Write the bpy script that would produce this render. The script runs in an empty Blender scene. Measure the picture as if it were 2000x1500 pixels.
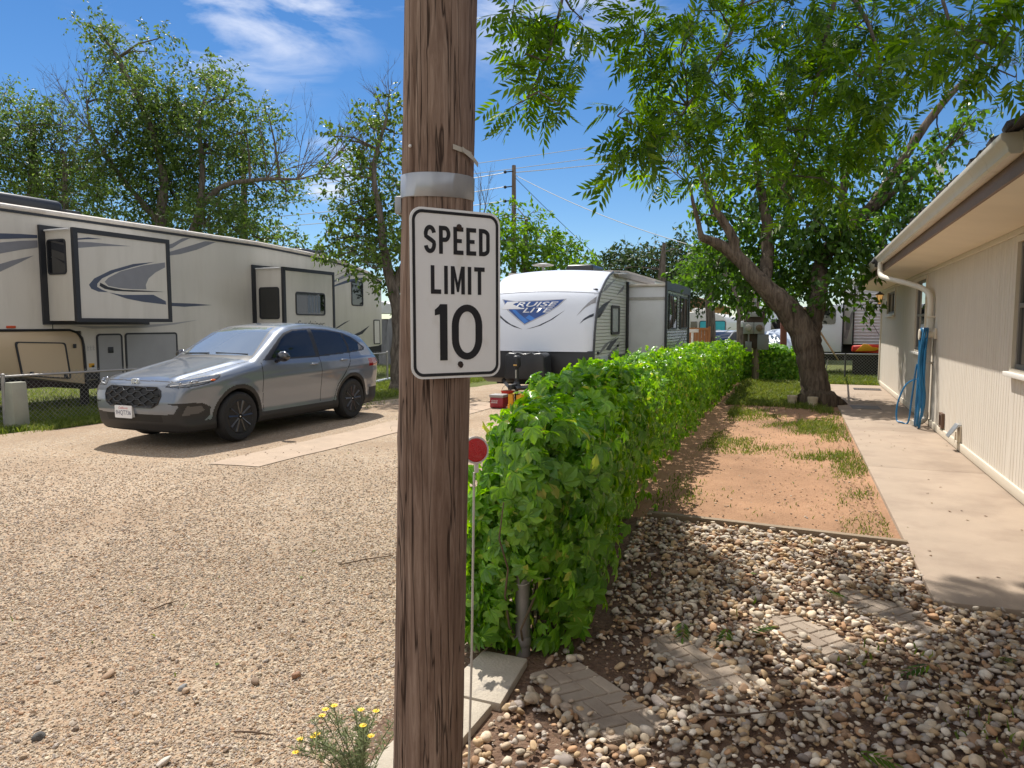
import bpy, bmesh, math, random
import numpy as np
from mathutils import Vector, Matrix, Euler

# ------------------------------------------------------------------ camera, sky, sun, exposure
SC = bpy.context.scene
COL = SC.collection
YAW = math.radians(22.5)             # world axes follow the plots; the camera looks 22.5 deg left of +Y
PITCH = math.atan(116 / 1387)
cam_d = bpy.data.cameras.new('camera'); cam = bpy.data.objects.new('camera', cam_d); COL.objects.link(cam)
cam.location = (0, 0, 1.62); cam.rotation_euler = (math.pi / 2 - PITCH, 0, YAW)
cam_d.sensor_width = 36; cam_d.lens = 1387 / 2000 * 36; cam_d.clip_end = 3000; cam_d.clip_start = .05
SC.camera = cam

SUN = Vector((-.437, .45, 1.0)).normalized()      # towards the sun
sun_d = bpy.data.lights.new('sun', 'SUN'); sun_d.energy = 4.7; sun_d.angle = math.radians(.55); sun_d.color = (1, .95, .87)
sun = bpy.data.objects.new('sun', sun_d); COL.objects.link(sun)
sun.rotation_euler = (-SUN).to_track_quat('-Z', 'Y').to_euler(); sun.location = (-8, 8, 20)

world = bpy.data.worlds.new('World'); SC.world = world; world.use_nodes = True
CLD = ((-.606, .652, .455), (-.30, .78, .55))
def build_world():
    nt = world.node_tree; N = nt.nodes; Lk = nt.links; N.clear()
    out = N.new('ShaderNodeOutputWorld'); bg = N.new('ShaderNodeBackground'); bg.inputs[1].default_value = .088
    sky = N.new('ShaderNodeTexSky'); sky.sky_type = 'NISHITA'; sky.sun_disc = False
    sky.sun_elevation = math.asin(SUN.z); sky.sun_rotation = math.atan2(SUN.x, SUN.y)
    sky.altitude = 600; sky.air_density = 1.0; sky.dust_density = 0; sky.ozone_density = 4.0
    hs = N.new('ShaderNodeHueSaturation'); hs.inputs['Saturation'].default_value = 1.22; hs.inputs['Value'].default_value = 1.0; hs.inputs['Hue'].default_value = .503
    tc = N.new('ShaderNodeTexCoord'); mp = N.new('ShaderNodeMapping'); mp.inputs['Scale'].default_value = (3.0, 3.0, 9.5); mp.inputs['Rotation'].default_value = (.15, .25, .5)
    n1 = N.new('ShaderNodeTexNoise'); n1.inputs['Scale'].default_value = 2.3; n1.inputs['Detail'].default_value = 9; n1.inputs['Roughness'].default_value = .58; n1.inputs['Distortion'].default_value = .35
    r1 = N.new('ShaderNodeValToRGB'); r1.color_ramp.elements[0].position = .43; r1.color_ramp.elements[1].position = .66
    Lk.new(tc.outputs['Generated'], mp.inputs[0]); Lk.new(mp.outputs[0], n1.inputs['Vector']); Lk.new(n1.outputs[0], r1.inputs[0])
    # where the wisps of cloud drift in the sky: three directions
    prev = None
    for d, c0, c1, w in ((CLD[0], .975, .998, .72), (CLD[1], .955, .995, .8), ((-.58, .78, .20), .9988, .9999, .9)):
        dv = Vector(d).normalized()
        dp = N.new('ShaderNodeVectorMath'); dp.operation = 'DOT_PRODUCT'; dp.inputs[1].default_value = dv
        Lk.new(tc.outputs['Generated'], dp.inputs[0])
        mr = N.new('ShaderNodeMapRange'); mr.interpolation_type = 'SMOOTHSTEP'
        mr.inputs['From Min'].default_value = c0; mr.inputs['From Max'].default_value = c1; mr.inputs['To Max'].default_value = w
        Lk.new(dp.outputs['Value'], mr.inputs['Value'])
        if prev is None: prev = mr.outputs[0]
        else:
            mx = N.new('ShaderNodeMath'); mx.operation = 'MAXIMUM'; Lk.new(prev, mx.inputs[0]); Lk.new(mr.outputs[0], mx.inputs[1]); prev = mx.outputs[0]
    mu = N.new('ShaderNodeMath'); mu.operation = 'MULTIPLY'; mu.use_clamp = True; Lk.new(prev, mu.inputs[0]); Lk.new(r1.outputs[0], mu.inputs[1])
    mix = N.new('ShaderNodeMixRGB'); mix.inputs[2].default_value = (9.0, 9.3, 10.2, 1)
    Lk.new(sky.outputs[0], hs.inputs['Color']); Lk.new(mu.outputs[0], mix.inputs[0]); Lk.new(hs.outputs[0], mix.inputs[1])
    # broken white cloud added beside and behind the view, as unseen fill light
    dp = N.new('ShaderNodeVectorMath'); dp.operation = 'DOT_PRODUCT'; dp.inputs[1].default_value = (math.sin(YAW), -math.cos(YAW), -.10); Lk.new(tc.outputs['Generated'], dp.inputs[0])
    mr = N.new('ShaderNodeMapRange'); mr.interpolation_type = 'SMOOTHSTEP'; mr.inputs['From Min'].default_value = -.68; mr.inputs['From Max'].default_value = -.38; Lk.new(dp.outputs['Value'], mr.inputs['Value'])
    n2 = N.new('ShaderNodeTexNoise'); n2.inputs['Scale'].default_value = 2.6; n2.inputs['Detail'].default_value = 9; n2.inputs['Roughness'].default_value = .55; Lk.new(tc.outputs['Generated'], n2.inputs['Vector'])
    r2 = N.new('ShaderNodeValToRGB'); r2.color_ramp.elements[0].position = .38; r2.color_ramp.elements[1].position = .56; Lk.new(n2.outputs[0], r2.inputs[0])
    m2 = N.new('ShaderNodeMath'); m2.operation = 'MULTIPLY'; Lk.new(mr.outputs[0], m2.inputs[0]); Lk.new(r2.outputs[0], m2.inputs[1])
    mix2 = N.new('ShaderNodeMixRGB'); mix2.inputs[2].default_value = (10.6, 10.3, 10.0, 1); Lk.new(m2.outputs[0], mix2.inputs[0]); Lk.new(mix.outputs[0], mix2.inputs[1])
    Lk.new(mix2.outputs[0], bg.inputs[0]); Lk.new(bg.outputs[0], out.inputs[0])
build_world()
SC.view_settings.view_transform = 'Standard'; SC.view_settings.look = 'None'; SC.view_settings.exposure = 0.38; SC.view_settings.gamma = 1
SC.cycles.max_bounces = 8; SC.cycles.transparent_max_bounces = 12
SC.cycles.caustics_reflective = False; SC.cycles.caustics_refractive = False

RNG = np.random.default_rng(7); random.seed(7)
R = math.radians

# ------------------------------------------------------------------ objects and meshes
OFF = {}
def tag(o, label=None, cat=None, group=None, kind=None):
    if label: o['label'] = label
    if cat: o['category'] = cat
    if group: o['group'] = group
    if kind: o['kind'] = kind
    return o
def thing(name, label, cat, loc=(0, 0, 0), rotz=0, group=None):
    o = bpy.data.objects.new(name, None); COL.objects.link(o); o.location = loc; o.rotation_euler = (0, 0, rotz); o.empty_display_size = .2
    OFF[o.name] = Vector(loc) if rotz == 0 else None
    return tag(o, label, cat, group)
def link(name, me, mats, parent=None, local=False, loc=None, **props):
    o = bpy.data.objects.new(name, me); COL.objects.link(o)
    for m in (mats if isinstance(mats, (list, tuple)) else [mats]): me.materials.append(m)
    off = Vector((0, 0, 0))
    if parent is not None:
        o.parent = parent
        off = OFF.get(parent.name) or Vector((0, 0, 0))
        if not local and off.length > 0: me.transform(Matrix.Translation(-off))
        OFF[o.name] = off
    elif loc is not None:
        me.transform(Matrix.Translation(-Vector(loc))); o.location = loc; OFF[o.name] = Vector(loc)
    tag(o, **props)
    return o
def copy_tree(o, parent=None):
    c = o.copy(); COL.objects.link(c)
    if parent is not None: c.parent = parent
    for ch in list(o.children): copy_tree(ch, c)
    return c

def smooth_mesh(me, ang=35):
    me.polygons.foreach_set('use_smooth', [True] * len(me.polygons))
    me.set_sharp_from_angle(angle=R(ang))

class B:
    """collects shapes into one mesh"""
    def __init__(s): s.bm = bmesh.new()
    def _new(s, geom_verts, mat, bev, seg):
        faces = set(f for v in geom_verts for f in v.link_faces)
        for f in faces: f.material_index = mat
        if bev > 0:
            es = list(set(e for v in geom_verts for e in v.link_edges))
            bmesh.ops.bevel(s.bm, geom=es, offset=bev, segments=seg, affect='EDGES', profile=.5)
    def box(s, x0, x1, y0, y1, z0, z1, bev=0, m=0, seg=2, rot=None, piv=None):
        r = bmesh.ops.create_cube(s.bm, size=1)
        vs = r['verts']
        for v in vs: v.co = Vector((x0 + (v.co.x + .5) * (x1 - x0), y0 + (v.co.y + .5) * (y1 - y0), z0 + (v.co.z + .5) * (z1 - z0)))
        if rot is not None:
            c = Vector(piv) if piv is not None else Vector(((x0 + x1) / 2, (y0 + y1) / 2, (z0 + z1) / 2))
            M_ = rot if isinstance(rot, Matrix) else Euler(rot).to_matrix()
            for v in vs: v.co = c + M_ @ (v.co - c)
        s._new(vs, m, bev, seg); return s
    def tube(s, pts, r, seg=8, m=0, caps=True, flat=1.0):
        P = [Vector(p) for p in pts]; n = len(P)
        rs = list(r) if hasattr(r, '__len__') else [r] * n
        rings = []; up = None
        for i in range(n):
            d = (P[min(i + 1, n - 1)] - P[max(i - 1, 0)]).normalized()
            if up is None: up = Vector((0, 0, 1)) if abs(d.z) < .9 else Vector((1, 0, 0))
            a = d.cross(up)
            if a.length < 1e-4: a = d.cross(Vector((0, 1, 0)))
            a.normalize(); b = a.cross(d).normalized(); up = b
            rings.append([s.bm.verts.new(P[i] + (a * math.cos(2 * math.pi * k / seg) + b * flat * math.sin(2 * math.pi * k / seg)) * rs[i]) for k in range(seg)])
        for i in range(n - 1):
            for k in range(seg):
                f = s.bm.faces.new((rings[i][k], rings[i][(k + 1) % seg], rings[i + 1][(k + 1) % seg], rings[i + 1][k])); f.material_index = m
        if caps:
            f = s.bm.faces.new(rings[0][::-1]); f.material_index = m
            f = s.bm.faces.new(rings[-1]); f.material_index = m
        return s
    def cyl(s, p0, p1, r0, r1=None, seg=16, m=0, caps=True): return s.tube([p0, p1], [r0, r0 if r1 is None else r1], seg, m, caps)
    def lathe(s, prof, c=(0, 0, 0), axis='z', seg=20, m=0):
        rings = []
        for (r, h) in prof:
            ring = []
            for k in range(seg):
                a = 2 * math.pi * k / seg; u, v = r * math.cos(a), r * math.sin(a)
                p = {'z': (u, v, h), 'x': (h, u, v), 'y': (v, h, u)}[axis]
                ring.append(s.bm.verts.new(Vector(c) + Vector(p)))
            rings.append(ring)
        for i in range(len(rings) - 1):
            for k in range(seg):
                f = s.bm.faces.new((rings[i][k], rings[i][(k + 1) % seg], rings[i + 1][(k + 1) % seg], rings[i + 1][k])); f.material_index = m
        for rg in (rings[0][::-1], rings[-1]):
            if len(rg) > 2: s.bm.faces.new(rg).material_index = m
        return s
    def prism(s, pl, poly, d0, d1, m=0, bev=0, seg=2):
        """poly: 2D outline; pl 'yz' extrudes along x, 'xz' along y, 'xy' along z"""
        def P(a, b, d): return {'yz': (d, a, b), 'xz': (a, d, b), 'xy': (a, b, d)}[pl]
        v0 = [s.bm.verts.new(P(a, b, d0)) for a, b in poly]; v1 = [s.bm.verts.new(P(a, b, d1)) for a, b in poly]
        n = len(poly); fs = [s.bm.faces.new(v0[::-1]), s.bm.faces.new(v1)]
        for i in range(n): fs.append(s.bm.faces.new((v0[i], v0[(i + 1) % n], v1[(i + 1) % n], v1[i])))
        for f in fs: f.material_index = m
        if bev > 0:
            bmesh.ops.bevel(s.bm, geom=list(set(e for v in v0 + v1 for e in v.link_edges)), offset=bev, segments=seg, affect='EDGES', profile=.5)
        return s
    def frame(s, pl, poly_out, poly_in, d0, d1, m=0):
        """a ring between two outlines with the same number of points"""
        def P(a, b, d): return {'yz': (d, a, b), 'xz': (a, d, b), 'xy': (a, b, d)}[pl]
        n = len(poly_out)
        o0 = [s.bm.verts.new(P(a, b, d0)) for a, b in poly_out]; o1 = [s.bm.verts.new(P(a, b, d1)) for a, b in poly_out]
        i0 = [s.bm.verts.new(P(a, b, d0)) for a, b in poly_in]; i1 = [s.bm.verts.new(P(a, b, d1)) for a, b in poly_in]
        for k in range(n):
            j = (k + 1) % n
            for q in ((o1[k], o1[j], i1[j], i1[k]), (o0[k], i0[k], i0[j], o0[j]), (o0[k], o0[j], o1[j], o1[k]), (i0[k], i1[k], i1[j], i0[j])):
                s.bm.faces.new(q).material_index = m
        return s
    def ball(s, c, r, m=0, sub=2):
        q = bmesh.ops.create_icosphere(s.bm, subdivisions=sub, radius=1)
        rr = r if hasattr(r, '__len__') else (r, r, r)
        for v in q['verts']: v.co = Vector((c[0] + v.co.x * rr[0], c[1] + v.co.y * rr[1], c[2] + v.co.z * rr[2]))
        for f in set(f for v in q['verts'] for f in v.link_faces): f.material_index = m
        return s
    def xf(s, M_):
        bmesh.ops.transform(s.bm, matrix=M_, verts=s.bm.verts); return s
    def mesh(s, name, smooth=35):
        bmesh.ops.recalc_face_normals(s.bm, faces=s.bm.faces)
        me = bpy.data.meshes.new(name); s.bm.to_mesh(me); s.bm.free()
        if smooth: smooth_mesh(me, smooth)
        return me
    def done(s, name, mats, parent=None, smooth=35, **k): return link(name, s.mesh(name, smooth), mats, parent, **k)

def rrect(a0, a1, b0, b1, r, n=5):
    """rounded rectangle outline"""
    pts = []
    for cx, cy, t0 in ((a1 - r, b1 - r, 0), (a0 + r, b1 - r, 90), (a0 + r, b0 + r, 180), (a1 - r, b0 + r, 270)):
        for k in range(n + 1):
            t = R(t0 + 90 * k / n); pts.append((cx + r * math.cos(t), cy + r * math.sin(t)))
    return pts

def npmesh(name, V, F, smooth=False, mat_idx=None):
    """fast mesh from arrays; F is a list of (n,k) index arrays"""
    V = np.asarray(V, np.float32).reshape(-1, 3)
    me = bpy.data.meshes.new(name); me.vertices.add(len(V)); me.vertices.foreach_set('co', V.ravel())
    idx = np.concatenate([f.ravel() for f in F]).astype(np.int32)
    tot = np.concatenate([np.full(len(f), f.shape[1], np.int32) for f in F]); st = np.concatenate([[0], np.cumsum(tot)[:-1]]).astype(np.int32)
    me.loops.add(len(idx)); me.loops.foreach_set('vertex_index', idx)
    me.polygons.add(len(tot)); me.polygons.foreach_set('loop_start', st); me.polygons.foreach_set('loop_total', tot)
    if mat_idx is not None: me.polygons.foreach_set('material_index', np.asarray(mat_idx, np.int32))
    me.polygons.foreach_set('use_smooth', np.full(len(tot), bool(smooth)))
    me.update(calc_edges=True); me.validate()
    return me

# ------------------------------------------------------------------ materials
MATS = {}
def nodes_of(name):
    m = bpy.data.materials.new(name); m.use_nodes = True
    nt = m.node_tree; return m, nt, nt.nodes, nt.links, nt.nodes['Principled BSDF']
def M(name, col, rough=.6, metal=0, var=.12, vs=3.0, bump=0, bs=60, coat=0, spec=.5, stretch=(1, 1, 1), col2=None, c2s=1.2, c2w=(.5, .62), island=0, streak=None):
    """painted / natural surface with colour variation, an optional second colour in patches and fine bump"""
    if name in MATS: return MATS[name]
    m, nt, N, L, P = nodes_of(name)
    P.inputs['Roughness'].default_value = rough; P.inputs['Metallic'].default_value = metal
    P.inputs['Coat Weight'].default_value = coat; P.inputs['Coat Roughness'].default_value = .04; P.inputs['Specular IOR Level'].default_value = spec
    tc = N.new('ShaderNodeTexCoord'); mp = N.new('ShaderNodeMapping'); mp.inputs['Scale'].default_value = stretch
    L.new(tc.outputs['Object'], mp.inputs[0])
    rgb = N.new('ShaderNodeRGB'); rgb.outputs[0].default_value = (*col, 1); cur = rgb.outputs[0]
    if col2 is not None:
        n = N.new('ShaderNodeTexNoise'); n.inputs['Scale'].default_value = c2s; n.inputs['Detail'].default_value = 7; n.inputs['Roughness'].default_value = .62
        L.new(mp.outputs[0], n.inputs['Vector'])
        r = N.new('ShaderNodeValToRGB'); r.color_ramp.elements[0].position = c2w[0]; r.color_ramp.elements[1].position = c2w[1]
        L.new(n.outputs[0], r.inputs[0])
        x = N.new('ShaderNodeMixRGB'); x.inputs[2].default_value = (*col2, 1); L.new(r.outputs[0], x.inputs[0]); L.new(cur, x.inputs[1]); cur = x.outputs[0]
    if var > 0 or island > 0:
        hv = N.new('ShaderNodeHueSaturation'); L.new(cur, hv.inputs['Color'])
        n = N.new('ShaderNodeTexNoise'); n.inputs['Scale'].default_value = vs; n.inputs['Detail'].default_value = 6; n.inputs['Roughness'].default_value = .6
        L.new(mp.outputs[0], n.inputs['Vector'])
        mr = N.new('ShaderNodeMapRange'); mr.inputs['From Min'].default_value = .25; mr.inputs['From Max'].default_value = .75
        mr.inputs['To Min'].default_value = 1 - var; mr.inputs['To Max'].default_value = 1 + var
        L.new(n.outputs[0], mr.inputs['Value']); val = mr.outputs[0]
        if island > 0:
            g = N.new('ShaderNodeNewGeometry'); mi = N.new('ShaderNodeMapRange'); mi.inputs['To Min'].default_value = 1 - island; mi.inputs['To Max'].default_value = 1 + island
            L.new(g.outputs['Random Per Island'], mi.inputs['Value'])
            mm = N.new('ShaderNodeMath'); mm.operation = 'MULTIPLY'; L.new(val, mm.inputs[0]); L.new(mi.outputs[0], mm.inputs[1]); val = mm.outputs[0]
        L.new(val, hv.inputs['Value']); cur = hv.outputs[0]
    L.new(cur, P.inputs['Base Color'])
    if bump > 0:
        n = N.new('ShaderNodeTexNoise'); n.inputs['Scale'].default_value = bs; n.inputs['Detail'].default_value = 5
        L.new(mp.outputs[0], n.inputs['Vector'])
        b = N.new('ShaderNodeBump'); b.inputs['Strength'].default_value = min(1, bump); b.inputs['Distance'].default_value = .01
        L.new(n.outputs[0], b.inputs['Height']); L.new(b.outputs[0], P.inputs['Normal'])
    MATS[name] = m; return m

def leafmat(name, c1, c2, trans=.45, rough=.45, c3=None, spec=.4):
    m, nt, N, L, P = nodes_of(name)
    g = N.new('ShaderNodeNewGeometry'); r = N.new('ShaderNodeValToRGB')
    r.color_ramp.elements[0].color = (*c1, 1); r.color_ramp.elements[1].color = (*c2, 1)
    if c3: e = r.color_ramp.elements.new(.93); e.color = (*c2, 1); r.color_ramp.elements[2].color = (*c3, 1)
    L.new(g.outputs['Random Per Island'], r.inputs[0]); L.new(r.outputs[0], P.inputs['Base Color'])
    P.inputs['Roughness'].default_value = rough; P.inputs['Specular IOR Level'].default_value = spec
    t = N.new('ShaderNodeBsdfTranslucent'); hs = N.new('ShaderNodeHueSaturation'); hs.inputs['Saturation'].default_value = 1.15; hs.inputs['Value'].default_value = 1.9; hs.inputs['Hue'].default_value = .485
    L.new(r.outputs[0], hs.inputs['Color']); L.new(hs.outputs[0], t.inputs['Color'])
    mx = N.new('ShaderNodeMixShader'); mx.inputs[0].default_value = trans
    L.new(P.outputs[0], mx.inputs[1]); L.new(t.outputs[0], mx.inputs[2]); L.new(mx.outputs[0], N['Material Output'].inputs[0])
    MATS[name] = m; return m

def glass(name, tint=(.02, .025, .03), rough=.03):
    m, nt, N, L, P = nodes_of(name)
    P.inputs['Base Color'].default_value = (*tint, 1); P.inputs['Roughness'].default_value = rough; P.inputs['Specular IOR Level'].default_value = .8
    P.inputs['Coat Weight'].default_value = .5; P.inputs['Coat Roughness'].default_value = .02
    MATS[name] = m; return m

def bark(name, c1, c2, scale=9, stretch=(1, 1, .16), bump=1.0, dist=.03):
    m, nt, N, L, P = nodes_of(name)
    tc = N.new('ShaderNodeTexCoord'); mp = N.new('ShaderNodeMapping'); mp.inputs['Scale'].default_value = stretch; L.new(tc.outputs['Object'], mp.inputs[0])
    v = N.new('ShaderNodeTexNoise'); v.inputs['Scale'].default_value = scale; v.inputs['Detail'].default_value = 8; v.inputs['Roughness'].default_value = .65; v.inputs['Distortion'].default_value = .6
    L.new(mp.outputs[0], v.inputs['Vector'])
    r = N.new('ShaderNodeValToRGB'); r.color_ramp.elements[0].position = .33; r.color_ramp.elements[1].position = .66
    r.color_ramp.elements[0].color = (*c1, 1); r.color_ramp.elements[1].color = (*c2, 1); L.new(v.outputs[0], r.inputs[0]); L.new(r.outputs[0], P.inputs['Base Color'])
    b = N.new('ShaderNodeBump'); b.inputs['Strength'].default_value = bump; b.inputs['Distance'].default_value = dist; L.new(v.outputs[0], b.inputs['Height']); L.new(b.outputs[0], P.inputs['Normal'])
    P.inputs['Roughness'].default_value = .9; P.inputs['Specular IOR Level'].default_value = .2
    MATS[name] = m; return m

def text_mesh(txt, height, bold=0, shear=0, xs=1.0, depth=.001, spacing=1.0):
    """writing as a mesh in the xy plane, left-bottom at the origin, cap height = height"""
    cu = bpy.data.curves.new('writing', 'FONT'); cu.body = txt; cu.size = 1; cu.offset = bold; cu.shear = shear; cu.extrude = 0; cu.resolution_u = 4; cu.space_character = spacing
    ob = bpy.data.objects.new('writing', cu); COL.objects.link(ob); bpy.context.view_layer.update()
    dg = bpy.context.evaluated_depsgraph_get()
    me = bpy.data.meshes.new_from_object(ob.evaluated_get(dg)); bpy.data.objects.remove(ob); bpy.data.curves.remove(cu)
    co = np.array([v.co[:] for v in me.vertices]); lo = co.min(0); hi = co.max(0)
    s = height / (hi[1] - lo[1])
    me.transform(Matrix.Translation((-lo[0], -lo[1], 0))); me.transform(Matrix.Diagonal((s * xs, s, 1, 1)))
    return me, (hi[0] - lo[0]) * s * xs
def outline_mesh(name, loops, depth=.0015):
    """flat letters from outlines: each letter a list of loops, inner loops are holes"""
    cu = bpy.data.curves.new(name, 'CURVE'); cu.dimensions = '2D'; cu.fill_mode = 'BOTH'; cu.extrude = depth / 2
    for lp in loops:
        sp = cu.splines.new('POLY'); sp.points.add(len(lp) - 1); sp.use_cyclic_u = True
        for p, q in zip(sp.points, lp): p.co = (q[0], q[1], 0, 1)
    ob = bpy.data.objects.new(name, cu); COL.objects.link(ob); bpy.context.view_layer.update()
    me = bpy.data.meshes.new_from_object(ob.evaluated_get(bpy.context.evaluated_depsgraph_get()))
    bpy.data.objects.remove(ob); bpy.data.curves.remove(cu); return me
def basis(o, x, y):
    x = Vector(x).normalized(); y = Vector(y).normalized(); z = x.cross(y)
    m = Matrix.Identity(4)
    for i in range(3): m[i][0] = x[i]; m[i][1] = y[i]; m[i][2] = z[i]; m[i][3] = o[i]
    return m

# ------------------------------------------------------------------ ground surfaces
def ground_mat(name, base, speck, scale, vlo=.82, vhi=1.16, soil=None, soil_w=(.45, .6), soil_s=.6, bump=.6, dist=.012, lo=.55, hi=1.25, fine=6):
    """gravel or soil: a cell texture of small stones of several colours, sandy patches and bump"""
    m, nt, N, L, P = nodes_of(name)
    tc = N.new('ShaderNodeTexCoord')
    vo = N.new('ShaderNodeTexVoronoi'); vo.inputs['Scale'].default_value = scale; L.new(tc.outputs['Object'], vo.inputs['Vector'])
    vo2 = N.new('ShaderNodeTexVoronoi'); vo2.inputs['Scale'].default_value = scale * 2.1; L.new(tc.outputs['Object'], vo2.inputs['Vector'])
    sp = N.new('ShaderNodeSeparateColor'); L.new(vo.outputs['Color'], sp.inputs[0])
    r = N.new('ShaderNodeValToRGB'); cr = r.color_ramp
    while len(cr.elements) > 1: cr.elements.remove(cr.elements[-1])
    for i, c in enumerate(speck):
        e = cr.elements[0] if i == 0 else cr.elements.new(i / (len(speck) - 1)); e.position = i / (len(speck) - 1); e.color = (*c, 1)
    L.new(sp.outputs[0], r.inputs[0])
    n = N.new('ShaderNodeTexNoise'); n.inputs['Scale'].default_value = soil_s; n.inputs['Detail'].default_value = 8; n.inputs['Roughness'].default_value = .65; L.new(tc.outputs['Object'], n.inputs['Vector'])
    q = N.new('ShaderNodeValToRGB'); q.color_ramp.elements[0].position = soil_w[0]; q.color_ramp.elements[1].position = soil_w[1]; L.new(n.outputs[0], q.inputs[0])
    x = N.new('ShaderNodeMixRGB'); x.inputs[2].default_value = (*base, 1); L.new(q.outputs[0], x.inputs[0]); L.new(r.outputs[0], x.inputs[1])
    n3 = N.new('ShaderNodeTexNoise'); n3.inputs['Scale'].default_value = .35; n3.inputs['Detail'].default_value = 9; n3.inputs['Roughness'].default_value = .7; L.new(tc.outputs['Object'], n3.inputs['Vector'])
    mr = N.new('ShaderNodeMapRange'); mr.inputs['From Min'].default_value = .3; mr.inputs['From Max'].default_value = .7; mr.inputs['To Min'].default_value = vlo; mr.inputs['To Max'].default_value = vhi; L.new(n3.outputs[0], mr.inputs[0])
    hv = N.new('ShaderNodeHueSaturation'); L.new(x.outputs[0], hv.inputs['Color']); L.new(mr.outputs[0], hv.inputs['Value']); L.new(hv.outputs[0], P.inputs['Base Color'])
    nb = N.new('ShaderNodeTexNoise'); nb.inputs['Scale'].default_value = fine; nb.inputs['Detail'].default_value = 8; L.new(tc.outputs['Object'], nb.inputs['Vector'])
    a = N.new('ShaderNodeMath'); a.operation = 'MULTIPLY_ADD'; a.inputs[1].default_value = -.8; L.new(vo.outputs['Distance'], a.inputs[0]); L.new(nb.outputs[0], a.inputs[2])
    a2 = N.new('ShaderNodeMath'); a2.operation = 'MULTIPLY_ADD'; a2.inputs[1].default_value = -.5; L.new(vo2.outputs['Distance'], a2.inputs[0]); L.new(a.outputs[0], a2.inputs[2])
    b = N.new('ShaderNodeBump'); b.inputs['Strength'].default_value = bump; b.inputs['Distance'].default_value = dist; L.new(a2.outputs[0], b.inputs['Height']); L.new(b.outputs[0], P.inputs['Normal'])
    P.inputs['Roughness'].default_value = .92; P.inputs['Specular IOR Level'].default_value = .2
    MATS[name] = m; return m
GRAV = [(.36, .265, .18), (.46, .355, .245), (.25, .185, .135), (.50, .41, .30), (.41, .28, .175), (.31, .25, .20), (.55, .465, .355), (.38, .235, .145)]
gravel_m = ground_mat('gravel ground', (.335, .235, .155), GRAV, 62, soil_w=(.46, .78), soil_s=.8, bump=.9, dist=.012)
dirt_m = ground_mat('red dirt ground', (.40, .232, .138), [(.38, .215, .125), (.42, .245, .15), (.34, .19, .11), (.45, .285, .18)], 45, vlo=.55, vhi=1.3, soil_w=(.3, .6), bump=.7, dist=.01, fine=9)
soil_m = ground_mat('dark soil', (.17, .105, .07), [(.14, .085, .055), (.2, .125, .085), (.11, .07, .05), (.24, .16, .11)], 60, bump=.8, dist=.01, fine=25)
lawn_m = ground_mat('lawn soil', (.105, .125, .03), [(.085, .115, .022), (.12, .14, .035), (.16, .13, .06), (.07, .10, .02)], 30, soil_w=(.4, .6), bump=.6, dist=.02)
strip_m = M('worn concrete strip', (.42, .32, .235), .9, var=.14, vs=5, bump=.5, bs=120, col2=(.35, .27, .20), c2s=2.5)
walk_m = M('walkway concrete', (.38, .295, .222), .85, var=.10, vs=1.8, bump=.3, bs=140, col2=(.27, .20, .15), c2s=1.6, c2w=(.47, .78))

def sheet(name, poly, z, mat, kind='structure', thick=0):
    b = B(); vs = [b.bm.verts.new((x, y, z)) for x, y in poly]
    f = b.bm.faces.new(vs)
    if f.normal.z < 0: f.normal_flip()
    bmesh.ops.triangulate(b.bm, faces=[f])
    me = bpy.data.meshes.new(name); b.bm.to_mesh(me); b.bm.free()
    return link(name, me, mat, kind=kind)
def wavy(p, amp, step=.35):
    """a natural edge: the outline with small irregularities"""
    out = []
    for i in range(len(p)):
        a, b = Vector(p[i]), Vector(p[(i + 1) % len(p)]); n = max(1, int((b - a).length / step)); n = min(n, 40)
        for k in range(n):
            q = a.lerp(b, k / n); out.append((q.x + random.uniform(-amp, amp), q.y + random.uniform(-amp, amp)))
    return out
sheet('ground', [(-900, -300), (900, -300), (900, 1500), (-900, 1500)], -.03, lawn_m)
DRIVE = [(-11.0, -8), (-11.0, 6.8), (-10.7, 8.6), (-9.7, 10.6), (-8.7, 12.0), (-8.3, 13.7), (-7.9, 18), (-7.5, 26), (-3.2, 27), (-2.3, 20), (-1.95, 10), (-1.62, 6), (-1.42, 3.1), (-1.35, 1.5), (-1.3, -8)]
sheet('gravel_driveway', wavy(DRIVE, .06), -.012, gravel_m)
sheet('dirt_yard', [(-2.2, 5.85), (.74, 5.85), (.55, 21), (-2.2, 21)], -.016, dirt_m)
sheet('rock_bed_soil', [(-1.5, -6), (4, -6), (4, 4.64), (.74, 4.64), (.74, 5.86), (-1.6, 5.86)], -.008, soil_m)
sheet('concrete_pad_strip', wavy([(-6.45, 6.2), (-5.75, 6.35), (-5.62, 13.5), (-6.4, 13.5)], .03), -.004, strip_m)
b = B(); jl = [4.68, 8.9, 12.0, 15.9, 20.9]
for y0, y1 in zip(jl[:-1], jl[1:]):
    xa, xb = .735 - .19 * (y0 - 4.64) / 16.26, .735 - .19 * (y1 - 4.64) / 16.26
    b.prism('xy', [(xa, y0 - (.04 if y0 < 5 else -.004)), (1.84, y0 + (.04 if y0 < 5 else .004)), (1.84, y1 - .004), (xb, y1 - .004)], -.1, .022, bev=.007)
b.done('concrete_walkway', walk_m, kind='structure')

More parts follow.
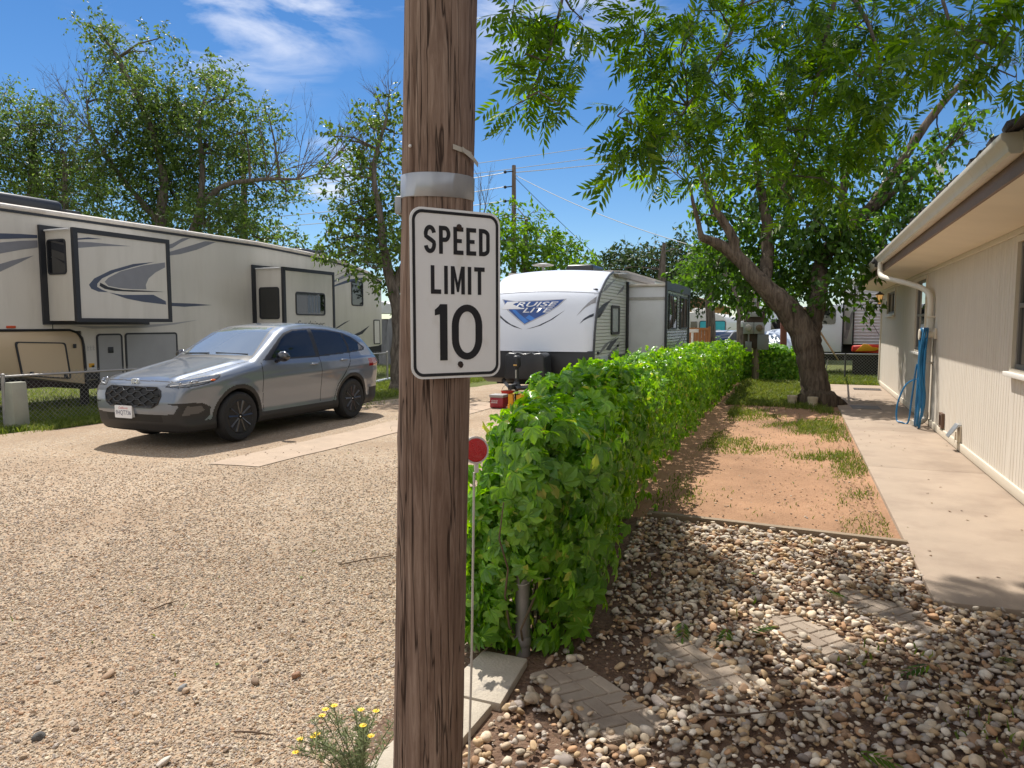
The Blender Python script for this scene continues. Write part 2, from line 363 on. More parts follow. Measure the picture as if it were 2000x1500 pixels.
# ------------------------------------------------------------------ house on the right
siding_m = M('beige siding paint', (.67, .605, .52), .75, var=.05, vs=1.2, bump=.12, bs=60, stretch=(1, 6, .6), col2=(.61, .54, .45), c2s=2.2, c2w=(.45, .7))
trim_m = M('cream trim paint', (.66, .585, .475), .6, var=.05, bump=.15, bs=40)
soffit_m = M('soffit paint', (.80, .73, .61), .7, var=.05, vs=2)
brown_m = M('brown fascia paint', (.20, .14, .115), .6, var=.12, bump=.2)
gutter_m = M('cream gutter metal', (.70, .655, .575), .45, var=.07, vs=2, col2=(.52, .46, .38), c2s=5, c2w=(.6, .72), stretch=(1, 1, .25))
shingle_m = M('dark shingles', (.045, .042, .045), .95, var=.3, vs=20, bump=1, bs=80)
wframe_m = M('window frame bronze', (.20, .18, .165), .5, var=.08)
wglass_m = glass('window glass', (.022, .027, .032))
WX = 1.84
H = thing('house', 'beige vertically sided house with wide eave and cream gutter beside the walkway', 'house', (WX, 10, 0))
WIN = [(6.55, 8.12, 1.2, 2.40), (13.75, 14.92, 1.17, 2.40), (18.35, 19.95, 1.88, 2.40)]
def wall_panels():
    b = B()
    def sid(y0, y1, z0, z1):        # grooved boards: profile along y pushed up in z
        y = y0; pts = []
        step = .1016
        k = math.ceil(y0 / step) * step
        pts.append((WX, y0))
        while k < y1 - .012:
            if k > y0 + .012: pts += [(WX, k - .005), (WX + .008, k - .0035), (WX + .008, k + .0035), (WX, k + .005)]
            k += step
        pts += [(WX, y1), (WX + .12, y1), (WX + .12, y0)]
        b.prism('xy', pts, z0, z1)
    ys = [-4.0]
    for (a, c, z0, z1) in WIN:
        sid(ys[-1], a, .13, 2.53); sid(a, c, .13, z0); sid(a, c, z1, 2.53); ys.append(c)
    sid(ys[-1], 21.5, .13, 2.53)
    return b.done('siding_wall', siding_m, H, smooth=0)
wall_panels()
B().box(WX - .022, WX + .1, -4, 21.5, .03, .13, bev=.004).done('base_board', trim_m, H)
B().box(WX + .02, WX + .2, -4, 21.5, -.2, .03).done('foundation', M('foundation concrete', (.3, .27, .24), .9), H)
B().box(WX - .03, WX + .02, 21.38, 21.53, .0, 2.53, bev=.004).box(WX, WX + .3, 21.5, 21.53, 0, 2.53).done('corner_board', trim_m, H)
B().box(WX - .018, WX, -4, 21.38, 2.47, 2.53, bev=.003).done('frieze_board', trim_m, H)
B().box(WX + .12, 9, -4, 21.5, -.1, 2.53).done('interior_block', M('inside dark', (.03, .03, .03), .9), H)
for (y0, y1, z0, z1) in WIN:
    w = B().frame('yz', [(y0 - .06, z0 - .05), (y1 + .06, z0 - .05), (y1 + .06, z1 + .06), (y0 - .06, z1 + .06)], [(y0 + .002, z0 + .002), (y1 - .002, z0 + .002), (y1 - .002, z1 - .002), (y0 + .002, z1 - .002)], WX - .022, WX + .004).done('window_frame', trim_m, H)
    B().box(WX - .07, WX - .0225, y0 - .09, y1 + .09, z0 - .075, z0 - .03, bev=.006).done('sill', M('white sill paint', (.72, .68, .62), .6, var=.06), w)
    s = B().frame('yz', [(y0 + .003, z0 + .003), (y1 - .003, z0 + .003), (y1 - .003, z1 - .003), (y0 + .003, z1 - .003)], [(y0 + .045, z0 + .045), (y1 - .045, z0 + .045), (y1 - .045, z1 - .045), (y0 + .045, z1 - .045)], WX + .012, WX + .05)
    zm = (z0 + z1) / 2
    if z1 - z0 > .8: s.box(WX + .008, WX + .049, y0 + .046, y1 - .046, zm - .022, zm + .022, bev=.003)
    else: s.box(WX + .008, WX + .049, (y0 + y1) / 2 - .02, (y0 + y1) / 2 + .02, z0 + .046, z1 - .046, bev=.003)
    s.done('sash', wframe_m, w)
    B().box(WX + .03, WX + .036, y0 + .03, y1 - .03, z0 + .03, z1 - .03).done('pane', wglass_m, w)
# eave: soffit, fascia boards, roof deck
ZS = 2.605
B().prism('xz', [(1.27, 2.60), (1.84, 2.53), (1.96, 2.53), (1.96, 2.545), (1.27, 2.615)], -4, 22.2).done('soffit', soffit_m, H)
B().box(1.245, 1.272, -4, 22.2, 2.595, 2.715, bev=.003).done('fascia_lower', brown_m, H)
B().box(1.225, 1.262, -4, 22.2, 2.717, 2.86, bev=.003).done('fascia_upper', gutter_m, H)
b = B().prism('xz', [(1.13, 2.855), (5.3, 4.3), (9.6, 2.75), (9.6, 2.72), (5.3, 4.24), (1.13, 2.835)], -4.2, 22.35)
rf = b.done('roof', shingle_m, H)
b = B()
for i in range(170):                  # ragged shingle tabs and leaf litter on the edge
    y = random.uniform(-3, 22.2); w = random.uniform(.05, .22); h = random.uniform(.004, .02)
    b.box(1.10 + random.uniform(0, .02), 1.24, y, y + w, 2.858, 2.862 + h + (random.random() ** 4) * .03, rot=(0, R(-18), random.uniform(-.1, .1)))
b.done('shingle_edge', shingle_m, rf, kind='stuff')
B().prism('xz', [(1.27, 2.6), (1.27, 2.85), (3.2, 3.5), (3.2, 2.6)], 22.2, 22.23).done('gable_end', trim_m, H)
# gutter: ogee profile, open top, closed at both ends
GP = [(1.215, 2.705), (1.165, 2.705), (1.150, 2.72), (1.146, 2.745), (1.132, 2.775), (1.112, 2.795), (1.105, 2.815), (1.105, 2.838), (1.118, 2.838)]
inner = [(1.118, 2.818), (1.125, 2.80), (1.145, 2.778), (1.156, 2.745), (1.165, 2.715), (1.21, 2.715), (1.21, 2.85), (1.222, 2.85), (1.222, 2.705)]
GU = thing('rain_gutter', 'long cream ogee gutter along the house eave', 'gutter', (1.14, 10, 2.7))
b = B().prism('xz', GP + inner, 5.5, 14.55); b.done('channel', gutter_m, GU)
B().prism('xz', GP + [(1.223, 2.838), (1.223, 2.705)], 5.485, 5.499).done('end_cap', M('shaded gutter cap', (.50, .47, .42), .5, var=.08), GU)  # cap coloured greyer than the channel: its shade is put into the colour
b = B().box(1.10, 1.24, 14.56, 14.70, 2.66, 2.86, bev=.03); b.tube([(1.06, 14.6, 2.74), (1.12, 14.62, 2.80), (1.2, 14.66, 2.83)], [.03, .06, .03], 8)
b.done('corner_guard', M('black plastic', (.02, .02, .022), .5), GU)
# second stretch of gutter beyond the downspout
B().prism('xz', GP + inner, 14.9, 22.2).done('far_channel', gutter_m, GU)
# downspout
DS = thing('downspout', 'cream corrugated downspout bending from the gutter back to the wall', 'downspout', (1.72, 12.85, 0))
def smooth_path(P, n=8):
    P = [Vector(p) for p in P]; out = []
    Q = [P[0] * 2 - P[1]] + P + [P[-1] * 2 - P[-2]]
    for i in range(1, len(Q) - 2):
        for k in range(n):
            t = k / n; a, b_, c, d = Q[i - 1], Q[i], Q[i + 1], Q[i + 2]
            out.append(.5 * ((2 * b_) + (c - a) * t + (2 * a - 5 * b_ + 4 * c - d) * t * t + (3 * b_ - a - 3 * c + d) * t ** 3))
    out.append(P[-1]); return out
pth = [(1.17, 14.3, 2.71), (1.17, 14.3, 2.60), (1.18, 14.24, 2.5), (1.24, 14.05, 2.43), (1.5, 13.5, 2.31), (1.68, 13.08, 2.2), (1.755, 12.9, 2.1), (1.775, 12.85, 1.95), (1.775, 12.85, 1.75)]
sp_ = smooth_path(pth, 9)
B().tube(sp_, [.043 + (.004 if (i % 2 and (9 < i < 30 or i > 50)) else 0) for i in range(len(sp_))], 10).done('elbow_pipe', gutter_m, DS)
B().box(1.738, 1.812, 12.80, 12.90, .2, 1.76, bev=.012).done('drop_pipe', gutter_m, DS)
for z in (1.72, 1.0): B().box(1.733, 1.838, 12.793, 12.907, z, z + .035, bev=.004).done('strap', trim_m, DS)
lp = smooth_path([(1.775, 12.85, .24), (1.77, 12.84, .14), (1.70, 12.78, .085), (1.58, 12.70, .07)], 6)
B().tube(lp, [.046 + .004 * (i % 2) for i in range(len(lp))], 10).done('bottom_elbow', gutter_m, DS)
# hose and its hanger
HH = thing('hose_hanger', 'cream hose hanger bracket fixed beside the downspout', 'hose hanger', (1.78, 12.62, 1.45))
B().lathe([(.03, 1.60), (.085, 1.605), (.085, 1.62), (.05, 1.63), (.05, 1.80), (.02, 1.80)][:5], (0, 12.62, 1.47), 'x', 18).done('drum', trim_m, HH)
B().box(1.8, 1.84, 12.54, 12.70, 1.40, 1.56, bev=.01).done('back_plate', trim_m, HH)
hose_m = M('blue hose', (.012, .15, .33), .4, var=.08, vs=8)
pts = []
for k in range(7):
    a = random.uniform(-.05, .05); dy = -.09 + k * .036
    ytop = 12.62 + dy; xs = 1.65 + (k % 3) * .035
    lowz = [.10, .055, .22, .13, .3, .18, .08][k]
    pts += [(xs, ytop + .09, 1.2), (xs, ytop + .03, 1.53), (xs - .005, ytop - .06, 1.5), (xs - .03 - a, ytop - .19, 1.05), (xs - .06 + a, ytop - .30 + a, .5), (xs - .05, ytop - .17, lowz), (xs - .01, ytop + .03, lowz + .02), (xs + .02, ytop + .13 - a, .55)]
pts += [(1.62, 12.75, 1.0), (1.58, 12.85, .45), (1.55, 12.9, .06), (1.46, 12.95, .045), (1.40, 13.05, .08), (1.42, 13.15, .35), (1.54, 13.25, .64), (1.72, 13.4, .73), (1.8, 13.5, .74)]
hp = smooth_path(pts, 6)
hs_ = B().tube(hp, .0135, 7).done('garden_hose', hose_m, loc=(1.65, 12.6, 1.4)); tag(hs_, 'blue garden hose hanging in long loops beside the downspout', 'hose')
SPG = B().cyl((1.84, 13.5, .74), (1.76, 13.5, .74), .014).cyl((1.78, 13.5, .74), (1.78, 13.5, .80), .008).lathe([(.004, .80), (.028, .80), (.028, .812), (.004, .812)], (1.78, 13.5, 0), 'z', 10).done('water_spigot', M('brass', (.45, .33, .15), .4, metal=1), loc=(1.8, 13.5, .74)); tag(SPG, 'small brass spigot on the siding behind the hose', 'spigot')
# wall outlets and vent near the base of the wall
ob = B().frame('yz', [(11.55, .15), (11.78, .15), (11.78, .36), (11.55, .36)], [(11.58, .18), (11.75, .18), (11.75, .33), (11.58, .33)], 1.80, 1.838).box(1.826, 1.838, 11.58, 11.75, .18, .33).box(1.80, 1.825, 11.655, 11.672, .18, .33).done('wall_box', M('rusty steel', (.16, .10, .07), .8, metal=.3, var=.3), loc=(1.83, 11.66, .25))
tag(ob, 'small rusty twin box low on the siding', 'outlet box')
VT = thing('wall_vent', 'small grey dryer vent hood low on the beige siding', 'vent', (1.83, 10.45, .2))
B().prism('xz', [(1.838, .36), (1.80, .36), (1.70, .2), (1.70, .185), (1.80, .33), (1.838, .33)], 10.36, 10.56, bev=.002).done('hood', M('galvanised sheet', (.46, .47, .48), .4, metal=.7, var=.1), VT)
B().box(1.822, 1.838, 10.35, 10.57, .13, .345, bev=.003).done('back_plate', trim_m, VT)
B().box(1.815, 1.836, 10.62, 10.68, .1, .24).done('stub', trim_m, VT)
# porch lamp
LM = thing('porch_lamp', 'black wall lantern with amber glass at the far end of the house wall', 'lamp', (1.78, 19.9, 2.2))
blk = M('black iron', (.015, .015, .016), .5)
B().box(1.81, 1.838, 20.06, 20.16, 2.0, 2.2, bev=.01).tube([(1.82, 20.1, 2.06), (1.72, 20.1, 2.02), (1.66, 20.1, 2.06), (1.66, 20.1, 2.12)], .012, 6).done('arm', blk, LM)
b = B().lathe([(.035, 2.12), (.045, 2.13), (.02, 2.14)], (1.66, 20.1, 0), 'z', 8).lathe([(.1, 2.36), (.105, 2.37), (.02, 2.43), (.012, 2.45)], (1.66, 20.1, 0), 'z', 8)
for k in range(4):
    a = math.pi / 4 + k * math.pi / 2; b.tube([(1.66 + .045 * math.cos(a), 20.1 + .045 * math.sin(a), 2.13), (1.66 + .1 * math.cos(a), 20.1 + .1 * math.sin(a), 2.365)], .007, 5)
b.done('cage', blk, LM)
am, nt, N_, L_, P_ = nodes_of('amber lamp glass'); P_.inputs['Base Color'].default_value = (.8, .5, .2, 1); P_.inputs['Emission Color'].default_value = (1, .55, .18, 1); P_.inputs['Emission Strength'].default_value = .3; P_.inputs['Roughness'].default_value = .2
B().lathe([(.036, 2.135), (.088, 2.36)], (1.66, 20.1, 0), 'z', 8).done('lamp_glass', am, LM)
# drain grate and mat-like cover in the far walkway
g = B().frame('xy', [(1.12, 19.3), (1.72, 19.3), (1.72, 19.75), (1.12, 19.75)], [(1.15, 19.33), (1.69, 19.33), (1.69, 19.72), (1.15, 19.72)], .0225, .034)
for k in range(12): g.box(1.165 + k * .044, 1.187 + k * .044, 19.331, 19.719, .024, .033)
g = g.done('drain_grate', M('dark steel grate', (.07, .07, .075), .6, metal=.5), loc=(1.4, 19.5, .02)); tag(g, 'dark steel floor grate at the far end of the walkway', 'grate')
c_ = B().prism('xy', [(.85, 14.9), (1.35, 14.95), (1.33, 15.55), (.83, 15.5)], .0225, .03, bev=.002).done('walkway_cover', M('grey cover plate', (.20, .185, .175), .8, var=.15), loc=(1.1, 15.2, .02)); tag(c_, 'grey rectangular cover plate lying flush in the walkway', 'cover plate')
# antenna on the roof behind
AN = thing('antenna_mast', 'white antenna box on a thin mast behind the house roof', 'antenna', (3.6, 25, 0))
B().cyl((3.62, 25, 0), (3.62, 25, 6.7), .025, seg=8).done('mast', M('galvanised mast', (.5, .5, .5), .4, metal=.6), AN)
B().box(3.42, 3.62, 24.88, 24.98, 6.0, 6.42, bev=.03).box(3.36, 3.44, 24.9, 25.0, 6.1, 6.7, bev=.02).box(3.56, 3.68, 24.93, 24.99, 6.35, 6.72, bev=.02).done('antenna_panels', M('antenna white', (.8, .8, .8), .4), AN)

# ------------------------------------------------------------------ wooden pole, sign, reflector
cA, sA = math.cos(YAW), math.sin(YAW)
def CW(X, Z, z): return Vector((X * cA - Z * sA, X * sA + Z * cA, z))     # right / ahead of the camera stand -> world
def wood_mat():
    m, nt, N, L, P = nodes_of('weathered pole wood')
    tc = N.new('ShaderNodeTexCoord'); mp = N.new('ShaderNodeMapping'); mp.inputs['Scale'].default_value = (1, 1, .055); L.new(tc.outputs['Object'], mp.inputs[0])
    n = N.new('ShaderNodeTexNoise'); n.inputs['Scale'].default_value = 60; n.inputs['Detail'].default_value = 9; n.inputs['Roughness'].default_value = .68; n.inputs['Distortion'].default_value = .9; L.new(mp.outputs[0], n.inputs['Vector'])
    r = N.new('ShaderNodeValToRGB'); e = r.color_ramp.elements; e[0].position = .30; e[1].position = .72; e[0].color = (.13, .082, .060, 1); e[1].color = (.38, .285, .225, 1); x = e.new(.5); x.color = (.24, .165, .125, 1); L.new(n.outputs[0], r.inputs[0])
    # long drying cracks
    mp2 = N.new('ShaderNodeMapping'); mp2.inputs['Scale'].default_value = (1, 1, .03); L.new(tc.outputs['Object'], mp2.inputs[0])
    c = N.new('ShaderNodeTexNoise'); c.inputs['Scale'].default_value = 34; c.inputs['Detail'].default_value = 3; c.inputs['Distortion'].default_value = .5; L.new(mp2.outputs[0], c.inputs['Vector'])
    s = N.new('ShaderNodeMath'); s.operation = 'SUBTRACT'; s.inputs[1].default_value = .5; L.new(c.outputs[0], s.inputs[0]); ab = N.new('ShaderNodeMath'); ab.operation = 'ABSOLUTE'; L.new(s.outputs[0], ab.inputs[0])
    cr = N.new('ShaderNodeValToRGB'); cr.color_ramp.elements[0].position = 0; cr.color_ramp.elements[1].position = .018; L.new(ab.outputs[0], cr.inputs[0])
    mx = N.new('ShaderNodeMixRGB'); mx.inputs[1].default_value = (.045, .028, .021, 1); L.new(cr.outputs[0], mx.inputs[0]); L.new(r.outputs[0], mx.inputs[2])
    # reddish / grey weathering
    w = N.new('ShaderNodeTexNoise'); w.inputs['Scale'].default_value = 2.2; w.inputs['Detail'].default_value = 5; L.new(mp.outputs[0], w.inputs['Vector']); w2 = N.new('ShaderNodeTexNoise'); w2.inputs['Scale'].default_value = 3.0; w2.inputs['Detail'].default_value = 4; L.new(tc.outputs['Object'], w2.inputs['Vector'])
    gr = N.new('ShaderNodeValToRGB'); gr.color_ramp.elements[0].position = .45; gr.color_ramp.elements[1].position = .66; gr.color_ramp.elements[1].color = (.5, .5, .5, 1); L.new(w2.outputs[0], gr.inputs[0])
    m2 = N.new('ShaderNodeMixRGB'); m2.blend_type = 'MULTIPLY'; m2.inputs[2].default_value = (.62, .56, .56, 1); L.new(gr.outputs[0], m2.inputs[0]); L.new(mx.outputs[0], m2.inputs[1]); L.new(m2.outputs[0], P.inputs['Base Color'])
    ad = N.new('ShaderNodeMath'); ad.operation = 'MULTIPLY_ADD'; ad.inputs[1].default_value = 1.2; L.new(cr.outputs[0], ad.inputs[0]); L.new(n.outputs[0], ad.inputs[2])
    b = N.new('ShaderNodeBump'); b.inputs['Strength'].default_value = .9; b.inputs['Distance'].default_value = .004; L.new(ad.outputs[0], b.inputs['Height']); L.new(b.outputs[0], P.inputs['Normal'])
    P.inputs['Roughness'].default_value = .85; P.inputs['Specular IOR Level'].default_value = .25
    MATS['pole wood'] = m; return m
wood_m = wood_mat()
def pole_axis(z): return CW(-.263 + .0263 * z, 2.05, z)
pl = thing('utility_pole', 'thick weathered wooden utility pole standing close in the foreground', 'utility pole', tuple(pole_axis(0)))
def pole_mesh():
    b = B(); seg = 72; zs = np.linspace(-.1, 8.2, 120); rings = []
    knots = [(.55, 4.3, .013), (2.1, 3.9, .009), (2.35, 4.9, .012), (.95, 4.0, .010), (.62, 4.95, .012), (1.28, 3.6, .008), (2.72, 4.5, .01)]
    for z in zs:
        c = pole_axis(z); r0 = .1045 - .0018 * z; ring = []
        for k in range(seg):
            a = 2 * math.pi * k / seg
            r = r0 * (1 + .006 * math.sin(3 * a + z * .7) + .004 * math.sin(7 * a - z * 1.3)) + random.uniform(-.0007, .0007)
            for (kz, ka, kr) in knots:
                d = ((z - kz) / .035) ** 2 + ((a - ka) / .16) ** 2
                r += kr * .5 * math.exp(-d)
            # long checks in the wood
            for (ca, w, dp, z0, z1) in ((4.45, .045, .010, -.1, 8), (4.12, .03, .006, -.1, 1.3), (4.75, .03, .006, .1, 3), (3.9, .028, .005, 1.7, 5), (5.05, .03, .006, -.1, 2.2), (4.3, .025, .006, .1, .9), (4.9, .03, .005, 1.9, 6)):
                if z0 < z < z1: r -= dp * math.exp(-((a - ca - .03 * math.sin(z * 1.7)) / w) ** 2)
            ring.append(b.bm.verts.new((c.x + r * math.cos(a), c.y + r * math.sin(a), z)))
        rings.append(ring)
    for i in range(len(rings) - 1):
        for k in range(seg): b.bm.faces.new((rings[i][k], rings[i][(k + 1) % seg], rings[i + 1][(k + 1) % seg], rings[i + 1][k]))
    b.bm.faces.new(rings[-1])
    return b.done('pole_shaft', wood_m, pl, smooth=60)
pole_mesh()
# duct tape band
b = B(); seg = 64; zz = [2.0, 2.002, 2.07, 2.072]; rr = [.1008, .1042, .1042, .1008]; rings = []
TAPE0 = 1.970
for z, r in zip((0, .002, .063, .065), rr):
    c = pole_axis(TAPE0 + z); rings.append([b.bm.verts.new((c.x + r * math.cos(2 * math.pi * k / seg), c.y + r * math.sin(2 * math.pi * k / seg), TAPE0 + z + .006 * math.cos(2 * math.pi * k / seg - 2.4))) for k in range(seg)])
for i in range(3):
    for k in range(seg): b.bm.faces.new((rings[i][k], rings[i][(k + 1) % seg], rings[i + 1][(k + 1) % seg], rings[i + 1][k]))
b.done('tape_band', M('silver duct tape', (.37, .39, .42), .4, metal=.35, var=.14, vs=14, bump=.3, bs=30, stretch=(1, 1, .2)), pl, smooth=60)
# nail and torn strap, in pole-side coordinates (a: angle in camera space, -90 deg faces the camera)
def on_pole(deg, z, out=0.0):
    c = pole_axis(z); r = .1035 - .0018 * z + out; a = R(deg) + YAW
    return Vector((c.x + r * math.cos(a), c.y + r * math.sin(a), z))
B().ball(on_pole(-132, 2.103, .003), .0048, sub=2).done('white_nail', M('white paint', (.75, .75, .74), .5), pl)
b = B(); P1 = [on_pole(-62, 2.098, .004), on_pole(-45, 2.092, .005), on_pole(-25, 2.087, .006)]; P2 = [on_pole(-47, 2.094, .008), on_pole(-27, 2.078, .012), on_pole(-12, 2.064, .016)]
for P_ in (P1, P2):
    for i in range(2):
        p, q = P_[i], P_[i + 1]; u = Vector((0, 0, .0065)); n = (q - p).cross(u).normalized() * .0012
        vs = [b.bm.verts.new(x) for x in (p - u, q - u, q + u, p + u, p - u + n, q - u + n, q + u + n, p + u + n)]
        for f in ((0, 1, 2, 3), (7, 6, 5, 4), (0, 4, 5, 1), (1, 5, 6, 2), (2, 6, 7, 3), (3, 7, 4, 0)): b.bm.faces.new([vs[k] for k in f])
b.done('torn_strap', M('old plastic strap', (.50, .47, .40), .5), pl, smooth=0)
b = B().box(-.012, .012, -.02, .02, -.025, .025, bev=.006); b.xf(Matrix.Translation(on_pole(-178, 1.955, .002)))
b.done('bracket_stub', M('grey metal', (.3, .31, .33), .5, metal=.6), pl)

# speed limit sign
SG_L = CW(-.2687, 1.892, 0); SG_R = CW(-.0338, 2.038, 0)
sx = (SG_R - SG_L); SGW = sx.length; SGH = .458; sx.normalize()
tilt = Vector((0, 0, 1))
SB = basis((SG_L.x, SG_L.y, 1.473), sx, tilt)
sg = thing('speed_limit_sign', 'white speed limit 10 sign with black border bolted to the wooden pole', 'sign', (SG_L.x, SG_L.y, 1.473))
b = B(); b.prism('xy', rrect(0, SGW, 0, SGH, .034, 7), -.0016, 0); b.xf(SB)
b.done('sign_panel', M('aged white sign', (.87, .89, .90), .36, var=.05, vs=7, col2=(.70, .69, .64), c2s=9, c2w=(.56, .8), stretch=(1, 1, .5)), sg)
blackv = M('black sign vinyl', (.013, .015, .022), .35, var=.1)
b = B(); b.frame('xy', rrect(.0065, SGW - .0065, .0065, SGH - .0065, .029, 7), rrect(.0145, SGW - .0145, .0145, SGH - .0145, .022, 7), .0003, .0011); b.xf(SB)
b.done('sign_border', blackv, sg, smooth=0)
def stroke(cl, w):
    """outline of a centre line of constant width"""
    L_, R_ = [], []
    n = len(cl)
    for i in range(n):
        a = Vector(cl[max(i - 1, 0)]); c = Vector(cl[min(i + 1, n - 1)]); d = (c - a).normalized(); nn = Vector((-d.y, d.x)) * w / 2; p = Vector(cl[i])
        L_.append(tuple(p + nn)); R_.append(tuple(p - nn))
    return L_ + R_[::-1]
def arc(cx, cy, rx, ry, a0, a1, n=10): return [(cx + rx * math.cos(R(a0 + (a1 - a0) * k / n)), cy + ry * math.sin(R(a0 + (a1 - a0) * k / n))) for k in range(n + 1)]
def hw(ch, w, t):
    """letters in a condensed road lettering, height 1, width w, stroke t"""
    if ch == 'I': return [[(0, 0), (t, 0), (t, 1), (0, 1)]]
    if ch == 'L': return [[(0, 0), (w, 0), (w, t), (t, t), (t, 1), (0, 1)]]
    if ch == 'E': return [[(0, 0), (w, 0), (w, t), (t, t), (t, .5 - t * .45), (w * .84, .5 - t * .45), (w * .84, .5 + t * .45), (t, .5 + t * .45), (t, 1 - t), (w, 1 - t), (w, 1), (0, 1)]]
    if ch == 'T': c = w / 2; return [[(c - t / 2, 0), (c + t / 2, 0), (c + t / 2, 1 - t), (w, 1 - t), (w, 1), (0, 1), (0, 1 - t), (c - t / 2, 1 - t)]]
    if ch == 'M': return [[(0, 0), (t, 0), (t, .62), (w / 2 - t * .28, .08), (w / 2 + t * .28, .08), (w - t, .62), (w - t, 0), (w, 0), (w, 1), (w - t * 1.02, 1), (w / 2, .40), (t * 1.02, 1), (0, 1)]]
    if ch == 'D': q = w * .62; return [[(0, 0)] + arc(w - q, q * .8, q, q * .8, -90, 0) + arc(w - q, 1 - q * .8, q, q * .8, 0, 90) + [(0, 1)], [(t, t)] + arc(w - q, q * .8, q - t, q * .8 - t, -90, 0) + arc(w - q, 1 - q * .8, q - t, q * .8 - t, 0, 90) + [(t, 1 - t)]]
    if ch == 'P': m_ = .43; h = (1 - m_) / 2; return [[(0, 0), (t, 0), (t, m_)] + arc(w - h * .8, m_ + h, h * .8, h, -90, 90) + [(0, 1)], [(t, m_ + t)] + arc(w - h * .8, m_ + h, h * .8 - t, h - t, -90, 90) + [(t, 1 - t)]]
    if ch == 'S':
        r = w / 2 - t / 2; c = w / 2; q = .245 - t * .02
        cl = arc(c, 1 - t / 2 - q, r, q, 12, 180, 12) + [(c - r + .01, .60)] + [(c - r * .45, .545), (c + r * .45, .46)] + [(c + r - .01, .40)] + arc(c, t / 2 + q, r, q, 0, -168, 12)
        return [stroke(cl, t)]
    if ch == '1': return [[(w - t * 1.05, 0), (w, 0), (w, 1), (w - t, 1), (w - t * 1.25, .955), (0, .90), (0, .80), (w - t * 1.05, .82)]]
    if ch == '0': return [arc(w / 2, .38, w / 2, .38, 180, 360, 16) + arc(w / 2, .62, w / 2, .38, 0, 180, 16), arc(w / 2, .38, w / 2 - t, .38 - t * .92, 180, 360, 16) + arc(w / 2, .62, w / 2 - t, .38 - t * .92, 0, 180, 16)]
def sign_line(txt, ws, t, gap, x0, x1, y0, y1):
    loops = []; x = 0
    for ch, w in zip(txt, ws):
        loops += [[(x + p[0], p[1]) for p in lp] for lp in hw(ch, w, t)]; x += w + gap
    W_ = x - gap; s = (x1 - x0) / W_; h = y1 - y0
    return [[(x0 + p[0] * s, y0 + p[1] * h) for p in lp] for lp in loops]
def sign_word(name, loops):
    me = outline_mesh(name, loops, .0008); me.transform(SB @ Matrix.Translation((0, 0, .0008))); link(name, me, blackv, sg)
W_, H_ = SGW, SGH
for wd in (('speed_word', 'SPEED', (.5, .48, .43, .43, .48), .155, .13, .145, .875, .737, .900), ('limit_word', 'LIMIT', (.44, .155, .62, .155, .48), .155, .14, .215, .815, .502, .668)):
    sign_word(wd[0], sign_line(wd[1], wd[2], wd[3], wd[4], W_ * wd[5], W_ * wd[6], H_ * wd[7], H_ * wd[8]))
sign_word('number_ten', sign_line('10', (.235, .60), .135, .085, W_ * .255, W_ * .785, H_ * .108, H_ * .442))
for (bx, by) in ((.525, .900), (.53, .083)):
    b = B(); b.lathe([(.0065, 0), (.0085, .0015), (.0075, .004), (.003, .005)], (0, 0, 0), 'z', 8); b.ball((.002, -.002, .002), (.008, .0095, .002), sub=1)
    b.xf(SB @ Matrix.Translation((W_ * bx, H_ * by, .0005))); b.done('rusty_bolt', M('rusty bolt', (.045, .03, .025), .8, var=.4, vs=60), sg)

# reflector rod beside the pole
rp = CW(-.158, 2.3, 0)
rf_ = thing('reflector_marker', 'red round reflector on a thin white rod behind the wooden pole', 'reflector', tuple(rp))
top = CW(-.126, 2.33, 1.13); bot = CW(-.150, 2.26, -.05)
B().tube([bot, bot.lerp(top, .5) + Vector((.004, 0, 0)), top], .0042, 8).done('rod', M('white fibreglass rod', (.62, .60, .55), .5), rf_)
n = (CW(.45, -1, 0.15)).normalized(); xr = Vector((0, 0, 1)).cross(n).normalized(); yr = n.cross(xr)
RC = CW(-.121, 2.33, 1.205); RBs = basis(RC, xr, yr)
b = B().lathe([(.001, -.006), (.043, -.006), (.046, -.003), (.046, .004), (.040, .005), (.039, .002), (.001, .002)], (0, 0, 0), 'z', 32); b.box(-.007, .007, -.075, -.042, -.005, .003, bev=.002); b.xf(RBs); b.done('rim', M('white plastic', (.72, .68, .66), .4), rf_)
rm, nt, N_, L_, P_ = nodes_of('red reflector'); P_.inputs['Base Color'].default_value = (.62, .015, .02, 1); P_.inputs['Roughness'].default_value = .2; P_.inputs['Coat Weight'].default_value = .6
t_ = N_.new('ShaderNodeTexCoord'); v_ = N_.new('ShaderNodeTexVoronoi'); v_.inputs['Scale'].default_value = 260; L_.new(t_.outputs['Object'], v_.inputs[0]); b_ = N_.new('ShaderNodeBump'); b_.inputs['Distance'].default_value = .002; L_.new(v_.outputs[0], b_.inputs['Height']); L_.new(b_.outputs[0], P_.inputs['Normal'])
b = B().lathe([(.0387, .0022), (.0387, .006), (.03, .0085), (.012, .010), (.001, .0102)], (0, 0, 0), 'z', 32); b.xf(RBs); b.done('lens', rm, rf_)

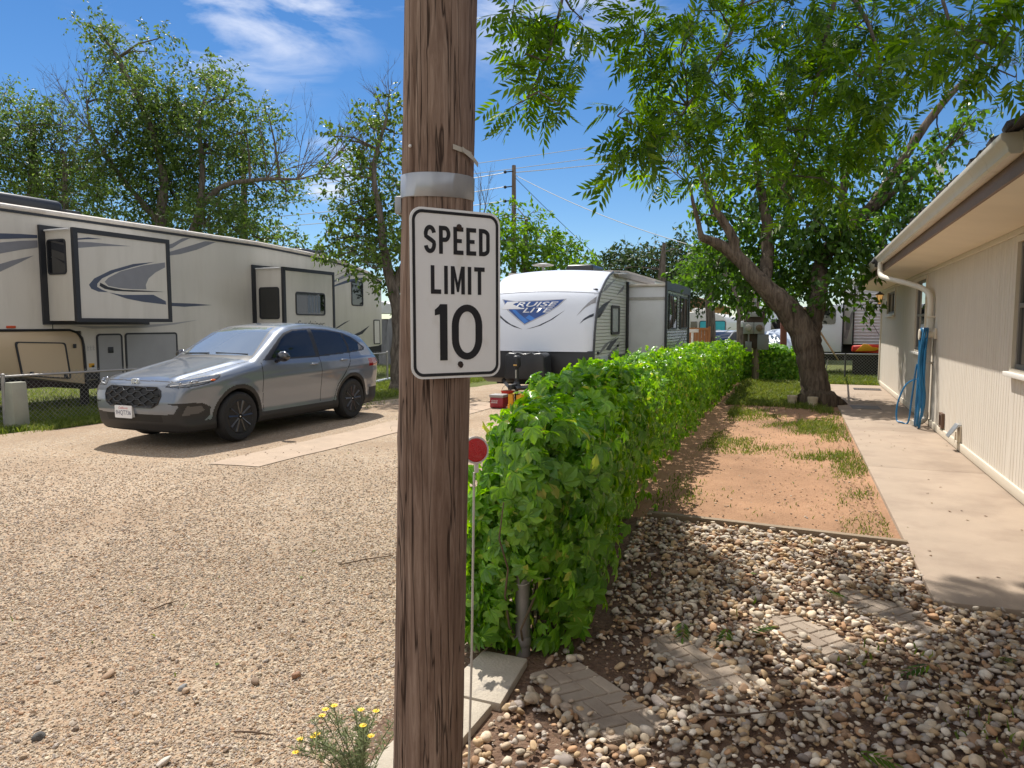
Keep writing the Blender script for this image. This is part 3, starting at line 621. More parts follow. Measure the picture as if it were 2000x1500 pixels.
# ------------------------------------------------------------------ grey compact SUV: a shell from a distance-like function, meshed and split into panels
CAR = (-8.15, 6.75, 0)
def build_car():
    CX, CY, CZ = CAR
    car = thing('parked_car', 'grey compact suv with black wheels parked on the gravel, its front towards the viewer', 'car', CAR)
    YY = np.linspace(-.2, 4.8, 1001)
    def curve(pts, s):
        a = np.array(pts); v = np.interp(YY, a[:, 0], a[:, 1]); k = np.arange(-60, 61) * .005; w = np.exp(-(k / s) ** 2); w /= w.sum()
        return np.convolve(np.pad(v, 60, mode='edge'), w, mode='valid')
    ZT = curve([(-.2, .80), (.04, .86), (.12, .912), (.3, .965), (.6, 1.03), (1.0, 1.105), (1.25, 1.145), (1.29, 1.165), (1.93, 1.53), (2.2, 1.612), (2.55, 1.652), (2.9, 1.652), (3.3, 1.62), (3.8, 1.53), (4.10, 1.44), (4.44, 1.13), (4.54, 1.04), (4.8, .9)], .055)
    dZT = np.gradient(ZT, YY)
    WP = curve([(-.2, .60), (0, .72), (.06, .785), (.14, .83), (.28, .867), (.5, .895), (.75, .908), (1.1, .912), (2.2, .918), (3.4, .918), (3.85, .91), (4.2, .875), (4.4, .83), (4.52, .775), (4.6, .70), (4.8, .6)], .04)
    ZZ = np.linspace(0, 1.8, 361)
    zc = np.array([(0, -.10), (.2, -.075), (.3, -.035), (.42, -.045), (.55, -.034), (.68, -.014), (.80, 0), (.95, -.003), (1.03, -.018), (1.07, -.042), (1.12, -.062), (1.3, -.125), (1.5, -.205), (1.62, -.30), (1.8, -.5)])
    WZ = np.interp(ZZ, zc[:, 0], zc[:, 1]); k = np.arange(-12, 13) * .005; w = np.exp(-(k / .018) ** 2); w /= w.sum(); WZ = np.convolve(np.pad(WZ, 12, mode='edge'), w, mode='valid')
    nf = np.array([(0, .22), (.2, .10), (.33, .035), (.5, .0), (.62, .0), (.76, .022), (.86, .06), (.92, .12), (1.0, .25), (1.8, 2)])
    nr = np.array([(0, 4.30), (.25, 4.44), (.42, 4.555), (.62, 4.57), (.75, 4.55), (.95, 4.54), (1.05, 4.50), (1.2, 4.43), (1.8, 4.2)])
    NF = np.interp(ZZ, nf[:, 0], nf[:, 1]); NR = np.interp(ZZ, nr[:, 0], nr[:, 1])
    NF = np.convolve(np.pad(NF, 12, mode='edge'), w, mode='valid'); NR = np.convolve(np.pad(NR, 12, mode='edge'), w, mode='valid')
    AX = (.87, 3.525); RZ = .348; RA = .392
    def smax(a, b, k): h = np.maximum(k - np.abs(a - b), 0) / k; return np.maximum(a, b) + h * h * k * .25
    li = lambda t, x0, dx, arr: (lambda q: (lambda i: arr[i] + (arr[np.minimum(i + 1, len(arr) - 1)] - arr[i]) * (q - i))(np.floor(q).astype(np.int32)))(np.clip((t - x0) / dx, 0, len(arr) - 1.001))
    def F(x, y, z):
        ax = np.abs(x)
        W = li(y, -.2, .005, WP) + li(z, 0, .005, WZ)
        for a in AX:
            d = np.sqrt((y - a) ** 2 + (z - RZ) ** 2); W = W + .016 * np.exp(-((d - .43) / .07) ** 2) * (z < .95)
        # body side crease rising to the rear and a hollow above the sill
        W = W + .010 * np.exp(-((z - (.80 + .03 * y)) / .045) ** 2) * np.clip((y - .9), 0, 1)
        fs = ax - W
        sl = li(y, -.2, .005, dZT); zt = li(y, -.2, .005, ZT)
        cr = np.where(y < 1.25, .055, .055)
        ridge = .014 * np.exp(-((ax - (.50 + .09 * np.clip(y, 0, 1.2))) / .07) ** 2) * np.clip((1.35 - y) / .3, 0, 1)
        ft = (z - zt + cr * (ax / .8) ** 2.4 - ridge) / np.sqrt(1 + sl * sl)
        ff = li(z, 0, .005, NF) + .055 * (ax / .72) ** 2.6 - y
        fr = y - li(z, 0, .005, NR) + .05 * (ax / .75) ** 2
        fb = .205 - z + .02 * np.clip(y - 4.2, 0, 1)
        v = smax(fs, ft, .11); v = smax(v, ff, .07); v = smax(v, fr, .08); v = smax(v, fb, .05)
        # recesses: grille, lower intake
        for a in AX:
            S = np.maximum(np.sqrt((y - a) ** 2 + (z - RZ) ** 2) - RA, .56 - ax); v = np.maximum(v, -S)
        return v
    h = .0125
    gx = np.arange(-1.0, 1.0 + h, h, dtype=np.float32) + .004; gy = np.arange(-.08, 4.70, h, dtype=np.float32); gz = np.arange(.14, 1.70, h, dtype=np.float32)
    nx, ny, nz = len(gx), len(gy), len(gz)
    val = np.empty((nx, ny, nz), np.float32)
    Y2, Z2 = np.meshgrid(gy, gz, indexing='ij')
    for i, x in enumerate(gx): val[i] = F(np.full_like(Y2, x), Y2, Z2)
    ins = val < 0
    c = np.zeros((nx - 1, ny - 1, nz - 1), np.int8)
    for a in (0, 1):
        for b_ in (0, 1):
            for d in (0, 1): c += ins[a:nx - 1 + a, b_:ny - 1 + b_, d:nz - 1 + d]
    act = (c > 0) & (c < 8); idx = -np.ones(act.shape, np.int64); ii = np.argwhere(act); idx[act] = np.arange(len(ii))
    P = np.stack([gx[ii[:, 0]] + h / 2, gy[ii[:, 1]] + h / 2, gz[ii[:, 2]] + h / 2], 1).astype(np.float64)
    def G(P):
        e = .002; f0 = F(P[:, 0], P[:, 1], P[:, 2])
        g = np.stack([F(P[:, 0] + e * (q == 0), P[:, 1] + e * (q == 1), P[:, 2] + e * (q == 2)) - F(P[:, 0] - e * (q == 0), P[:, 1] - e * (q == 1), P[:, 2] - e * (q == 2)) for q in range(3)], 1) / (2 * e)
        return f0, g
    P0 = P.copy()
    for _ in range(4):
        f0, g = G(P); st = g * (f0 / np.maximum((g * g).sum(1), .2))[:, None]; P = np.clip(P - np.clip(st, -h, h), P0 - h * .75, P0 + h * .75)
    quads = []
    for ax in range(3):
        s0 = [slice(0, None)] * 3; s1 = [slice(0, None)] * 3
        s0[ax] = slice(0, -1); s1[ax] = slice(1, None)
        e = ins[tuple(s0)] != ins[tuple(s1)]; sg = ins[tuple(s0)]
        q = np.argwhere(e); o = [k for k in range(3) if k != ax]
        ok = np.all((q[:, o] > 0), 1) & (q[:, o[0]] < act.shape[o[0]]) & (q[:, o[1]] < act.shape[o[1]]) & (q[:, ax] < act.shape[ax]); q = q[ok]
        def cell(d0, d1):
            r = q.copy(); r[:, o[0]] += d0; r[:, o[1]] += d1; return idx[r[:, 0], r[:, 1], r[:, 2]]
        Q = np.stack([cell(-1, -1), cell(0, -1), cell(0, 0), cell(-1, 0)], 1)
        fl = sg[q[:, 0], q[:, 1], q[:, 2]]
        if ax == 1: fl = ~fl
        Q[~fl] = Q[~fl][:, ::-1]; quads.append(Q)
    Q = np.concatenate(quads); Q = Q[(Q >= 0).all(1)]
    C = P[Q].mean(1); _, Nn = G(C); Nn /= np.linalg.norm(Nn, axis=1)[:, None]
    x, y, z = C.T; ax = np.abs(x)
    def inside(px, py, poly):
        r = np.zeros(len(px), bool); n = len(poly)
        for i in range(n):
            (x1, y1), (x2, y2) = poly[i], poly[(i + 1) % n]
            cnd = ((y1 > py) != (y2 > py)) & (px < (x2 - x1) * (py - y1) / ((y2 - y1) + 1e-12) + x1); r ^= cnd
        return r
    def seg(px, py, pts):
        d = np.full(len(px), 9.)
        for (x1, y1), (x2, y2) in zip(pts[:-1], pts[1:]):
            t = np.clip(((px - x1) * (x2 - x1) + (py - y1) * (y2 - y1)) / ((x2 - x1) ** 2 + (y2 - y1) ** 2), 0, 1); d = np.minimum(d, np.hypot(px - x1 - t * (x2 - x1), py - y1 - t * (y2 - y1)))
        return d
    lab = np.zeros(len(Q), np.int32)             # 0 body
    side = np.abs(Nn[:, 0]) > .5; top = Nn[:, 2] > .55
    FD = [(1.36, .36), (1.33, .75), (1.34, 1.07), (1.47, 1.1), (2.0, 1.49), (2.2, 1.565), (2.665, 1.60), (2.665, .36)]
    RD = [(2.665, .36), (2.665, 1.60), (3.1, 1.58), (3.45, 1.515), (3.53, 1.16), (3.46, .98), (3.30, .80), (3.12, .62), (3.02, .36)]
    fdm = side & inside(y, z, FD); rdm = side & inside(y, z, RD) & ~fdm
    lab[fdm] = 2; lab[rdm] = 3
    hood = (y < 1.26) & (Nn[:, 2] > .35) & (ax < .60 + .14 * np.clip(y / 1.2, 0, 1)) & (z > .875); lab[hood] = 1
    sm = side & ((seg(y, z, FD[:3]) < .006) | (seg(y, z, [(2.665, .36), (2.665, 1.12)]) < .007) | (seg(y, z, RD[4:]) < .007)) & (z > .38); lab[sm] = 10
    lab[(y < 1.25) & (Nn[:, 2] > .3) & (np.abs(ax - (.60 + .14 * np.clip(y / 1.2, 0, 1))) < .008) & (z > .90)] = 10
    lab[(np.abs(z - .885 + .25 * (y - .1)) < .007) & (Nn[:, 1] < -.2) & (ax < .58) & (y < .3)] = 10
    dlo = [(1.40, 1.10), (1.88, 1.41), (2.04, 1.495), (2.25, 1.543), (2.7, 1.562), (3.1, 1.545), (3.5, 1.48), (3.72, 1.405), (4.05, 1.215), (4.0, 1.17), (3.5, 1.135), (2.6, 1.10)]
    sgl = side & inside(y, z, dlo); lab[sgl] = 9
    for k, w_ in ((5, [(1.56, 1.122), (1.93, 1.405), (2.07, 1.478), (2.26, 1.523), (2.60, 1.537), (2.60, 1.122)]), (6, [(2.70, 1.125), (2.70, 1.54), (3.1, 1.525), (3.44, 1.468), (3.50, 1.23), (3.46, 1.152)]), (7, [(3.535, 1.16), (3.555, 1.26), (3.49, 1.452), (3.70, 1.388), (3.99, 1.215), (3.96, 1.185)])):
        lab[side & inside(y, z, w_)] = k
    ws = (y > 1.26) & (y < 2.25) & ~side & (Nn[:, 1] < -.25) & (Nn[:, 2] > .3) & (z > 1.14)
    wedge = .735 - .26 * np.clip((y - 1.3) / .8, 0, 1)
    lab[ws & (ax < wedge)] = 9; lab[ws & (ax < wedge - .025) & (z < 1.575) & (z > 1.17)] = 4
    lab[(y > 1.22) & (y < 1.31) & (ax < .72) & (Nn[:, 2] > .4) & (z < 1.175)] = 9
    rw = (y > 4.1) & (Nn[:, 1] > .35) & (Nn[:, 2] > .25) & (ax < .56) & (z > 1.08) & (z < 1.36); lab[rw] = 8
    # cladding
    for a in AX:
        d = np.hypot(y - a, z - RZ); lab[(d < .452) & (z < .84) & (ax > .6)] = 9; lab[(d < RA + .004)] = 16
    lab[(z < .365) & (y > .6) & (y < 4.1) & (ax > .5)] = 9
    lab[(z < .365) & (y <= .75)] = 9; lab[(z < .50) & (y > 4.1)] = 9; lab[(Nn[:, 2] < -.6)] = 16
    front = (Nn[:, 1] < -.25) & (y < .6)
    gr = front & inside(ax, z, [(-1, .555), (.37, .555), (.455, .60), (.49, .70), (.475, .765), (.41, .805), (-1, .81)]); lab[gr] = 12
    it = front & inside(ax, z, [(-1, .36), (.56, .36), (.52, .455), (-1, .475)]); lab[it] = 13
    fg = (y < .75) & inside(np.arctan2(ax, 1.0 - y), z, [(.48, .33), (.88, .33), (.955, .43), (.965, .53), (.88, .60), (.56, .615), (.56, .60), (.68, .575), (.62, .47), (.48, .46)]); lab[fg] = 9
    fgi = (y < .75) & inside(np.arctan2(ax, 1.0 - y), z, [(.70, .45), (.84, .455), (.905, .50), (.87, .555), (.745, .568)]); lab[fgi] = 15
    s_ = np.arctan2(ax, 1.0 - y)
    hl = (y < .75) & (z > .6) & inside(s_, z, [(.54, .818), (.555, .850), (.66, .893), (.90, .930), (1.10, .955), (1.08, .925), (.98, .872), (.84, .832), (.66, .812)]); lab[hl] = 11
    hb = (y < .75) & (z > .6) & inside(s_, z, [(.52, .812), (.55, .858), (.66, .903), (.90, .940), (1.13, .965), (1.10, .920), (1.0, .862), (.84, .822), (.66, .802)]) & ~hl; lab[hb] = 9
    tl = (y > 4.05) & (z > .88) & (z < 1.02) & (ax > .3); lab[tl] = 14
    paint = M('grey car paint', (.165, .19, .232), .30, metal=.3, var=.02, coat=1.0, bump=0)
    plastic = M('black body cladding', (.018, .018, .02), .55, var=.1); seam = M('panel gap', (.01, .01, .012), .7, var=0)
    dark = M('wheel well lining', (.008, .008, .008), .9, var=0)
    tint = glass('tinted car glass', (.012, .013, .018)); wsg = glass('windscreen glass', (.46, .50, .50)); wsg.node_tree.nodes['Principled BSDF'].inputs['Metallic'].default_value = .6; tint.node_tree.nodes['Principled BSDF'].inputs['Specular IOR Level'].default_value = .5; tint.node_tree.nodes['Principled BSDF'].inputs['Coat Weight'].default_value = .1
    head = M('headlight lens', (.10, .11, .125), .08, var=.25, vs=9, coat=1); tail = M('tail light', (.25, .01, .012), .1, coat=1); mesh_m = M('black intake mesh', (.006, .006, .007), .6, var=0)
    fog = M('grey bumper insert', (.10, .095, .095), .5)
    parts = {}
    def cut(name, sel, mat, parent=None):
        q = Q[sel]
        if len(q) == 0: return None
        u, inv = np.unique(q.ravel(), return_inverse=True)
        me = npmesh(name, P[u], [inv.reshape(-1, 4)], True)
        return link(name, me, mat, parent or car, local=True)
    cut('body', lab == 0, paint); cut('hood', lab == 1, paint)
    fd = [cut('front_door', (lab == 2) & (x > 0), paint), cut('front_door', (lab == 2) & (x < 0), paint)]; rd = [cut('rear_door', (lab == 3) & (x > 0), paint), cut('rear_door', (lab == 3) & (x < 0), paint)]
    cut('window', (lab == 5) & (x > 0), tint, fd[0]); cut('window', (lab == 5) & (x < 0), tint, fd[1]); cut('window', (lab == 6) & (x > 0), tint, rd[0]); cut('window', (lab == 6) & (x < 0), tint, rd[1])
    for s in (1, -1): cut('quarter_window', (lab == 7) & (x * s > 0), tint); hd = cut('headlight', (lab == 11) & (x * s > 0), head); cut('tail_light', (lab == 14) & (x * s > 0), tail); cut('bumper_insert', (lab == 15) & (x * s > 0), fog); parts['hl%d' % s] = hd
    cut('windscreen', lab == 4, wsg); cut('rear_window', lab == 8, tint); cut('cladding', lab == 9, plastic); cut('panel_gaps', lab == 10, seam); cut('underbody', lab == 16, dark)
    gril = cut('grille', lab == 12, mesh_m); cut('lower_intake', lab == 13, mesh_m)
    def yf(xx, zz):        # front surface of the body at x, z
        lo, hi = -.1, .9
        for _ in range(30):
            m_ = (lo + hi) / 2
            if F(np.array([xx]), np.array([m_]), np.array([zz]))[0] < 0: hi = m_
            else: lo = m_
        return hi
    def xf_(yy, zz):
        lo, hi = 0., 1.1
        for _ in range(30):
            m_ = (lo + hi) / 2
            if F(np.array([m_]), np.array([yy]), np.array([zz]))[0] < 0: lo = m_
            else: hi = m_
        return lo
    b = B()
    for k, z0 in enumerate((.585, .635, .685, .735, .785)):       # wavy grille bars
        pts = []; xm = (.42, .465, .48, .47, .42)[k]
        for xx in np.linspace(-xm, xm, 25): 
            zz = z0 + .016 * (1 if int(abs(xx) / .11 + .5) % 2 == k % 2 else -1); pts.append((xx, yf(xx, zz) - .008, zz))
        b.tube(pts, .007, 6)
    b.done('grille_bars', M('glossy black grille', (.03, .032, .036), .25, var=0), gril, local=True)
    eo = [(-1, .55), (.37, .55), (.462, .597), (.499, .70), (.483, .77), (.416, .812)]
    rim = [(xx, zz) for xx, zz in eo[1:]]; loop = rim + [(-a, c) for a, c in rim[::-1]]; loop.append(loop[0])
    lp2 = []
    for (p, q) in zip(loop[:-1], loop[1:]):
        for t in np.linspace(0, 1, 8)[:-1]: lp2.append((p[0] + (q[0] - p[0]) * t, p[1] + (q[1] - p[1]) * t))
    B().tube([(a, yf(a, c) - .003, c) for a, c in lp2 + lp2[:1]], .009, 6).done('grille_surround', M('glossy black grille', (0, 0, 0)), gril, local=True)
    # emblem
    ye = yf(0, .865) - .008; ch = M('chrome', (.8, .81, .83), .35, metal=.6, var=0)
    b = B(); b.frame('xz', rrect(-.062, .062, .822, .912, .02, 4), rrect(-.054, .054, .830, .904, .015, 4), ye - .012, ye + .01)
    for s in (1, -1): b.prism('xz', [(s * .022, .832), (s * .034, .832), (s * .046, .902), (s * .030, .902)], ye - .011, ye + .01)
    b.box(-.024, .024, ye - .010, ye + .01, .858, .870); b.done('emblem', ch, car, local=True)
    # number plate
    yp = yf(0, .47) - .03; px0 = -.10
    pm = M('plate white', (.75, .75, .76), .4, var=.02)
    plt = B().prism('xz', rrect(px0 - .155, px0 + .155, .40, .565, .012, 3), yp, yp + .006).box(px0 - .15, px0 + .15, yp + .0062, yp + .04, .41, .55).done('number_plate', pm, car, local=True)
    me, w_ = text_mesh('9HQT736', .068, xs=.78, spacing=1.06); me.transform(basis((px0 - w_ / 2, yp - .0012, .432), (1, 0, 0), (0, 0, 1))); link('plate_number', me, M('plate blue', (.02, .03, .12), .5, var=0), plt, local=True)
    me, w_ = text_mesh('California', .030, shear=.35, bold=-.005); me.transform(basis((px0 - w_ / 2, yp - .0012, .518), (1, 0, 0), (0, 0, 1))); link('plate_state', me, M('plate red', (.55, .03, .05), .5, var=0), plt, local=True)
    # headlight inner parts
    for s in (1, -1):
        st = []
        for t in np.linspace(0, 1, 9):
            ph = .58 + t * .40; zz = .830 + t * .058; lo, hi = .2, 1.4
            for _ in range(30):
                m_ = (lo + hi) / 2
                if F(np.array([m_ * math.sin(ph)]), np.array([1.0 - m_ * math.cos(ph)]), np.array([zz]))[0] < 0: lo = m_
                else: hi = m_
            st.append((s * (lo + .002) * math.sin(ph), 1.0 - (lo + .002) * math.cos(ph), zz))
        if parts['hl%d' % s] is not None:
            B().tube(st, .006, 6).done('running_light', M('led strip', (.8, .82, .85), .2, var=0), parts['hl%d' % s], local=True)
            for t in (.25, .5, .72):
                i = int(t * 8); B().ball((st[i][0], st[i][1] + .012, st[i][2] + .022 - .006 * t), (.024, .02, .017), sub=2).done('projector', M('lamp projector', (.3, .32, .36), .1, metal=.8, var=0), parts['hl%d' % s], local=True)
            e = st[-1]; B().ball((e[0] - s * .004, e[1] + .028, e[2] - .002), (.02, .045, .014), sub=2).done('turn_signal', M('amber lens', (.75, .14, .02), .2, var=0), parts['hl%d' % s], local=True)
    # mirrors, handles, aerial, wipers
    for s in (1, -1):
        xm = .90
        mr = B().ball((s * 1.005, 1.66, 1.15), (.115, .065, .078), sub=3).box(s * .86 - .02, s * .86 + .02, 1.62, 1.70, 1.05, 1.09).tube([(s * .86, 1.66, 1.07), (s * .95, 1.66, 1.105)], [.03, .025], 8).done('mirror', M('gloss black mirror', (.012, .013, .02), .12, var=0, coat=1), car, local=True)
        for dr, yy, zz in ((fd[0 if s > 0 else 1], 2.50, 1.0), (rd[0 if s > 0 else 1], 3.30, 1.03)):
            xx = xf_(yy, zz); B().tube([(s * (xx - .005), yy - .10, zz - .004), (s * (xx + .028), yy - .07, zz), (s * (xx + .03), yy + .05, zz + .003), (s * (xx - .005), yy + .09, zz + .004)], [.012, .015, .015, .012], 8).done('handle', paint, dr, local=True)
    B().prism('yz', [(3.72, 1.54), (3.74, 1.585), (3.86, 1.595), (3.93, 1.50)], -.02, .02, bev=.006).done('roof_aerial', paint, car, local=True)
    b = B(); b.tube([(-.62, 1.36, 1.19), (-.1, 1.33, 1.20)], .008, 6).tube([(.02, 1.345, 1.205), (.60, 1.37, 1.19)], .008, 6).done('wipers', plastic, car, local=True)
    B().prism('yz', [(4.0, 1.47), (4.28, 1.40), (4.29, 1.375), (4.1, 1.38)], -.56, .56, bev=.008).done('rear_spoiler', paint, car, local=True)
    # wheels
    tyre_m = M('tyre rubber', (.016, .016, .017), .8, var=.15, bump=.3, bs=60); rim_m = M('black alloy', (.008, .008, .009), .42, var=0)
    def wheel(xc, yc, s):
        prof = [(.235, -.10), (.26, -.112), (.318, -.108), (.340, -.085), (.3475, -.04), (.3475, .04), (.340, .085), (.318, .108), (.26, .112), (.235, .10)]
        if s < 0: prof = [(r, -h_) for r, h_ in prof[::-1]]
        w0 = thing_part('wheel', car)
        B().lathe(prof, (xc, yc, RZ), 'x', 48).done('tyre', tyre_m, w0, local=True)
        b = B(); o = s * .085
        for k in range(5):
            for q in (-1, 1):
                a0 = 2 * math.pi * k / 5 + .3; a1 = a0 + q * .27
                p0 = Vector((xc + s * .085, yc + .04 * math.cos(a0 + q * .25), RZ + .04 * math.sin(a0 + q * .25))); p1 = Vector((xc + s * .095, yc + .222 * math.cos(a1), RZ + .222 * math.sin(a1)))
                b.tube([p0, p0.lerp(p1, .5), p1], [.024, .019, .023], 6)
        b.lathe([(.06, .06 * s), (.055, .095 * s), (.03, .10 * s)], (xc, yc, RZ), 'x', 16)
        sp2 = b; rb = B().lathe([(.240, -.09 * s), (.236, .101 * s), (.226, .104 * s), (.214, .08 * s), (.205, .0 * s), (.05, -.0 * s)], (xc, yc, RZ), 'x', 40)
        rim_o = rb.done('rim', rim_m, w0, local=True); sp2.done('spokes', M('gloss black spokes', (.022, .023, .026), .3, var=0, coat=.4), rim_o, local=True)
        B().box(xc + s * .1005, xc + s * .1025, yc - .012, yc + .012, RZ - .010, RZ + .010, bev=.001).done('hub_badge', ch, w0, local=True)
    def thing_part(name, parent):
        o = bpy.data.objects.new(name, None); COL.objects.link(o); o.parent = parent; return o
    for s in (1, -1):
        for a in AX: wheel(s * .80, a, s)
    # the nose reaches a little further forward than the shell's first profile
    def kids(o):
        for c_ in o.children: yield c_; yield from kids(c_)
    for o in kids(car):
        if o.type == 'MESH':
            co = np.empty(len(o.data.vertices) * 3, np.float32); o.data.vertices.foreach_get('co', co); co = co.reshape(-1, 3); co[:, 1] -= .125 * np.clip((.47 - co[:, 1]) / .47, 0, 1.1); o.data.vertices.foreach_set('co', co.ravel()); o.data.update()
build_car()

# ------------------------------------------------------------------ fifth wheel trailer on the left
def decal(name, poly, mat, parent, x0, x1, **k):      # printed graphic film on a side facing +x
    b = B(); b.prism('yz', poly, x0, x1); me = b.mesh(name, 0); bm_ = bmesh.new(); bm_.from_mesh(me); bmesh.ops.triangulate(bm_, faces=bm_.faces); bm_.to_mesh(me); bm_.free()
    return link(name, me, mat, parent, **k)
def decal_y(name, poly, mat, parent, y0, y1, **k):    # facing -y
    b = B(); b.prism('xz', poly, y0, y1); me = b.mesh(name, 0); bm_ = bmesh.new(); bm_.from_mesh(me); bmesh.ops.triangulate(bm_, faces=bm_.faces); bm_.to_mesh(me); bm_.free()
    return link(name, me, mat, parent, **k)
def hatch(name, parent, x, y0, y1, z0, z1, mat, seal, r=.06, w=.035, poly=None, d=.02):
    """rounded compartment door with black seal, lying on a side facing +x"""
    if poly is None: o = rrect(y0, y1, z0, z1, r, 5); i = rrect(y0 + w, y1 - w, z0 + w, z1 - w, max(.012, r - w), 5)
    h_ = B().frame('yz', o, i, x + .001, x + d).done(name, seal, parent)
    B().prism('yz', i, x + .0015, x + d * .6).done('door_skin', mat, h_)
    return h_
rvside_m = M('cream fibreglass side', (.60, .57, .52), .38, var=.05, vs=1.2, stretch=(1, 1.6, .22), col2=(.53, .50, .45), c2s=2.2, c2w=(.48, .75), bump=.03, bs=400, coat=.2)
rvroof_m = M('trailer roof edge', (.60, .555, .50), .6, var=.08, col2=(.48, .43, .38), c2s=3)
rvtan_m = M('tan fibreglass', (.56, .435, .285), .4, var=.05, vs=1, coat=.2)
rvblk_m = M('black trim rubber', (.018, .02, .026), .45, var=.1)
rvnavy_m = M('navy graphic film', (.055, .07, .115), .35, var=.08, vs=4)
rvgrey_m = M('grey graphic film', (.20, .205, .23), .35, var=.08, vs=4)
rvlt_m = M('pale grey graphic film', (.33, .33, .34), .4, var=.06)
rvglass_m = glass('trailer dark glass', (.008, .009, .011))
rvdark_m = M('underbody dark', (.02, .02, .022), .8)
def fifth_wheel():
    X = -13.0; XL = -15.45
    t = thing('fifth_wheel_trailer', 'long cream fifth wheel trailer with navy swooshes and two slide-outs behind the grey car', 'trailer', (-14.2, 13, 0))
    top = [(5.0, 3.55), (6.0, 3.70), (8.2, 3.735), (12.0, 3.74), (14.5, 3.735), (16.5, 3.66), (18.2, 3.53), (19.4, 3.33), (20.15, 3.12)]
    bt = [(20.15, .97), (19.9, .93), (17.0, .80), (9.62, .52), (9.58, 1.53), (5.0, 1.53)]
    B().prism('yz', [(y, z - .10) for y, z in top] + bt, XL, X, bev=.03, seg=3).done('body', rvside_m, t)
    # roof edge: a rounded cream band over a black moulding
    b = B(); b.tube([(X - .035, y, z - .06) for y, z in top], .062, 10); b.prism('yz', [(y, z) for y, z in top] + [(y, z - .09) for y, z in top[::-1]], XL + .05, X - .04); b.done('roof', rvroof_m, t)
    b = B(); b.prism('yz', [(y, z - .105) for y, z in top] + [(y, z - .148) for y, z in top[::-1]], X + .0005, X + .022); b.done('gutter_rail', rvblk_m, t)
    # front tan hatch section below the bedroom
    nose = [(6.2, 1.50), (9.35, 1.50), (9.5, 1.44), (9.57, 1.30), (9.60, .46), (6.4, 1.05)]
    B().prism('yz', nose, XL + .02, X - .01, bev=.02).done('front_compartment', rvtan_m, t)
    b = B(); b.tube([(X, 5.0, 1.53), (X, 9.32, 1.52), (X, 9.47, 1.47), (X, 9.57, 1.36), (X, 9.60, 1.2), (X, 9.625, .46)], .022, 6); b.done('compartment_trim', rvblk_m, t)
    o = [(8.29, 1.32), (9.23, 1.28), (9.31, .58), (8.38, .70)]
    def rnd(p, r=.06):
        out = []
        n = len(p)
        for i in range(n):
            a, c, d = Vector(p[i - 1]), Vector(p[i]), Vector(p[(i + 1) % n]); u = c + (a - c).normalized() * r; v = c + (d - c).normalized() * r
            for k in range(4): tt = k / 3; out.append(tuple(u * (1 - tt) ** 2 + c * 2 * tt * (1 - tt) + v * tt * tt))
        return out
    oc = rnd(o); ctr = Vector((sum(p[0] for p in o) / 4, sum(p[1] for p in o) / 4)); ic = [tuple(ctr + (Vector(p) - ctr) * .935) for p in oc]
    hh = B().frame('yz', oc, ic, X - .009, X + .012).done('storage_hatch', rvblk_m, t)
    B().prism('yz', ic, X - .009, X + .004).done('hatch_skin', rvtan_m, hh)
    for yy in (8.52, 9.16): B().box(X + .005, X + .025, yy, yy + .07, .68 - (yy - 8.5) * .12, .77 - (yy - 8.5) * .12, bev=.008).done('latch', rvblk_m, hh)
    B().box(X + .0, X + .012, 9.38, 9.44, 1.17, 1.25, bev=.005).done('socket_cover', rvblk_m, t)
    for yy in (8.25,): B().box(X, X + .02, yy - .09, yy + .07, 1.555, 1.60, bev=.009).done('marker_light', M('amber marker', (.55, .07, .015), .3), t)
    B().box(X + .0005, X + .004, 8.99, 9.005, 1.54, 1.72).done('panel_seam', rvblk_m, t)
    # compartments behind
    h1 = hatch('compartment_door', t, X, 9.86, 10.44, .45, 1.44, rvlt_m, rvblk_m, r=.08); B().box(X + .013, X + .022, 10.10, 10.22, 1.05, 1.17, bev=.006).done('vent_plate', rvblk_m, h1)
    hatch('compartment_door', t, X, 10.50, 11.82, .55, 1.45, rvlt_m, rvblk_m, r=.07)
    b = B().box(X + .0005, X + .014, 9.64, 9.85, .55, .72, bev=.004); 
    b.done('hose_panel', rvdark_m, t)
    stk = M('white sticker', (.55, .56, .57), .5); B().box(X + .0005, X + .003, 9.68, 9.80, .78, .86).done('sticker', M('yellow sticker', (.7, .36, .03), .5), t); B().box(X + .0005, X + .003, 9.74, 9.84, .74, .82).done('sticker', stk, t)
    b = B()
    for k in range(4):
        for q in range(3): b.box(X + .0005, X + .002, 9.66 + q * .06, 9.70 + q * .06 - .01 * (k % 2), 1.12 + k * .025, 1.128 + k * .025)
    b.done('fine_print', rvgrey_m, t)
    # underside skirt and rear bumper
    B().box(XL + .1, X - .08, 9.7, 20.05, .35, .9).done('underbelly', rvdark_m, t)
    B().prism('yz', [(18.3, .84), (20.1, .95), (20.1, .66), (18.3, .55)], X - .06, X - .01).done('rear_skirt', rvdark_m, t)
    for yy in (15.9, 16.95):
        for xx in (X - .3,): B().lathe([(.18, -.1), (.37, -.1), (.39, 0), (.37, .1), (.18, .1)], (xx, yy, .39), 'x', 24).done('wheel', rvdark_m, t)
    for yy in (9.75,): B().box(X - .4, X - .28, yy, yy + .12, .02, .6, bev=.01).box(X - .45, X - .23, yy - .05, yy + .17, 0, .025).done('landing_leg', rvdark_m, t)
    B().box(XL + .6, X - .5, 7.0, 9.7, .42, .56).done('chassis_rail', M('dark purple steel', (.055, .03, .04), .7), t)
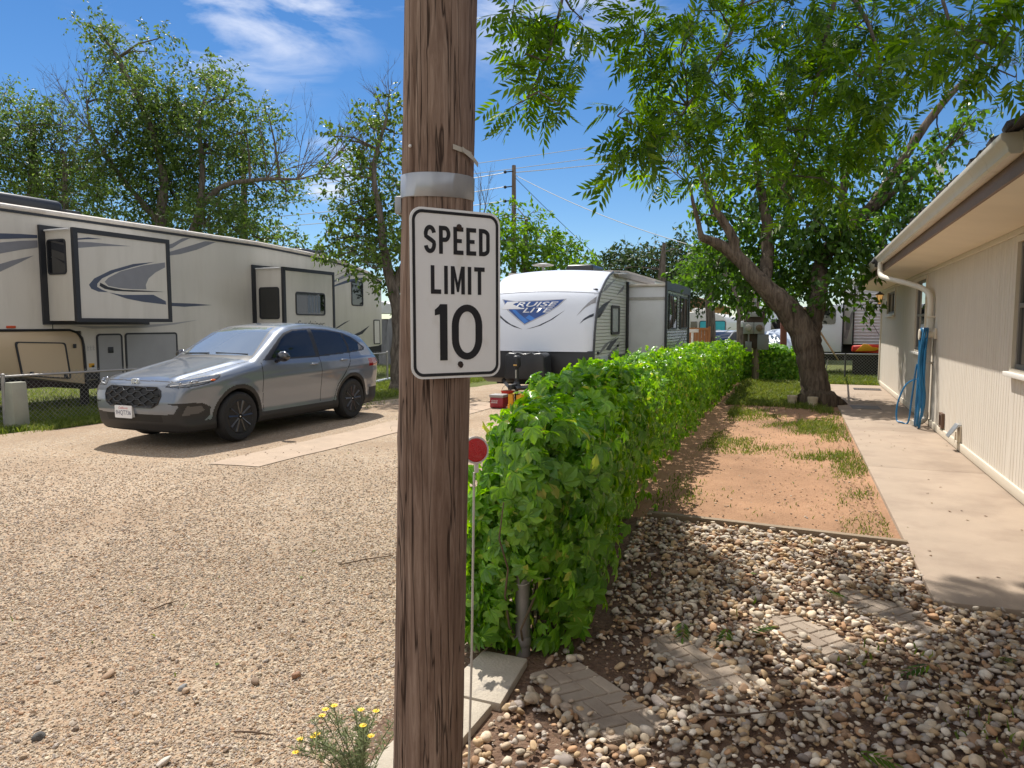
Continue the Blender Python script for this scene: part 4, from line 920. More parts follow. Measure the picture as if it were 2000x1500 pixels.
    # slide-outs: box, black frame, side window
    def slide(y0, y1, z0, z1, x1, name):
        s = B().box(X - .3, x1 - .06, y0 + .02, y1 - .02, z0 + .02, z1 - .02).done('slide_out', rvside_m, t)
        w = .085; B().frame('yz', [(y0, z0), (y1, z0), (y1, z1), (y0, z1)], [(y0 + w, z0 + w * .8), (y1 - w, z0 + w * .8), (y1 - w, z1 - w), (y0 + w, z1 - w)], x1 - .0595, x1 + .012).done('face_frame', rvblk_m, s)
        B().box(x1 - .0594, x1 - .004, y0 + w + .001, y1 - w - .001, z0 + w * .8 + .001, z1 - w - .001).done('face_panel', rvside_m, s)
        B().frame('yz', [(y0 - .09, z0 - .05), (y1 + .09, z0 - .05), (y1 + .09, z1 + .07), (y0 - .09, z1 + .07)], [(y0 + .015, z0 + .015), (y1 - .015, z0 + .015), (y1 - .015, z1 - .015), (y0 + .015, z1 - .015)], X + .001, X + .05).done('wall_flange', rvblk_m, s)
        B().cyl((X + .08, y0 - .02, z1 - .03), (x1 - .08, y0 - .02, z1 - .03), .018, seg=8).done('awning_tube', M('white tube', (.6, .6, .6), .4), s)
        return s
    s1 = slide(8.90, 10.99, 1.67, 3.36, -12.2, 'front'); s2 = slide(14.28, 16.36, 1.45, 3.055, -12.08, 'rear')
    def end_win(s, y, x0, x1, z0, z1):
        f = B().frame('xz', rrect(x0, x1, z0, z1, .07, 5), rrect(x0 + .03, x1 - .03, z0 + .03, z1 - .03, .045, 5), y - .016, y + .022).done('side_window', rvblk_m, s); B().prism('xz', rrect(x0 + .028, x1 - .028, z0 + .028, z1 - .028, .045, 5), y - .006, y + .02).box(x0 + .03, x1 - .03, y - .011, y - .0065, (z0 + z1) / 2 - .012, (z0 + z1) / 2 + .012).done('pane', rvglass_m, f)
    end_win(s1, 8.92, -12.92, -12.42, 2.53, 3.17); end_win(s2, 14.30, -12.86, -12.22, 1.76, 2.56)
    def side_win(par, x, y0, y1, z0, z1):
        f = B().frame('yz', rrect(y0, y1, z0, z1, .08, 5), rrect(y0 + .035, y1 - .035, z0 + .035, z1 - .035, .05, 5), x + .0005, x + .02).done('window', rvblk_m, par); B().prism('yz', rrect(y0 + .033, y1 - .033, z0 + .033, z1 - .033, .05, 5), x + .0005, x + .01).done('pane', rvglass_m, f); return f
    f = side_win(s2, -12.084, 14.73, 15.93, 1.86, 2.46)
    b = B()
    for k, (a, c) in enumerate(((15.2, 15.32), (15.36, 15.45), (15.5, 15.58), (15.62, 15.72))): b.box(-12.0735, -12.072, a, c, 1.93, 2.38)
    b.done('blind_slats', M('pale blind', (.16, .19, .24), .5), f)
    side_win(t, X, 18.45, 19.07, 2.2, 2.97)
    hatch('rear_hatch', t, X, 19.64, 20.0, .98, 1.78, rvside_m, rvblk_m, r=.05, w=.03)
    # model lettering on the rear slide
    me, w_ = text_mesh('Sandpiper', .30, shear=.28, bold=-.004); me.transform(basis((-12.0815, 14.78, 1.50), (0, 1, 0), (0, 0, 1)) @ Matrix.Diagonal((1.12 / w_, .75, 1, 1))); link('slide_lettering', me, rvblk_m, s2)
    # graphics
    xs = -12.2045
    for nm, pl_, mt, dx in (('swoosh', [(10.62, 2.88), (10.12, 2.8), (9.62, 2.64), (9.28, 2.47), (9.17, 2.35), (9.21, 2.28), (9.35, 2.23), (9.56, 2.23), (9.43, 2.27), (9.33, 2.32), (9.34, 2.38), (9.44, 2.48), (9.71, 2.61), (10.11, 2.74)], rvnavy_m, 0),
        ('swoosh', [(10.87, 2.89), (10.35, 2.79), (9.84, 2.64), (9.57, 2.5), (9.49, 2.42), (9.56, 2.35), (9.78, 2.32), (10.09, 2.31), (10.4, 2.32), (10.39, 2.41), (10.46, 2.54), (10.63, 2.67), (10.87, 2.79)], rvgrey_m, .0003),
        ('swoosh', [(9.4, 2.4), (9.38, 2.34), (9.48, 2.29), (9.69, 2.26), (10.09, 2.26), (10.86, 2.29), (10.32, 2.295), (9.87, 2.29), (9.56, 2.33)], rvblk_m, .0006),
        ('swoosh', [(9.56, 2.225), (9.86, 2.19), (10.56, 2.22), (10.85, 2.1), (10.86, 2.03), (10.31, 2.07), (9.95, 2.12)], rvnavy_m, .0009),
        ('stripe', [(8.995, 3.17), (9.2, 3.21), (9.48, 3.21), (9.15, 3.17), (8.995, 3.145)], rvnavy_m, 0), ('stripe', [(8.995, 3.11), (9.27, 3.13), (10.09, 3.14), (9.48, 3.08), (8.995, 3.0)], rvgrey_m, 0)):
        decal(nm, pl_, mt, s1, xs + dx, xs + dx + .0022)
    for nm, pl_, mt in (('stripe', [(6.5, 3.1), (8.15, 3.2), (8.5, 3.23), (8.80, 3.245), (8.80, 3.19), (8.5, 3.15), (8.15, 3.1), (6.5, 2.95)], rvnavy_m), ('stripe', [(6.5, 2.9), (8.14, 3.04), (8.5, 3.11), (8.80, 3.15), (8.80, 3.02), (8.49, 2.95), (8.13, 2.85), (6.5, 2.6)], rvgrey_m), ('stripe', [(7.2, 2.35), (8.12, 2.67), (8.33, 2.75), (8.72, 2.87), (8.44, 2.71), (8.12, 2.54), (7.2, 2.15)], rvgrey_m),
        ('swoosh', [(11.09, 3.18), (11.79, 3.4), (12.08, 3.55), (12.31, 3.585), (12.01, 3.44), (11.8, 3.31), (11.09, 3.08)], rvgrey_m), ('swoosh', [(11.09, 3.02), (11.79, 3.24), (12.36, 3.43), (12.72, 3.55), (13.06, 3.57), (12.47, 3.33), (12.0, 3.19), (11.79, 3.15), (11.09, 2.98)], rvgrey_m), ('stripe', [(11.09, 2.10), (11.77, 2.1), (12.36, 2.1), (12.87, 2.08), (12.06, 2.02), (11.77, 2.03), (11.09, 2.0)], rvnavy_m),
        ('low_swoosh', [(9.37, 1.605), (10.01, 1.585), (10.96, 1.61), (11.7, 1.655), (12.46, 1.73), (11.76, 1.62), (10.96, 1.55), (9.79, 1.54)], rvlt_m),
        ('swoosh', [(16.6, 2.55), (17.69, 2.96), (18.1, 3.13), (18.61, 3.23), (19.3, 3.2), (18.61, 3.13), (18.2, 3.05), (17.69, 2.9), (16.6, 2.45)], rvgrey_m), ('swoosh', [(17.0, 2.52), (17.68, 2.81), (18.3, 2.99), (19.07, 3.1), (19.07, 3.04), (18.3, 2.9), (17.68, 2.76)], rvnavy_m),
        ('swoosh', [(18.0, 1.17), (18.14, 1.21), (18.9, 1.4), (19.42, 1.59), (19.01, 1.33), (18.35, 1.19)], rvblk_m), ('swoosh', [(17.2, 1.38), (17.69, 1.54), (18.05, 1.68), (18.37, 1.76), (17.74, 1.52)], rvblk_m)):
        decal(nm, pl_, mt, t, X + .0008, X + .003)
    # roof units
    shroud = M('black roof unit', (.028, .03, .036), .35, var=.15)
    b = B().box(-14.6, -13.55, 7.6, 9.75, 3.74, 4.03, bev=.11, seg=4); b.done('roof_air_unit', shroud, t)
    B().box(-14.5, -13.6, 14.6, 14.98, 3.73, 3.76).ball((-14.0, 14.4, 3.76), (.36, .36, .14), sub=3).done('roof_dome', M('grey clear dome', (.35, .36, .36), .2), t)
    B().box(-14.6, -13.6, 16.9, 18.2, 3.56, 3.84, bev=.09, seg=4).done('roof_air_unit', shroud, t)
    B().box(-13.5, -13.3, 9.6, 9.9, 3.74, 3.84, bev=.02).done('roof_vent', shroud, t)
fifth_wheel()

# ------------------------------------------------------------------ white travel trailer in the middle
tw_m = M('white gel coat', (.72, .76, .85), .28, var=.02, vs=1.5, coat=.35)
tside_m = M('corrugated white siding', (.70, .72, .70), .4, var=.05, vs=2)
tslide_m = M('white slide wall', (.68, .70, .75), .45, var=.04, vs=1.4, col2=(.58, .59, .62), c2s=1.1, c2w=(.5, .8))
def travel_trailer():
    XR = -3.95; XL_ = -6.42
    t = thing('travel_trailer', 'white travel trailer with blue shield emblem and open slide-out beside the hedge', 'trailer', (-5.2, 17, 0))
    edge = [(13.82, 1.07), (13.88, 1.45), (13.97, 1.76), (14.11, 2.06), (14.26, 2.27), (14.48, 2.42), (14.7, 2.55), (14.99, 2.68), (15.29, 2.76)]
    # front cap: lofted across the width with a slight crown
    b = B(); rows = []; nx_ = 20
    sm = smooth_path([(0, a, c) for a, c in edge], 4)
    for p in sm:
        row = []
        for k in range(nx_ + 1):
            u = -1 + 2 * k / nx_; x = (XR + XL_) / 2 + u * (XR - XL_) / 2
            hgt = (p.z - 1.07) / 1.69
            row.append(b.bm.verts.new((x, p.y - .10 * (1 - u * u) + (.05 * max(0, abs(u) - .93) / .07), p.z + .07 * (1 - u * u) * hgt)))
        rows.append(row)
    for i in range(len(rows) - 1):
        for k in range(nx_): b.bm.faces.new((rows[i][k], rows[i][k + 1], rows[i + 1][k + 1], rows[i + 1][k]))
    b.done('front_cap', tw_m, t, smooth=50)
    side = [(13.83, .50)] + edge + [(15.6, 2.80), (16.6, 2.83), (23, 2.83), (23, .5)]
    def ribbed(x, y_lo):       # horizontal lap siding: z profile extruded along y, cut by the side outline
        b = B(); dz = .072; z = .5
        zs = np.arange(.5, 2.80, dz)
        ed = np.array(sorted([(c, a) for a, c in edge]))
        def ymin(z): return float(np.interp(z, [.5] + list(ed[:, 0]) + [2.80, 2.83], [13.83] + list(ed[:, 1]) + [15.6, 16.6])) + .03
        for z in zs:
            for (z0, z1, x0, x1) in ((z, z + dz * .22, x - .012, x), (z + dz * .22, z + dz, x, x)):
                z1 = min(z1, 2.82)
                v = [b.bm.verts.new(q) for q in ((x0, ymin(z0), z0), (x0, 23, z0), (x1, 23, z1), (x1, ymin(z1), z1))]
                b.bm.faces.new(v)
        return b
    ribbed(XR, 0).done('side_wall', tside_m, t, smooth=0)
    B().prism('yz', [(a + .1, c) for a, c in side], XL_ + .04, XR - .02).done('body_core', tw_m, t)
    B().prism('yz', [(15.29, 2.80), (16.6, 2.88), (23, 2.88), (23, 2.83), (16.6, 2.83), (15.29, 2.755)], XL_, XR).done('roof', rvroof_m, t)
    # dark lower front and side band
    B().prism('yz', [(13.80, 1.085), (13.80, .50), (14.1, .38), (14.5, .38), (14.5, 1.085)], XL_ - .005, XR - .004, bev=.012).done('lower_front', M('black diamond plate', (.022, .023, .027), .4, var=.2, vs=2), t)
    B().box(XR - .05, XR + .006, 14.5, 16.6, .38, .93).done('lower_side', M('charcoal siding', (.06, .062, .068), .45, var=.1), t)
    b = B(); b.tube([(XR + .004, a, c) for a, c in [(13.80, .42)] + edge], .024, 6); b.done('corner_trim', M('charcoal trim', (.05, .053, .06), .4), t)
    B().box(XL_, XR - .1, 14.6, 22.9, .3, .52).done('frame', rvdark_m, t)
    for yy in (18.4, 19.35): B().lathe([(.16, -.1), (.32, -.1), (.34, 0), (.32, .1), (.16, .1)], (XR - .2, yy, .34), 'x', 20).done('wheel', rvdark_m, t)
    # seam across the cap, marker lamps
    sx_ = []
    for k in range(nx_ + 1):
        u = -1 + 2 * k / nx_; sx_.append(((XR + XL_) / 2 + u * (XR - XL_) / 2, 14.255 - .10 * (1 - u * u) + (.05 * max(0, abs(u) - .93) / .07) - .003, 2.262 + .05 * (1 - u * u)))
    B().tube(sx_, .006, 5).done('cap_seam', M('grey sealant', (.30, .30, .32), .6), t)
    capn = lambda z: float(np.interp(z, [p.z for p in sm], [p.y for p in sm]))
    def cap(x, z, out=.004):
        u = (x - (XR + XL_) / 2) / ((XR - XL_) / 2); zz = z
        for _ in range(4): zz = z - .07 * (1 - u * u) * (zz - 1.07) / 1.69
        return (x, capn(zz) - .10 * (1 - u * u) + .05 * max(0, abs(u) - .93) / .07 - out, z)
    for mx_ in (-4.07, -6.25): c = cap(mx_, 2.345); B().ball((c[0], c[1] + .01, c[2]), (.062, .02, .024), sub=2).done('marker_lamp', rvblk_m, t)
    def capdecal(name, poly, mat, out, par=t):
        """graphic film following the cap"""
        b = B(); f = b.bm.faces.new([b.bm.verts.new((a, 0, c)) for a, c in poly]); bmesh.ops.triangulate(b.bm, faces=[f])
        for _ in range(4):
            es = [e for e in b.bm.edges if e.calc_length() > .09]
            if not es: break
            bmesh.ops.subdivide_edges(b.bm, edges=es, cuts=1, use_grid_fill=False); bmesh.ops.triangulate(b.bm, faces=b.bm.faces)
        for v in b.bm.verts: v.co = Vector(cap(v.co.x, v.co.z, out))
        me = bpy.data.meshes.new(name); b.bm.to_mesh(me); b.bm.free(); return link(name, me, mat, par)
    sil_m = M('silver film', (.42, .43, .47), .3, metal=.5, var=.1); blu_m = M('deep blue film', (.02, .075, .28), .3, var=.35, vs=3); brt_m = M('bright blue film', (.03, .19, .62), .3, var=.15); wht_m = M('white film', (.78, .79, .83), .35, var=.03); dk_m = M('dark navy film', (.02, .027, .05), .35); per_m = M('perforated grey film', (.30, .30, .32), .5, var=.4, vs=60)
    sh = capdecal('emblem_shield', [(-6.07, 2.165), (-5.72, 2.115), (-5.4, 2.125), (-5.02, 2.135), (-4.60, 2.155), (-4.74, 2.005), (-5.0, 1.82), (-5.44, 1.605), (-5.62, 1.72), (-5.88, 1.91)], sil_m, .003)
    capdecal('shield_field', [(-6.03, 2.145), (-5.72, 2.098), (-5.4, 2.105), (-5.02, 2.117), (-4.65, 2.138), (-4.78, 2.005), (-5.03, 1.835), (-5.44, 1.632), (-5.60, 1.74), (-5.84, 1.915)], blu_m, .006, sh)
    capdecal('shield_blue_band', [(-5.78, 1.93), (-5.70, 1.93), (-5.36, 1.69), (-5.44, 1.645), (-5.58, 1.75)], brt_m, .008, sh)  # brighter blue bands of the emblem film
    capdecal('shield_blue_band', [(-5.44, 1.76), (-5.36, 1.825), (-5.22, 1.745), (-5.30, 1.70)], brt_m, .0082, sh)
    def capword(txt, x0, x1, z0, z1, name, shear=.32, bold=.012):
        me, w_ = text_mesh(txt, z1 - z0, shear=shear, bold=bold)
        me.transform(Matrix.Diagonal(((x1 - x0) / w_, 1, 1, 1)))
        for v in me.vertices: v.co = Vector(cap(x0 + v.co.x, z0 + v.co.y, .0105))
        return link(name, me, wht_m, sh)
    capword('RUISE', -5.70, -4.76, 1.995, 2.095, 'shield_lettering'); capword('LITE', -5.52, -4.86, 1.872, 1.972, 'shield_lettering')
    capdecal('shield_letter', [(-5.66, 2.105), (-5.93, 2.105), (-6.03, 1.945), (-5.50, 1.945), (-5.49, 1.972), (-5.93, 1.972), (-5.885, 2.078), (-5.66, 2.078)], wht_m, .0103, sh)
    capdecal('arc', [(-6.20, 1.91), (-6.11, 1.87), (-5.94, 1.74), (-5.76, 1.63), (-5.47, 1.52), (-5.68, 1.57), (-5.88, 1.66), (-6.05, 1.78)], dk_m, .003); capdecal('arc', [(-5.41, 1.52), (-5.14, 1.6), (-4.89, 1.72), (-4.59, 1.92), (-4.83, 1.73), (-5.08, 1.6), (-5.27, 1.55)], dk_m, .003)
    capdecal('swoosh', [(-4.35, 1.79), (-4.24, 1.95), (-4.14, 2.07), (-4.0, 2.2), (-4.0, 2.07), (-4.07, 2.04), (-4.19, 1.96)], per_m, .004); capdecal('swoosh', [(-4.27, 1.63), (-4.19, 1.74), (-4.09, 1.81), (-4.0, 1.85), (-4.01, 1.79), (-4.12, 1.74), (-4.19, 1.7)], dk_m, .004)
    # side graphics, side window, lower door
    for k, p in enumerate(([(14.06, 1.91), (14.49, 2.04), (15.26, 2.18), (14.72, 2.01), (14.23, 1.77), (14.03, 1.75)], [(14.12, 1.77), (14.5, 1.92), (14.96, 2.08), (14.61, 1.92), (14.28, 1.77)], [(14.36, 2.27), (14.76, 2.44), (15.61, 2.65), (15.24, 2.52), (14.71, 2.34)], [(15.63, 2.27), (16.02, 2.43), (16.33, 2.53), (16.23, 2.41)], [(14.09, .98), (14.64, 1.2), (15.74, 1.36), (14.99, 1.22), (14.42, 1.05)], [(14.76, 1.09), (15.18, 1.25), (15.88, 1.33), (15.49, 1.21), (15.06, 1.06)], [(14.89, .95), (15.37, 1.08), (16.02, 1.23), (15.63, 1.04), (15.13, .94)])):
        decal('swoosh', p, (dk_m, per_m, per_m, rvgrey_m, rvgrey_m, dk_m, rvgrey_m)[k], t, XR + .002, XR + .005)
    f = B().frame('yz', rrect(15.13, 15.86, 1.40, 2.04, .07), rrect(15.22, 15.77, 1.46, 1.98, .045), XR + .002, XR + .03).done('side_window', rvblk_m, t); B().prism('yz', rrect(15.21, 15.78, 1.45, 1.99, .045), XR + .001, XR + .016).done('pane', M('reflective pane', (.36, .40, .41), .08), f)
    B().box(XR + .002, XR + .02, 14.28, 14.89, .40, .95, bev=.004).done('battery_door', M('pale panel', (.46, .52, .56), .4), t)
    for (yy, zz) in ((14.06, 1.02), (15.72, 1.12)): B().box(XR + .001, XR + .03, yy, yy + .10, zz, zz + .05, bev=.008).done('side_lamp', rvblk_m, t)
    B().prism('yz', [(15.3, 2.73), (16.4, 2.79), (19.4, 2.79), (19.4, 2.68), (16.4, 2.68), (15.5, 2.66)], XR + .003, XR + .10, bev=.01).done('awning_roll', M('awning fabric', (.36, .34, .33), .8, var=.15, vs=10, stretch=(1, 8, 1)), t)
    # slide-out
    XS = -3.01
    s = B().box(XR - .2, XS - .04, 16.62, 20.0, .68, 2.50, bev=.008).done('slide_out', tslide_m, t)
    B().box(XR - .05, XS - .02, 16.58, 20.05, 2.502, 2.56, bev=.01).done('slide_roof', rvroof_m, s)
    B().box(XR + .02, XS - .05, 16.60, 16.619, 2.20, 2.26).box(XR + .02, XS - .05, 16.60, 16.619, .685, .74).done('slide_flashing', M('worn flashing', (.40, .39, .38), .5, var=.2, vs=12), s)
    B().box(XR + .001, XR + .06, 16.53, 16.60, .55, 2.62, bev=.006).done('slide_jamb', rvblk_m, s)
    b = B(); dz = .072
    for z in np.arange(.68, 2.46, dz):
        for (z0, z1, x0, x1) in ((z, z + dz * .22, XS - .03, XS - .018), (z + dz * .22, z + dz, XS - .018, XS - .018)):
            b.bm.faces.new([b.bm.verts.new(q) for q in ((x0, 16.64, z0), (x0, 19.98, z0), (x1, 19.98, z1), (x1, 16.64, z1))])
    b.done('slide_face', M('glossy corrugated siding', (.40, .42, .42), .18, metal=.4, var=.1, vs=3), s, smooth=0)
    B().frame('yz', [(16.56, .62), (20.06, .62), (20.06, 2.62), (16.56, 2.62)], [(16.68, .70), (19.94, .70), (19.94, 2.42), (16.68, 2.42)], XS - .036, XS + .01).done('slide_frame', rvblk_m, s)
    for (y0, y1) in ((16.95, 18.05), (18.55, 19.65)):
        f = B().frame('yz', rrect(y0, y1, 1.50, 2.34, .05), rrect(y0 + .04, y1 - .04, 1.54, 2.30, .03), XS - .017, XS + .008).box(XS - .016, XS + .006, (y0 + y1) / 2 - .02, (y0 + y1) / 2 + .02, 1.54, 2.30).done('slide_window', rvblk_m, s); B().box(XS - .017, XS - .004, y0 + .038, y1 - .038, 1.538, 2.302).done('pane', rvglass_m, f)
    decal('swoosh', [(17.2, .95), (18.2, 1.15), (19.3, 1.42), (18.5, 1.12), (17.6, .92)], rvgrey_m, s, XS - .016, XS - .013); decal('swoosh', [(18.3, .78), (18.9, 1.0), (19.5, 1.3), (19.1, .95), (18.6, .76)], rvgrey_m, s, XS - .016, XS - .013)
    B().box(-5.6, -4.9, 17.0, 18.0, 2.88, 3.10, bev=.07, seg=3).done('roof_air_unit', M('black roof unit', (.03, .03, .03)), t)
    B().cyl((-5.9, 16.2, 2.85), (-5.9, 16.2, 3.0), .03, seg=8).lathe([(.05, 3.0), (.26, 3.03), (.26, 3.05), (.05, 3.09)], (-5.9, 16.2, 0), 'z', 14).done('roof_antenna', M('antenna grey', (.4, .4, .4), .5), t)
    # tongue: gas bottle cover, frame, jack
    tg = B().tube([(-4.3, 14.0, .42), (-5.05, 12.35, .42)], .045, 4).tube([(-6.0, 14.0, .42), (-5.15, 12.35, .42)], .045, 4).box(-5.14, -5.06, 12.2, 12.5, .40, .50, bev=.01).done('tongue_frame', rvblk_m, t)
    b = B(); b.prism('xz', [(-5.62, .52), (-5.60, 1.0), (-5.54, 1.06), (-5.40, 1.05), (-5.33, 1.03), (-5.18, 1.055), (-5.03, 1.03), (-4.96, 1.05), (-4.83, 1.06), (-4.77, 1.0), (-4.75, .52)], 13.15, 13.6, bev=.035, seg=3); cv = b.done('gas_bottle_cover', M('black plastic cover', (.025, .028, .034), .38, var=.12), t)
    B().tube([(-5.50, 13.3, 1.06), (-5.45, 13.3, 1.085), (-4.95, 13.3, 1.085), (-4.9, 13.3, 1.06)], .012, 6).done('cover_handle', M('grey plastic', (.3, .31, .34), .4), cv)
    jx, jy = -5.10, 12.55
    b = B().cyl((jx, jy, .12), (jx, jy, .92), .032, seg=12).cyl((jx, jy, .52), (jx, jy, .78), .040, seg=12).box(jx - .055, jx + .055, jy - .075, jy + .10, .80, 1.03, bev=.035, seg=3).lathe([(.085, .44), (.07, .48), (.045, .53)], (jx, jy, 0), 'z', 14)
    jk = b.done('tongue_jack', rvblk_m, t); B().box(jx - .04, jx + .03, jy - .079, jy - .07, .84, .865, bev=.003).done('jack_lamp', M('amber jack light', (.6, .38, .12), .4), jk)
    B().cyl((jx - .005, jy - .03, .60), (jx - .005, jy - .03, .76), .016, seg=8).done('jack_tube', M('bright steel', (.55, .56, .58), .3, metal=.8), jk)
    return t
travel_trailer()
# loose things under the tongue
ck = thing('cooler_box', 'small dark red cooler box with grey lid on the gravel by the trailer tongue', 'cooler', (-5.55, 12.75, 0))
B().prism('xy', [(-5.70, 12.62), (-5.42, 12.62), (-5.42, 12.9), (-5.70, 12.9)], .0, .20, bev=.015).done('box', M('dark red plastic', (.30, .02, .035), .4), ck); B().box(-5.71, -5.41, 12.61, 12.91, .20, .255, bev=.012).done('lid', M('grey lid', (.33, .32, .32), .5), ck)
me, w_ = text_mesh('COLD', .026, bold=.02); me.transform(basis((-5.66, 12.6165, .125), (1, 0, 0), (0, 0, 1)) @ Matrix.Diagonal((1.4, 1, 1, 1))); link('lettering', me, M('white print', (.7, .7, .7), .5), ck)
me, w_ = text_mesh('DRINK', .026, bold=.02); me.transform(basis((-5.67, 12.6165, .088), (1, 0, 0), (0, 0, 1)) @ Matrix.Diagonal((1.3, 1, 1, 1))); link('lettering', me, M('white print', (.7, .7, .7), .5), ck)
bk = thing('red_bucket', 'bright red plastic bucket behind the cooler', 'bucket', (-5.62, 13.35, 0))
B().lathe([(.11, 0), (.135, .25), (.145, .25), (.145, .27), (.125, .27), (.105, .02)], (-5.62, 13.35, 0), 'z', 20).done('pail', M('red plastic', (.55, .035, .02), .4), bk)
B().tube([(-5.62 + .14 * math.cos(a), 13.35, .25 + .14 * math.sin(a)) for a in np.linspace(0, math.pi, 11)], .005, 5).done('bail_handle', M('wire', (.1, .1, .1), .5), bk)
yb = thing('levelling_block', 'yellow plastic levelling blocks stacked under the trailer jack', 'block', (-5.1, 12.55, 0))
b = B().box(-5.24, -4.96, 12.42, 12.68, 0, .1, bev=.008).done('block', M('yellow plastic', (.75, .36, .015), .45), yb)
b = B().box(-5.23, -5.135, 12.43, 12.67, .102, .30, bev=.008).box(-5.065, -4.96, 12.43, 12.67, .102, .29, bev=.008).done('upright_block', MATS['yellow plastic'], yb)
B().tube([(-5.1 + .012 * (i % 2), 12.415, .36 - i * .03) for i in range(12)], .006, 5).done('chain', M('bright steel', (.5, .5, .5)), yb)
BL_FAR1 = [(-25.0,16.55,8.3,1.22),(-26.07,17.0,7.11,1.45),(-24.23,17.23,7.53,1.06),(-24.78,17.87,8.69,0.73),(-25.77,17.28,5.89,1.46),(-22.97,16.6,5.77,1.2),(-25.37,15.57,7.27,1.36),(-24.72,18.51,7.11,0.94),(-25.41,16.53,9.19,0.53)]
BL_FAR2 = [(-24.67,19.07,12.64,0.41),(-26.86,21.19,13.28,0.54),(-24.72,19.91,11.94,0.62),(-25.34,21.05,11.63,0.81),(-23.05,20.66,12.43,0.43),(-24.0,20.89,12.17,0.44),(-22.76,19.29,10.02,0.93),(-23.63,20.81,9.8,1.19),(-26.16,20.74,10.55,0.74),(-21.62,21.32,11.04,0.7),(-21.69,22.18,11.51,0.44),(-22.84,21.31,10.13,1.1),(-19.59,20.23,9.64,0.83),(-23.78,21.11,8.52,1.61),(-21.64,21.34,8.47,1.58),(-19.42,21.14,8.68,1.04),(-17.97,20.72,9.06,0.4),(-20.51,22.84,8.01,1.02),(-18.38,22.06,6.63,0.54),(-23.24,21.03,6.89,1.6),(-21.82,22.23,6.69,1.33),(-24.92,20.41,7.89,1.2),(-26.5,20.46,6.72,1.44),(-20.1,20.93,5.33,0.86),(-19.92,22.71,6.64,0.77),(-24.27,19.71,8.82,0.87),(-19.22,23.53,6.73,0.33),(-23.87,21.28,5.57,1.23),(-20.14,19.73,5.18,1.11)]
BL_LOW = [(-22.28,22.91,5.38,0.63),(-21.42,23.44,5.41,0.64),(-21.69,24.96,5.49,0.62),(-20.34,24.34,5.14,0.47),(-22.43,23.95,5.84,0.52),(-19.16,24.5,4.68,0.38)]
BL_MID = [(-9.67,15.5,6.89,0.44),(-9.95,15.07,6.39,0.42),(-10.59,14.7,6.06,0.3),(-10.38,15.24,5.48,0.51),(-11.14,14.9,5.23,0.36),(-10.19,16.04,5.75,0.55),(-10.74,15.23,4.62,0.62),(-10.29,15.93,4.44,0.66),(-11.31,15.29,3.77,0.37),(-10.79,15.79,3.66,0.59),(-9.74,15.51,3.47,0.58),(-9.55,14.44,2.94,0.34),(-11.18,15.32,3.37,0.29),(-9.87,16.02,2.6,0.35),(-10.86,15.52,3.05,0.21),(-10.2,15.17,4.21,0.51),(-9.38,15.88,4.89,0.58),(-8.59,15.0,3.61,0.61),(-9.55,15.86,2.59,0.46),(-9.63,15.61,6.36,0.38),(-10.79,14.48,6.15,0.17)]
BL_BACK = [(-11.23,30.09,5.13,0.82),(-11.15,32.7,5.14,0.88),(-10.35,33.43,4.69,0.65),(-12.08,29.76,4.45,0.82),(-13.97,31.49,6.59,0.54),(-12.91,30.55,5.48,0.8),(-11.58,30.36,6.65,0.37),(-10.79,30.92,4.04,0.84),(-13.28,31.73,7.3,0.32),(-14.35,31.43,5.15,1.11),(-11.02,30.17,5.8,0.36),(-15.14,30.28,5.31,1.2),(-9.16,30.77,3.87,0.59)]
BL_DARK = [(-7.71,31.44,4.44,0.59),(-6.71,30.57,4.12,0.79),(-6.01,32.68,4.48,0.79),(-5.21,33.36,4.74,0.84),(-5.97,31.36,3.27,0.89),(-5.17,33.31,3.35,1.05),(-6.98,30.33,3.46,0.75),(-7.82,29.25,3.84,0.51),(-8.11,30.79,3.28,0.59),(-3.57,30.91,4.36,0.64),(-6.58,30.06,2.79,0.65)]
BL_SIDE = [(-3.45,26.82,3.92,0.74),(-3.35,27.25,3.39,0.57),(-2.53,26.62,3.51,0.84),(-3.93,25.78,3.4,0.43),(-2.48,28.14,3.04,0.58),(-1.95,27.16,3.07,0.74),(-2.21,28.4,2.47,0.39),(-1.75,28.45,2.47,0.54),(-1.36,27.54,3.08,0.74),(-3.63,26.83,3.56,0.52),(-2.96,27.26,3.85,0.68)]
BL_MAIN = [(-1.87,16.25,2.78,0.43),(-1.33,16.3,2.44,0.42),(-1.81,16.08,3.32,0.38),(-1.05,16.56,3.22,0.54),(-0.44,17.69,2.96,0.57),(0.19,16.74,3.09,0.55),(0.8,16.76,2.85,0.45),(1.24,17.8,3.37,0.48),(0.65,16.21,3.54,0.52),(-0.03,16.12,3.67,0.53),(-0.86,17.73,4.15,0.5),(-1.51,16.15,3.86,0.33),(-1.97,16.07,4.2,0.29),(1.45,15.92,3.66,0.34),(2.05,17.35,4.14,0.32),(2.49,18.03,4.52,0.27),(1.71,16.12,4.47,0.34),(1.39,17.66,4.34,0.47),(-0.2,16.88,2.45,0.38),(0.57,15.56,2.27,0.3),(1.16,17.39,2.11,0.2),(-1.07,16.24,4.6,0.46),(-0.27,17.17,4.59,0.47),(0.34,16.5,4.54,0.38),(2.63,18.55,5.62,0.32),(3.05,18.85,6.1,0.27),(1.97,16.28,4.97,0.26),(2.94,16.87,5.85,0.2),(-0.61,17.1,5.38,0.47),(0.35,18.33,5.67,0.5),(1.08,16.58,5.22,0.36),(-1.09,16.28,5.46,0.37),(-2.25,16.05,3.88,0.22),(-2.02,15.42,4.47,0.21),(0.21,16.27,2.2,0.28),(-0.57,15.79,2.09,0.21)]
